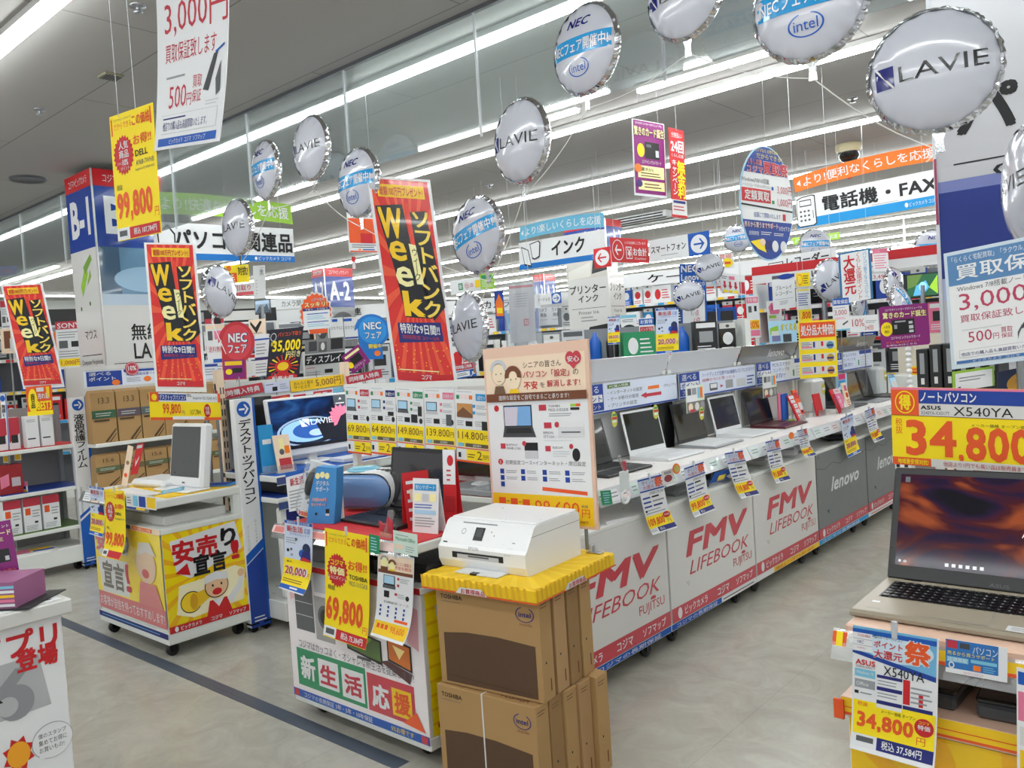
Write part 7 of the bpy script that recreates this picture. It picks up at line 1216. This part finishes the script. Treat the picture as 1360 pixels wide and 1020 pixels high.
pop(824, 419, 845, 452, 8.2, 'white poster with a dark helmet shape beside the smaller 20,000 yen slip', 'w', [R(0, 0, 1, .12, 'C'), L(.1, .16, .9, .3, 2, 'd'), E(.5, .55, .4, .16, 'K'), R(.6, .6, .95, .8, 'R'), R(0, .82, 1, .95, 'B')], z=0)
pop(848, 423, 868, 456, 7.8, 'white poster with red and blue headings left of the larger 20,000 yen slip', 'w', [R(0, .03, 1, .28, 'b'), T('お買得', .1, .07, .9, .23, 'w', .02), R(.05, .35, .95, .55, 'R'), T('インク下取', .1, .39, .9, .52, 'w', .01), L(.1, .6, .9, .92, 4, 'G')], z=0)
sign('poster_board', 'blue-framed fair board with white price list behind two small balloons', 'poster board', (902, 351), (937, 349), (905, 453), ('T', 8.7), 'b', [R(.08, .36, .93, .97, 'w'), T('NEC', .06, .02, .7, .11, 'w', .04), T('Lenovo', .06, .13, .9, .22, 'w', .03), T('フェア開催中', .08, .24, .95, .31, 'w', .01), R(.12, .38, .5, .46, 'd'), L(.12, .5, .88, .56, 2, 'R'), T('13点', .4, .6, .7, .68, 'R', 0), T('1点', .5, .7, .75, .77, 'R', 0), L(.12, .8, .88, .83, 1, 'R'), T('2点', .5, .85, .75, .9, 'R', 0), T('8点', .5, .92, .75, .965, 'R', 0)], th=.004, pole=(.5, 0, .01))
sign('poster', 'tilted white poster with red down arrows near the small balloons', 'poster', (956, 362), (989, 366), (958, 388), ('T', 8.9), 'w', [R(.35, .12, .58, .3, 'P'), L(.05, .12, .3, .3, 2, 'd')]+[q for i in range(3) for q in (P([(.12+.22*i, .4), (.2+.22*i, .4), (.2+.22*i, .62), (.25+.22*i, .62), (.16+.22*i, .8), (.08+.22*i, .62), (.12+.22*i, .62)], 'R'), R(.08+.22*i, .84, .24+.22*i, .98, 'y'))]+[R(.75, .35, .97, .95, 'R')], th=.003, wires=(.2, .8))
pop(944, 338, 974, 358, 9.0, 'white and yellow campaign card behind the upper small balloon', 'w', [T('お買得', .1, .05, .9, .35, 'O', 0), E(.7, .62, .25, .3, 'y'), R(.55, .55, .85, .7, 'O')], wire=True)
pop(937, 372, 975, 384, 9.0, 'white strip with orange underline under the upper small balloon', 'w', [T('3,980', .3, .15, .8, .6, 'R', 0), R(0, .75, 1, .95, 'O')], wire=True)
pop(990, 393, 1007, 449, 8.8, 'tall pink slip with yellow 20 percent panel above the counter signs', 'w', [R(.05, .04, .95, .18, 'P'), T('特価', .15, .06, .85, .15, 'w', .01), R(.15, .25, .4, .4, 'd'), R(.6, .25, .8, .38, 'k'), R(.05, .58, .95, .8, 'Y'), T('20%', .12, .61, .88, .77, 'O', .02), R(.05, .82, .95, .96, 'P')], z=0)
sign('poster_board', 'white recorder board with blue top among the recorder shelves', 'poster board', (1025, 367), (1055, 363), (1027, 412), ('T', 8.9), 'w', [R(0, 0, 1, .1, 'd'), E(.6, .06, .35, .08, 'u'), T('ブルーレイ', .15, .3, .85, .43, 'k', .01), T('レコーダー', .15, .47, .85, .6, 'k', .01), R(.1, .7, .9, .71, 's'), L(.3, .75, .7, .88, 3, 's')], th=.004, pole=(.5, 0, .008))
pop(1057, 363, 1075, 381, 9.0, 'small yellow card above the tall recorder price slip', 'y', [ring(.25, .5, .2, .4, 'O', .15), L(.5, .15, .9, .85, 4, 'n')], wire=True)
pop(1057, 384, 1076, 430, 8.6, 'tall white slip with a yellow 1,800 panel by the clearance board', 'w', [R(.05, .02, .9, .06, 'y'), L(.1, .12, .9, .5, 6, 'u'), R(.05, .6, .95, .95, 'y'), T('1,800', .1, .66, .9, .9, 'O', .03)], z=0)
pop(1018, 400, 1037, 427, 9.2, 'white card with a pink television picture', 'w', [P([(.1, .3), (.3, .1), (.75, .1), (.95, .35), (.8, .65), (.2, .65)], 'P'), R(.3, .22, .75, .48, (210, 60, 120)), R(.1, .72, .6, .85, 'G')], z=0)
pop(1020, 427, 1057, 457, 8.6, 'landscape strip of green and yellow pictures left of the clearance board', 'a', [P([(.05, .3), (.35, .2), (.35, .5), (.05, .6)], 'G'), R(.1, .45, .35, .9, 'W'), T('すくえる', .45, .15, .98, .45, 'y', .02, 'j'), R(.5, .6, .8, .95, 'q'), R(.1, .65, .4, .9, (120, 120, 170))], z=0)
sign('price_board', 'yellow clearance board with three white price slips hanging over the counter', 'price board', (1060, 427), (1110, 424), (1063, 503), ('T', 6.05), 'y', [R(.03, .03, .97, .3, 'O'), T('処分品大特価!', .06, .07, .94, .26, 'w', .03)]+[q for i in range(3) for q in (R(.04, .36+.22*i, .95, .5+.22*i, 'W'), L(.06, .37+.22*i, .35, .45+.22*i, 3, 'd'), R(.06, .45+.22*i, .34, .475+.22*i, 'P'), R(.37, .37+.22*i, .42, .47+.22*i, 'B'), R(.58, .37+.22*i, .64, .45+.22*i, 'r'), E(.82, .44+.22*i, .1, .065, [(90, 140, 170), (190, 150, 60), (200, 130, 50)][i]), R(.73, .43+.22*i, .9, .46+.22*i, 'B'))], wires=(.05, .95), th=.003)
sign('promo_tag', 'small white buyback slip with blue heading beside the drooping balloon', 'promo tag', (1105, 397), (1127, 395), (1107, 440), ('T', 7.0), 'w', [R(0, 0, 1, .22, 'b'), T('買取保証', .06, .05, .94, .18, 'w', .02), L(.1, .27, .9, .32, 1, 's'), T('3,000', .1, .36, .85, .54, (180, 60, 90), 0), L(.1, .58, .9, .66, 2, 'P'), P([(.55, .8), (.9, .7), (.9, .75), (.6, .85)], 'd'), R(0, .95, 1, 1, 'C')], th=.002, pole=(.5, 0, .004))
sign('poster', 'tall white reward poster with big red lettering and blue border', 'poster', (1113, 337), (1156, 329), (1117, 404), ('T', 7.6), (40, 110, 160), [R(.06, .03, .92, 1, 'w'), V_('大還元', .14, .08, .48, .85, 'r', .03), V_('くらし応援ポイント', .52, .04, .68, .98, 'R', .01), V_('パソコン買うならコジマへ', .74, .05, .86, .98, 'c', 0)], th=.004, wires=(.1, .9))
pop(1128, 420, 1166, 442, 7.4, 'white strip with pink 10 percent lettering behind the purple card sign', 'w', [T('10%', .08, .2, .5, .65, 'R', 0), T('24回', .5, .62, .8, .9, 'R', 0), L(.55, .3, .95, .5, 2, 's')], z=0)
pop(1158, 331, 1179, 361, 8.6, 'pink striped card above the far tilted balloon', 'w', [R(0, 0, 1, .2, 'P')]+[L(.1, .25, .9, .9, 6, 'P')], wire=True)
pop(1157, 364, 1180, 373, 8.6, 'white strip with 3,498 lettering under the pink striped card', 'w', [T('3,498', .1, .15, .9, .85, 'R', 0)], wire=True)
t = sign('card_sign', 'purple card sign on a white beaded stand at the far counter end', 'card sign', (1167, 408), (1232, 402), (1171, 463), ('T', 6.1), 'p', [T('コジマポイントカードがリニューアル', .12, .06, .88, .12, 'w', 0), T('驚きのカード誕生', .06, .15, .95, .3, 'h', .03, 'n'), E(.13, .55, .12, .17, 'y'), T('入会金', .06, .45, .2, .53, 'k', 0), T('無料', .08, .57, .18, .65, 'k', .01), R(.24, .34, .7, .7, 'k'), R(.28, .46, .34, .56, 's'), R(.58, .4, .66, .46, 'l'), R(.58, .5, .67, .58, 'l'), R(.58, .61, .67, .67, 'l'), R(.3, .37, .52, .41, 's'), T('コジマ×ビックカメラカード', .2, .74, .8, .81, 'w', .01), T('さらに最大5%ポイント', .1, .85, .78, .91, 'o', .01), T('お申込みはこちら', .1, .925, .72, .97, 'w', .01)], th=.006, shape=[(.03, 0), (.97, 0), (1, .05), (1, .95), (.97, 1), (.03, 1), (0, .95), (0, .05)])
g = G(); mid = np.array(t.location)
for k in range(9): p = at(1206+.4*k, 464+7.2*k, 6.1)-mid; g.lathe([(.0, -.02), (.016, -.014), (.022, 0), (.016, .014), (.0, .02)], p, (0, 0, 1), 'w', 'g', 10)
p = at(1208, 520, 6.1)-mid; g.tube([at(1209, 525, 6.1)-mid, (p[0], p[1], 0-mid[2])], .012, 'w'); g.build('beaded_stand', t)

# ------------------------------------------------------------------ far shelves filled with goods
PACK = ['w', 'r', 'b', 'K', 'Y', 'c', 'P', 'G', 'e', 'W', 'u', 'o', 'g', 'v', 'l', 't']
CN = dict(w='white', r='red', b='blue', K='black', Y='yellow', c='cyan', P='pink', G='lime', e='cream', W='pale grey', u='navy', o='orange', g='green', v='violet', l='silver', t='brown')
PROTO = {}
def proto(c, kind):
    if (c, kind) not in PROTO:
        g = G(); hc = {'w': 'r', 'W': 'b', 'e': 'n', 'l': 'd'}.get(c, 'w')
        if kind == 0: printed_box(g, -.105, -.08, 0, .105, .08, .32, c, [R(.08, .06, .92, .2, hc), R(.2, .3, .8, .62, 'K' if c != 'K' else 's'), L(.1, .7, .9, .92, 3, hc)], [], [], 'p', .002, .002)
        elif kind == 1: printed_box(g, -.15, -.09, 0, .15, .09, .26, c, [E(.3, .5, .16, .3, hc), L(.52, .2, .94, .8, 4, hc)], [], [], 'p', .002, .002)
        elif kind == 2: printed_box(g, -.075, -.03, 0, .075, .03, .29, c, [R(0, 0, 1, .18, 'W'), E(.5, .1, .12, .05, 'd', 10), E(.5, .5, .32, .2, hc), L(.1, .75, .9, .95, 2, hc)], [], [], 's', .002, .002)
        else:
            g.lathe([(.0, 0), (.055, .0), (.06, .01), (.06, .18), (.035, .24), (.022, .25), (.022, .28), (.0, .28)], (0, 0, 0), c=c, n=14); 
        PROTO[c, kind] = g.build('packaged_product')
        return PROTO[c, kind], True
    return PROTO[c, kind], False
ORD = 'first second third fourth fifth sixth seventh eighth ninth tenth eleventh twelfth thirteenth fourteenth fifteenth sixteenth seventeenth eighteenth nineteenth twentieth'.split()
def far_gondola(label, short, x, y, rz, L_, H, levels, seed, header=None, hbg='w', dens=.5, pal=PACK, top=True):
    rr = random.Random(seed)
    t = thing('gondola', label, 'shelf unit', (x, y, 0), R_(rz))
    box_part('base', t, -L_/2, -.25, 0, L_/2, .22, .16, 'm', 'g'); box_part('back_panel', t, -L_/2, .2, .16, L_/2, .24, H, (128, 132, 138), 'g')
    for s in (-1, 1): box_part('end_post', t, s*L_/2-.025, -.25, 0, s*L_/2+.025, .24, H, 'm', 'g')
    for z in levels:
        g = G(); g.box(-L_/2, -.25, z-.03, L_/2, .2, z, 'm', 'g'); face(g, (-L_/2, -.2512, z), (L_, 0, 0), (0, 0, -.04), [R(0, 0, 1, 1, 'W')]+[R(u, .08, u+.035, .92, rr.choice(['Y', 'w', 'r', 'c', 'Y', 'w'])) for u in np.arange(.01, .96, .055)], .0015); g.build('shelf', t)
    if header:
        g = G(); g.box(-L_/2, -.3, H, L_/2, -.28, H+.2, hbg, 'p'); face(g, (-L_/2, -.3006, H+.2), (L_, 0, 0), (0, 0, -.2), header, .0015); g.build('header', t)
    ca, sa = math.cos(R_(rz)), math.sin(R_(rz))
    for li, z in enumerate(levels):
        if z < .9: continue
        u = -L_/2+.14; k = 0; hmax = (levels[li+1] if li+1 < len(levels) else H+.1) - z - .04
        while u < L_/2-.12 and k < 20:
            kind = rr.choice([0, 0, 1, 2, 2, 3]); c = rr.choice(pal)
            if hmax < .34 and kind == 0: kind = 1
            o, new = proto(c, kind); o = o if new else dup(o)
            w = [.22, .31, .16, .13][kind]
            if rr.random() < dens:
                v = -.12; px_, py_ = x+ca*(u+w/2)-sa*v, y+sa*(u+w/2)+ca*v
                o.location = (px_, py_, z+.001); o.rotation_euler = (0, 0, R_(rz+rr.uniform(-5, 5)))
                tag(o, f'{CN.get(c, c)} {["upright box", "wide box", "hanging pack", "bottle"][kind]}, {ORD[k]} on the {["", "low", "middle", "upper", "top", "topmost"][min(5, li)]} shelf of {short}', 'product', None); k += 1
            elif new:
                o.location = (x+ca*(u+w/2)+sa*.12, y+sa*(u+w/2)-ca*.12, z+.001); o.rotation_euler = (0, 0, R_(rz)); tag(o, f'{CN.get(c, c)} {["upright box", "wide box", "hanging pack", "bottle"][kind]}, {ORD[k]} on the {["", "low", "middle", "upper", "top", "topmost"][min(5, li)]} shelf of {short}', 'product'); k += 1
            else: D.objects.remove(o)
            u += w+rr.uniform(.004, .035)
    return t
HB = lambda txt, c='k', bg=None: ([R(0, 0, 1, 1, bg)] if bg else [])+[T(txt, .35, .2, .65, .8, c, .02)]
LV2 = [.16, .55, .95, 1.35, 1.72, 2.08]
LV = [.16, .6, 1.0, 1.4, 1.8]
far_gondola('far shelf unit of ink and phone cases right of the ink pillar', 'the ink and case shelves', -6.3, 11.2, 8, 2.8, 2.35, LV2, 3, HB('ケース'), dens=.95, pal=['b', 'c', 'r', 'K', 'u', 'z' if 0 else 'v', 'w'])
far_gondola('far shelf unit under the recorder banner', 'the recorder shelves', -3.1, 9.6, -2, 2.4, 2.1, LV, 5, [R(0, 0, 1, .5, 'r'), T('レコーダー', .3, .55, .6, .95, 'k')], dens=.95, pal=['K', 'w', 'u', 'K', 'l', 'P'])
far_gondola('far shelf unit left of the white pillar under the fax banner', 'the telephone shelves', -.75, 9.8, 0, 2.0, 2.0, LV, 7, HB('電話機'), dens=.93, pal=['w', 'l', 'K', 'P', 'b'])
far_gondola('far camera shelf unit beneath the camera accessories header', 'the camera shelves', -11.1, 8.5, 38, 2.6, 2.2, LV, 9, HB('カメラ関連'), dens=.96, pal=['K', 'W', 'l', 'K', 'e', 'G'])
far_gondola('far shelf unit behind the tall red banner', 'the shelves behind the red banner', -8.2, 9.4, 30, 2.2, 2.1, LV, 11, HB('カメラ用品', 'k'), dens=.96, pal=['K', 'w', 'l', 'c', 'u', 'r'])
far_gondola('far shelf unit left of the A-2 pillar with picture boxes', 'the picture shelves', -11.9, 6.2, 60, 2.6, 2.2, LV, 13, [R(0, 0, 1, 1, 'K'), R(.1, .15, .3, .85, 'C'), R(.4, .15, .6, .85, 's'), R(.7, .15, .9, .85, 'W')], dens=.96, pal=['K', 'w', 'W', 'r', 'c', 'e'])
far_gondola('far shelf unit behind the blue-topped pillar', 'the shelves behind the blue pillar', -11.6, 3.6, 76, 2.4, 2.2, LV, 15, [R(0, 0, 1, 1, 'K')], dens=.95)
far_gondola('far shelf unit at the left edge behind the curled banner', 'the leftmost far shelves', -10.6, 1.6, 84, 2.6, 2.1, LV, 17, HB('アクセサリー'), dens=.96, pal=['w', 'r', 'P', 'K', 'e', 'o'])
far_gondola('shelf unit running behind the desktop computers', 'the shelves behind the desktops', -6.1, 5.35, 60, 1.8, 1.62, [.16, .6, 1.0, 1.32], 19, None, dens=.96, pal=['w', 'K', 'b', 'r', 'l', 'u'])
far_gondola('shelf unit between the set-price sheets and the notebook counter', 'the shelves behind the counter', -4.4, 6.7, 40, 2.2, 1.66, [.16, .6, 1.0, 1.34], 21, None, dens=.96, pal=['w', 'l', 'K', 'b', 'P', 'g'])
far_gondola('far back shelf unit below the A-3 pillar', 'the far back shelves', -9.4, 12.6, 30, 3.0, 2.3, LV, 23, HB('オーディオ'), dens=.96)
far_gondola('far back shelf unit between the A-2 pillar and the corner', 'the far corner shelves', -14.2, 10.2, 46, 3.2, 2.3, LV, 25, HB('ムービー'), dens=.93, pal=['K', 'w', 'l', 'd' if 0 else 'W'])
# lit televisions and dark sets
def tv(lbl, tl, tr, bl, t, prints, sc=(16, 18, 24), mt='e', z=None):
    return sign('television', lbl, 'television', tl, tr, bl, ('T', t), 'k', [R(.03, .04, .97, .94, sc)]+prints, th=.05, mt=mt, pole=None if z is None else (.5, z, .03))
tv('television showing a green jungle and blue light near the white pillar', (1203, 365), (1246, 361), (1204, 397), 8.2, [P([(.03, .04), (.5, .04), (.3, .5), (.03, .6)], 'j'), P([(.97, .1), (.97, .9), (.7, .6)], 'G'), P([(.3, .5), (.6, .3), (.7, .6), (.5, .9), (.2, .9)], (90, 170, 230)), E(.5, .55, .12, .2, (150, 210, 250))], (40, 90, 60), 'e', .0)
tv('dark television with an orange glow by the recorder board', (1076, 384), (1113, 380), (1077, 404), 8.6, [L(.1, .2, .95, .6, 2, 'l', .1), R(.6, .25, .64, .5, 'o'), R(.68, .25, .73, .55, 'o')], (10, 10, 12), 's', .0)
tv('dark television with misty mountains at the far left of the store', (338, 399), (358, 397), (339, 418), 11.0, [P([(.03, .9), (.3, .4), (.5, .7), (.8, .3), (.97, .8), (.97, .94), (.03, .94)], (60, 70, 80)), R(.05, .08, .95, .3, (150, 170, 190))], (120, 140, 160), 'e', .0)
block('speaker_pair', 'pair of black speakers in a blue frame on the far recorder shelves', 'speaker', at(955, 428, 9.1)-np.array((0, 0, .14)), R_(38), lambda g: (g.tube([(0, .05, -1.64), (0, .05, 0)], .03, 'K'), g.box(-.2, 0, 0, .2, .1, .3, 'b', 'g', .01), g.box(-.16, -.01, .03, -.02, .02, .26, 'K', 'g', .006), g.box(.02, -.01, .03, .16, .02, .26, 'K', 'g', .006), [g.lathe([(.0, 0), (.05, 0), (.055, .012)], (s*.09, -.012, .1), (0, -1, 0), 'q', 'g', 14) for s in (-1, 1)]))
strip('pink flowered strip under the black speakers', (938, 432), (982, 427), (939, 447), 9.2, 'w', [E(.1, .5, .1, .45, 'i'), E(.85, .5, .13, .45, 'i'), E(.6, .3, .08, .3, 'P'), T('春の新生活', .28, .25, .78, .75, 'R', .01)], 0)
strip('green and white strip of small bottles behind the counter signs', (955, 460), (990, 455), (956, 470), 8.2, 'g', [E(.15+.2*i, .35, .07, .3, ['w', 'K'][i % 2]) for i in range(4)], 0)
# shelf unit at the right, between the counter end and the white pillar
t = thing('gondola', 'slotted white shelf unit below the white pillar behind the price board', 'shelf unit', (-.55, 3.46, 0))
box_part('base', t, -.40, -.26, 0, .9, .26, .15, 'm', 'g'); box_part('back_panel', t, -.40, .24, .15, .9, .26, 1.24, (206, 200, 186), 'g')
g = G(); g.box(-.41, -.26, 0, -.355, -.2, 1.24, 'm', 'g', .004)
for k in range(15): g.box(-.404, -.2612, .2+.065*k, -.392, -.26, .24+.065*k, 'k'); g.box(-.376, -.2612, .2+.065*k, -.364, -.26, .24+.065*k, 'k')
g.build('slotted_post', t)
for z in (.5, .82, 1.25): shelf_deck(t, -.40, -.24, .9, .26, z, 'm', .03, 'shelf')
for k in range(6):
    goods(f'{ORD[k]} black file-like box in the upright row beside the white pillar', -.885+.046*k, 3.42, 1.251, .04, .18, .155+.015*(k > 0), 'K', [R(.3, .1, .7, .6, 's'), R(.35, .7, .65, .85, 'W')], 0)
for k in range(4):
    goods(f'{ORD[k]} red and white pack on the low shelf behind the yellow price board', -.82+.09*k, 3.32, .821, .08, .1, .06, ['R', 'w', 'O', 'b'][k], [R(.1, .2, .9, .5, ['w', 'R', 'w', 'w'][k])], 0)
for k in range(3): goods(f'{ORD[k]} yellow pack before the beige panel right of the beaded stand', -2.28+.15*k, 8.5, 1.02, .14, .1, .08, 'Y', [R(.1, .2, .9, .5, 'o'), R(.1, .6, .6, .8, 'r')], 0)
block('side_table', 'beige panelled side unit behind the purple card sign stand', 'side unit', (-2.25, 8.6, 0), 0, lambda g: (g.box(-.3, -.2, 0, .36, .2, 1.02, 'm', 'g', .006), g.box(-.3, .16, 1.02, .36, .2, 1.40, (206, 198, 184), 'g', .004)))
sign('leaflet', 'lime and white notice hanging below the buyback board', 'leaflet', (1265, 494), (1320, 486), (1266, 520), ('T', 2.72), 'G', [R(.06, .12, .95, 1, 'w'), L(.15, .3, .8, .6, 2, 's'), R(.12, .8, .18, .95, 'u')], th=.003)
sign('gold_disc', 'gold disc print on navy card below the buyback board', 'card', (1325, 494), (1400, 480), (1326, 522), ('T', 2.7), (30, 40, 70), [E(.55, .7, .4, .55, (190, 140, 50)), L(.3, .5, .8, .7, 2, (120, 80, 20))], th=.003)
sign('hanging_poster', 'yellow price-match card behind the edge-on balloon', 'poster', (297, 352), (330, 351), (299, 376), ('T', 8.6), 'y', [E(.2, .2, .1, .15, 'o'), R(.05, .45, .5, .95, 'O'), L(.1, .5, .45, .9, 3, 'h'), T('対抗!', .55, .1, .95, .6, 'k', .03)], wires=(.2, .8), th=.003)
sign('hanging_poster', 'white card with red lettering below the yellow price-match card', 'poster', (302, 378), (336, 375), (303, 394), ('T', 8.5), 'w', [T('お引取り', .1, .15, .9, .6, 'R', .02), R(0, .72, 1, 1, (220, 90, 100))], wires=(.2, .8), th=.003)
sign('hanging_poster', 'tall blank white notice right of the yellow price-match card', 'poster', (336, 353), (352, 352), (337, 397), ('T', 8.4), 'w', [V_('ご案内', .55, .06, .85, .3, 'k', 0), L(.2, .4, .35, .9, 5, 'l')], wires=(.5,), th=.003)
sign('promo_card', 'white shelf card with blue lines right of the round red fair board', 'promo card', (338, 445), (357, 443), (339, 500), ('T', 7.2), 'w', [R(0, .1, 1, .14, 'b'), L(.1, .2, .9, .5, 4, 's'), R(0, .55, 1, .62, 'v'), L(.05, .68, .95, .95, 4, 's')], th=.003, pole=(.5, 0, .004))
sign('promo_card', 'white accessory card with black straps above the round red fair board', 'promo card', (330, 425), (352, 423), (331, 446), ('T', 7.6), 'e', [P([(.1, .1), (.4, .5), (.7, .1), (.8, .2), (.45, .9), (.1, .3)], 'k'), L(.1, .8, .9, .95, 1, 's')], th=.003, pole=(.5, 0, .004))
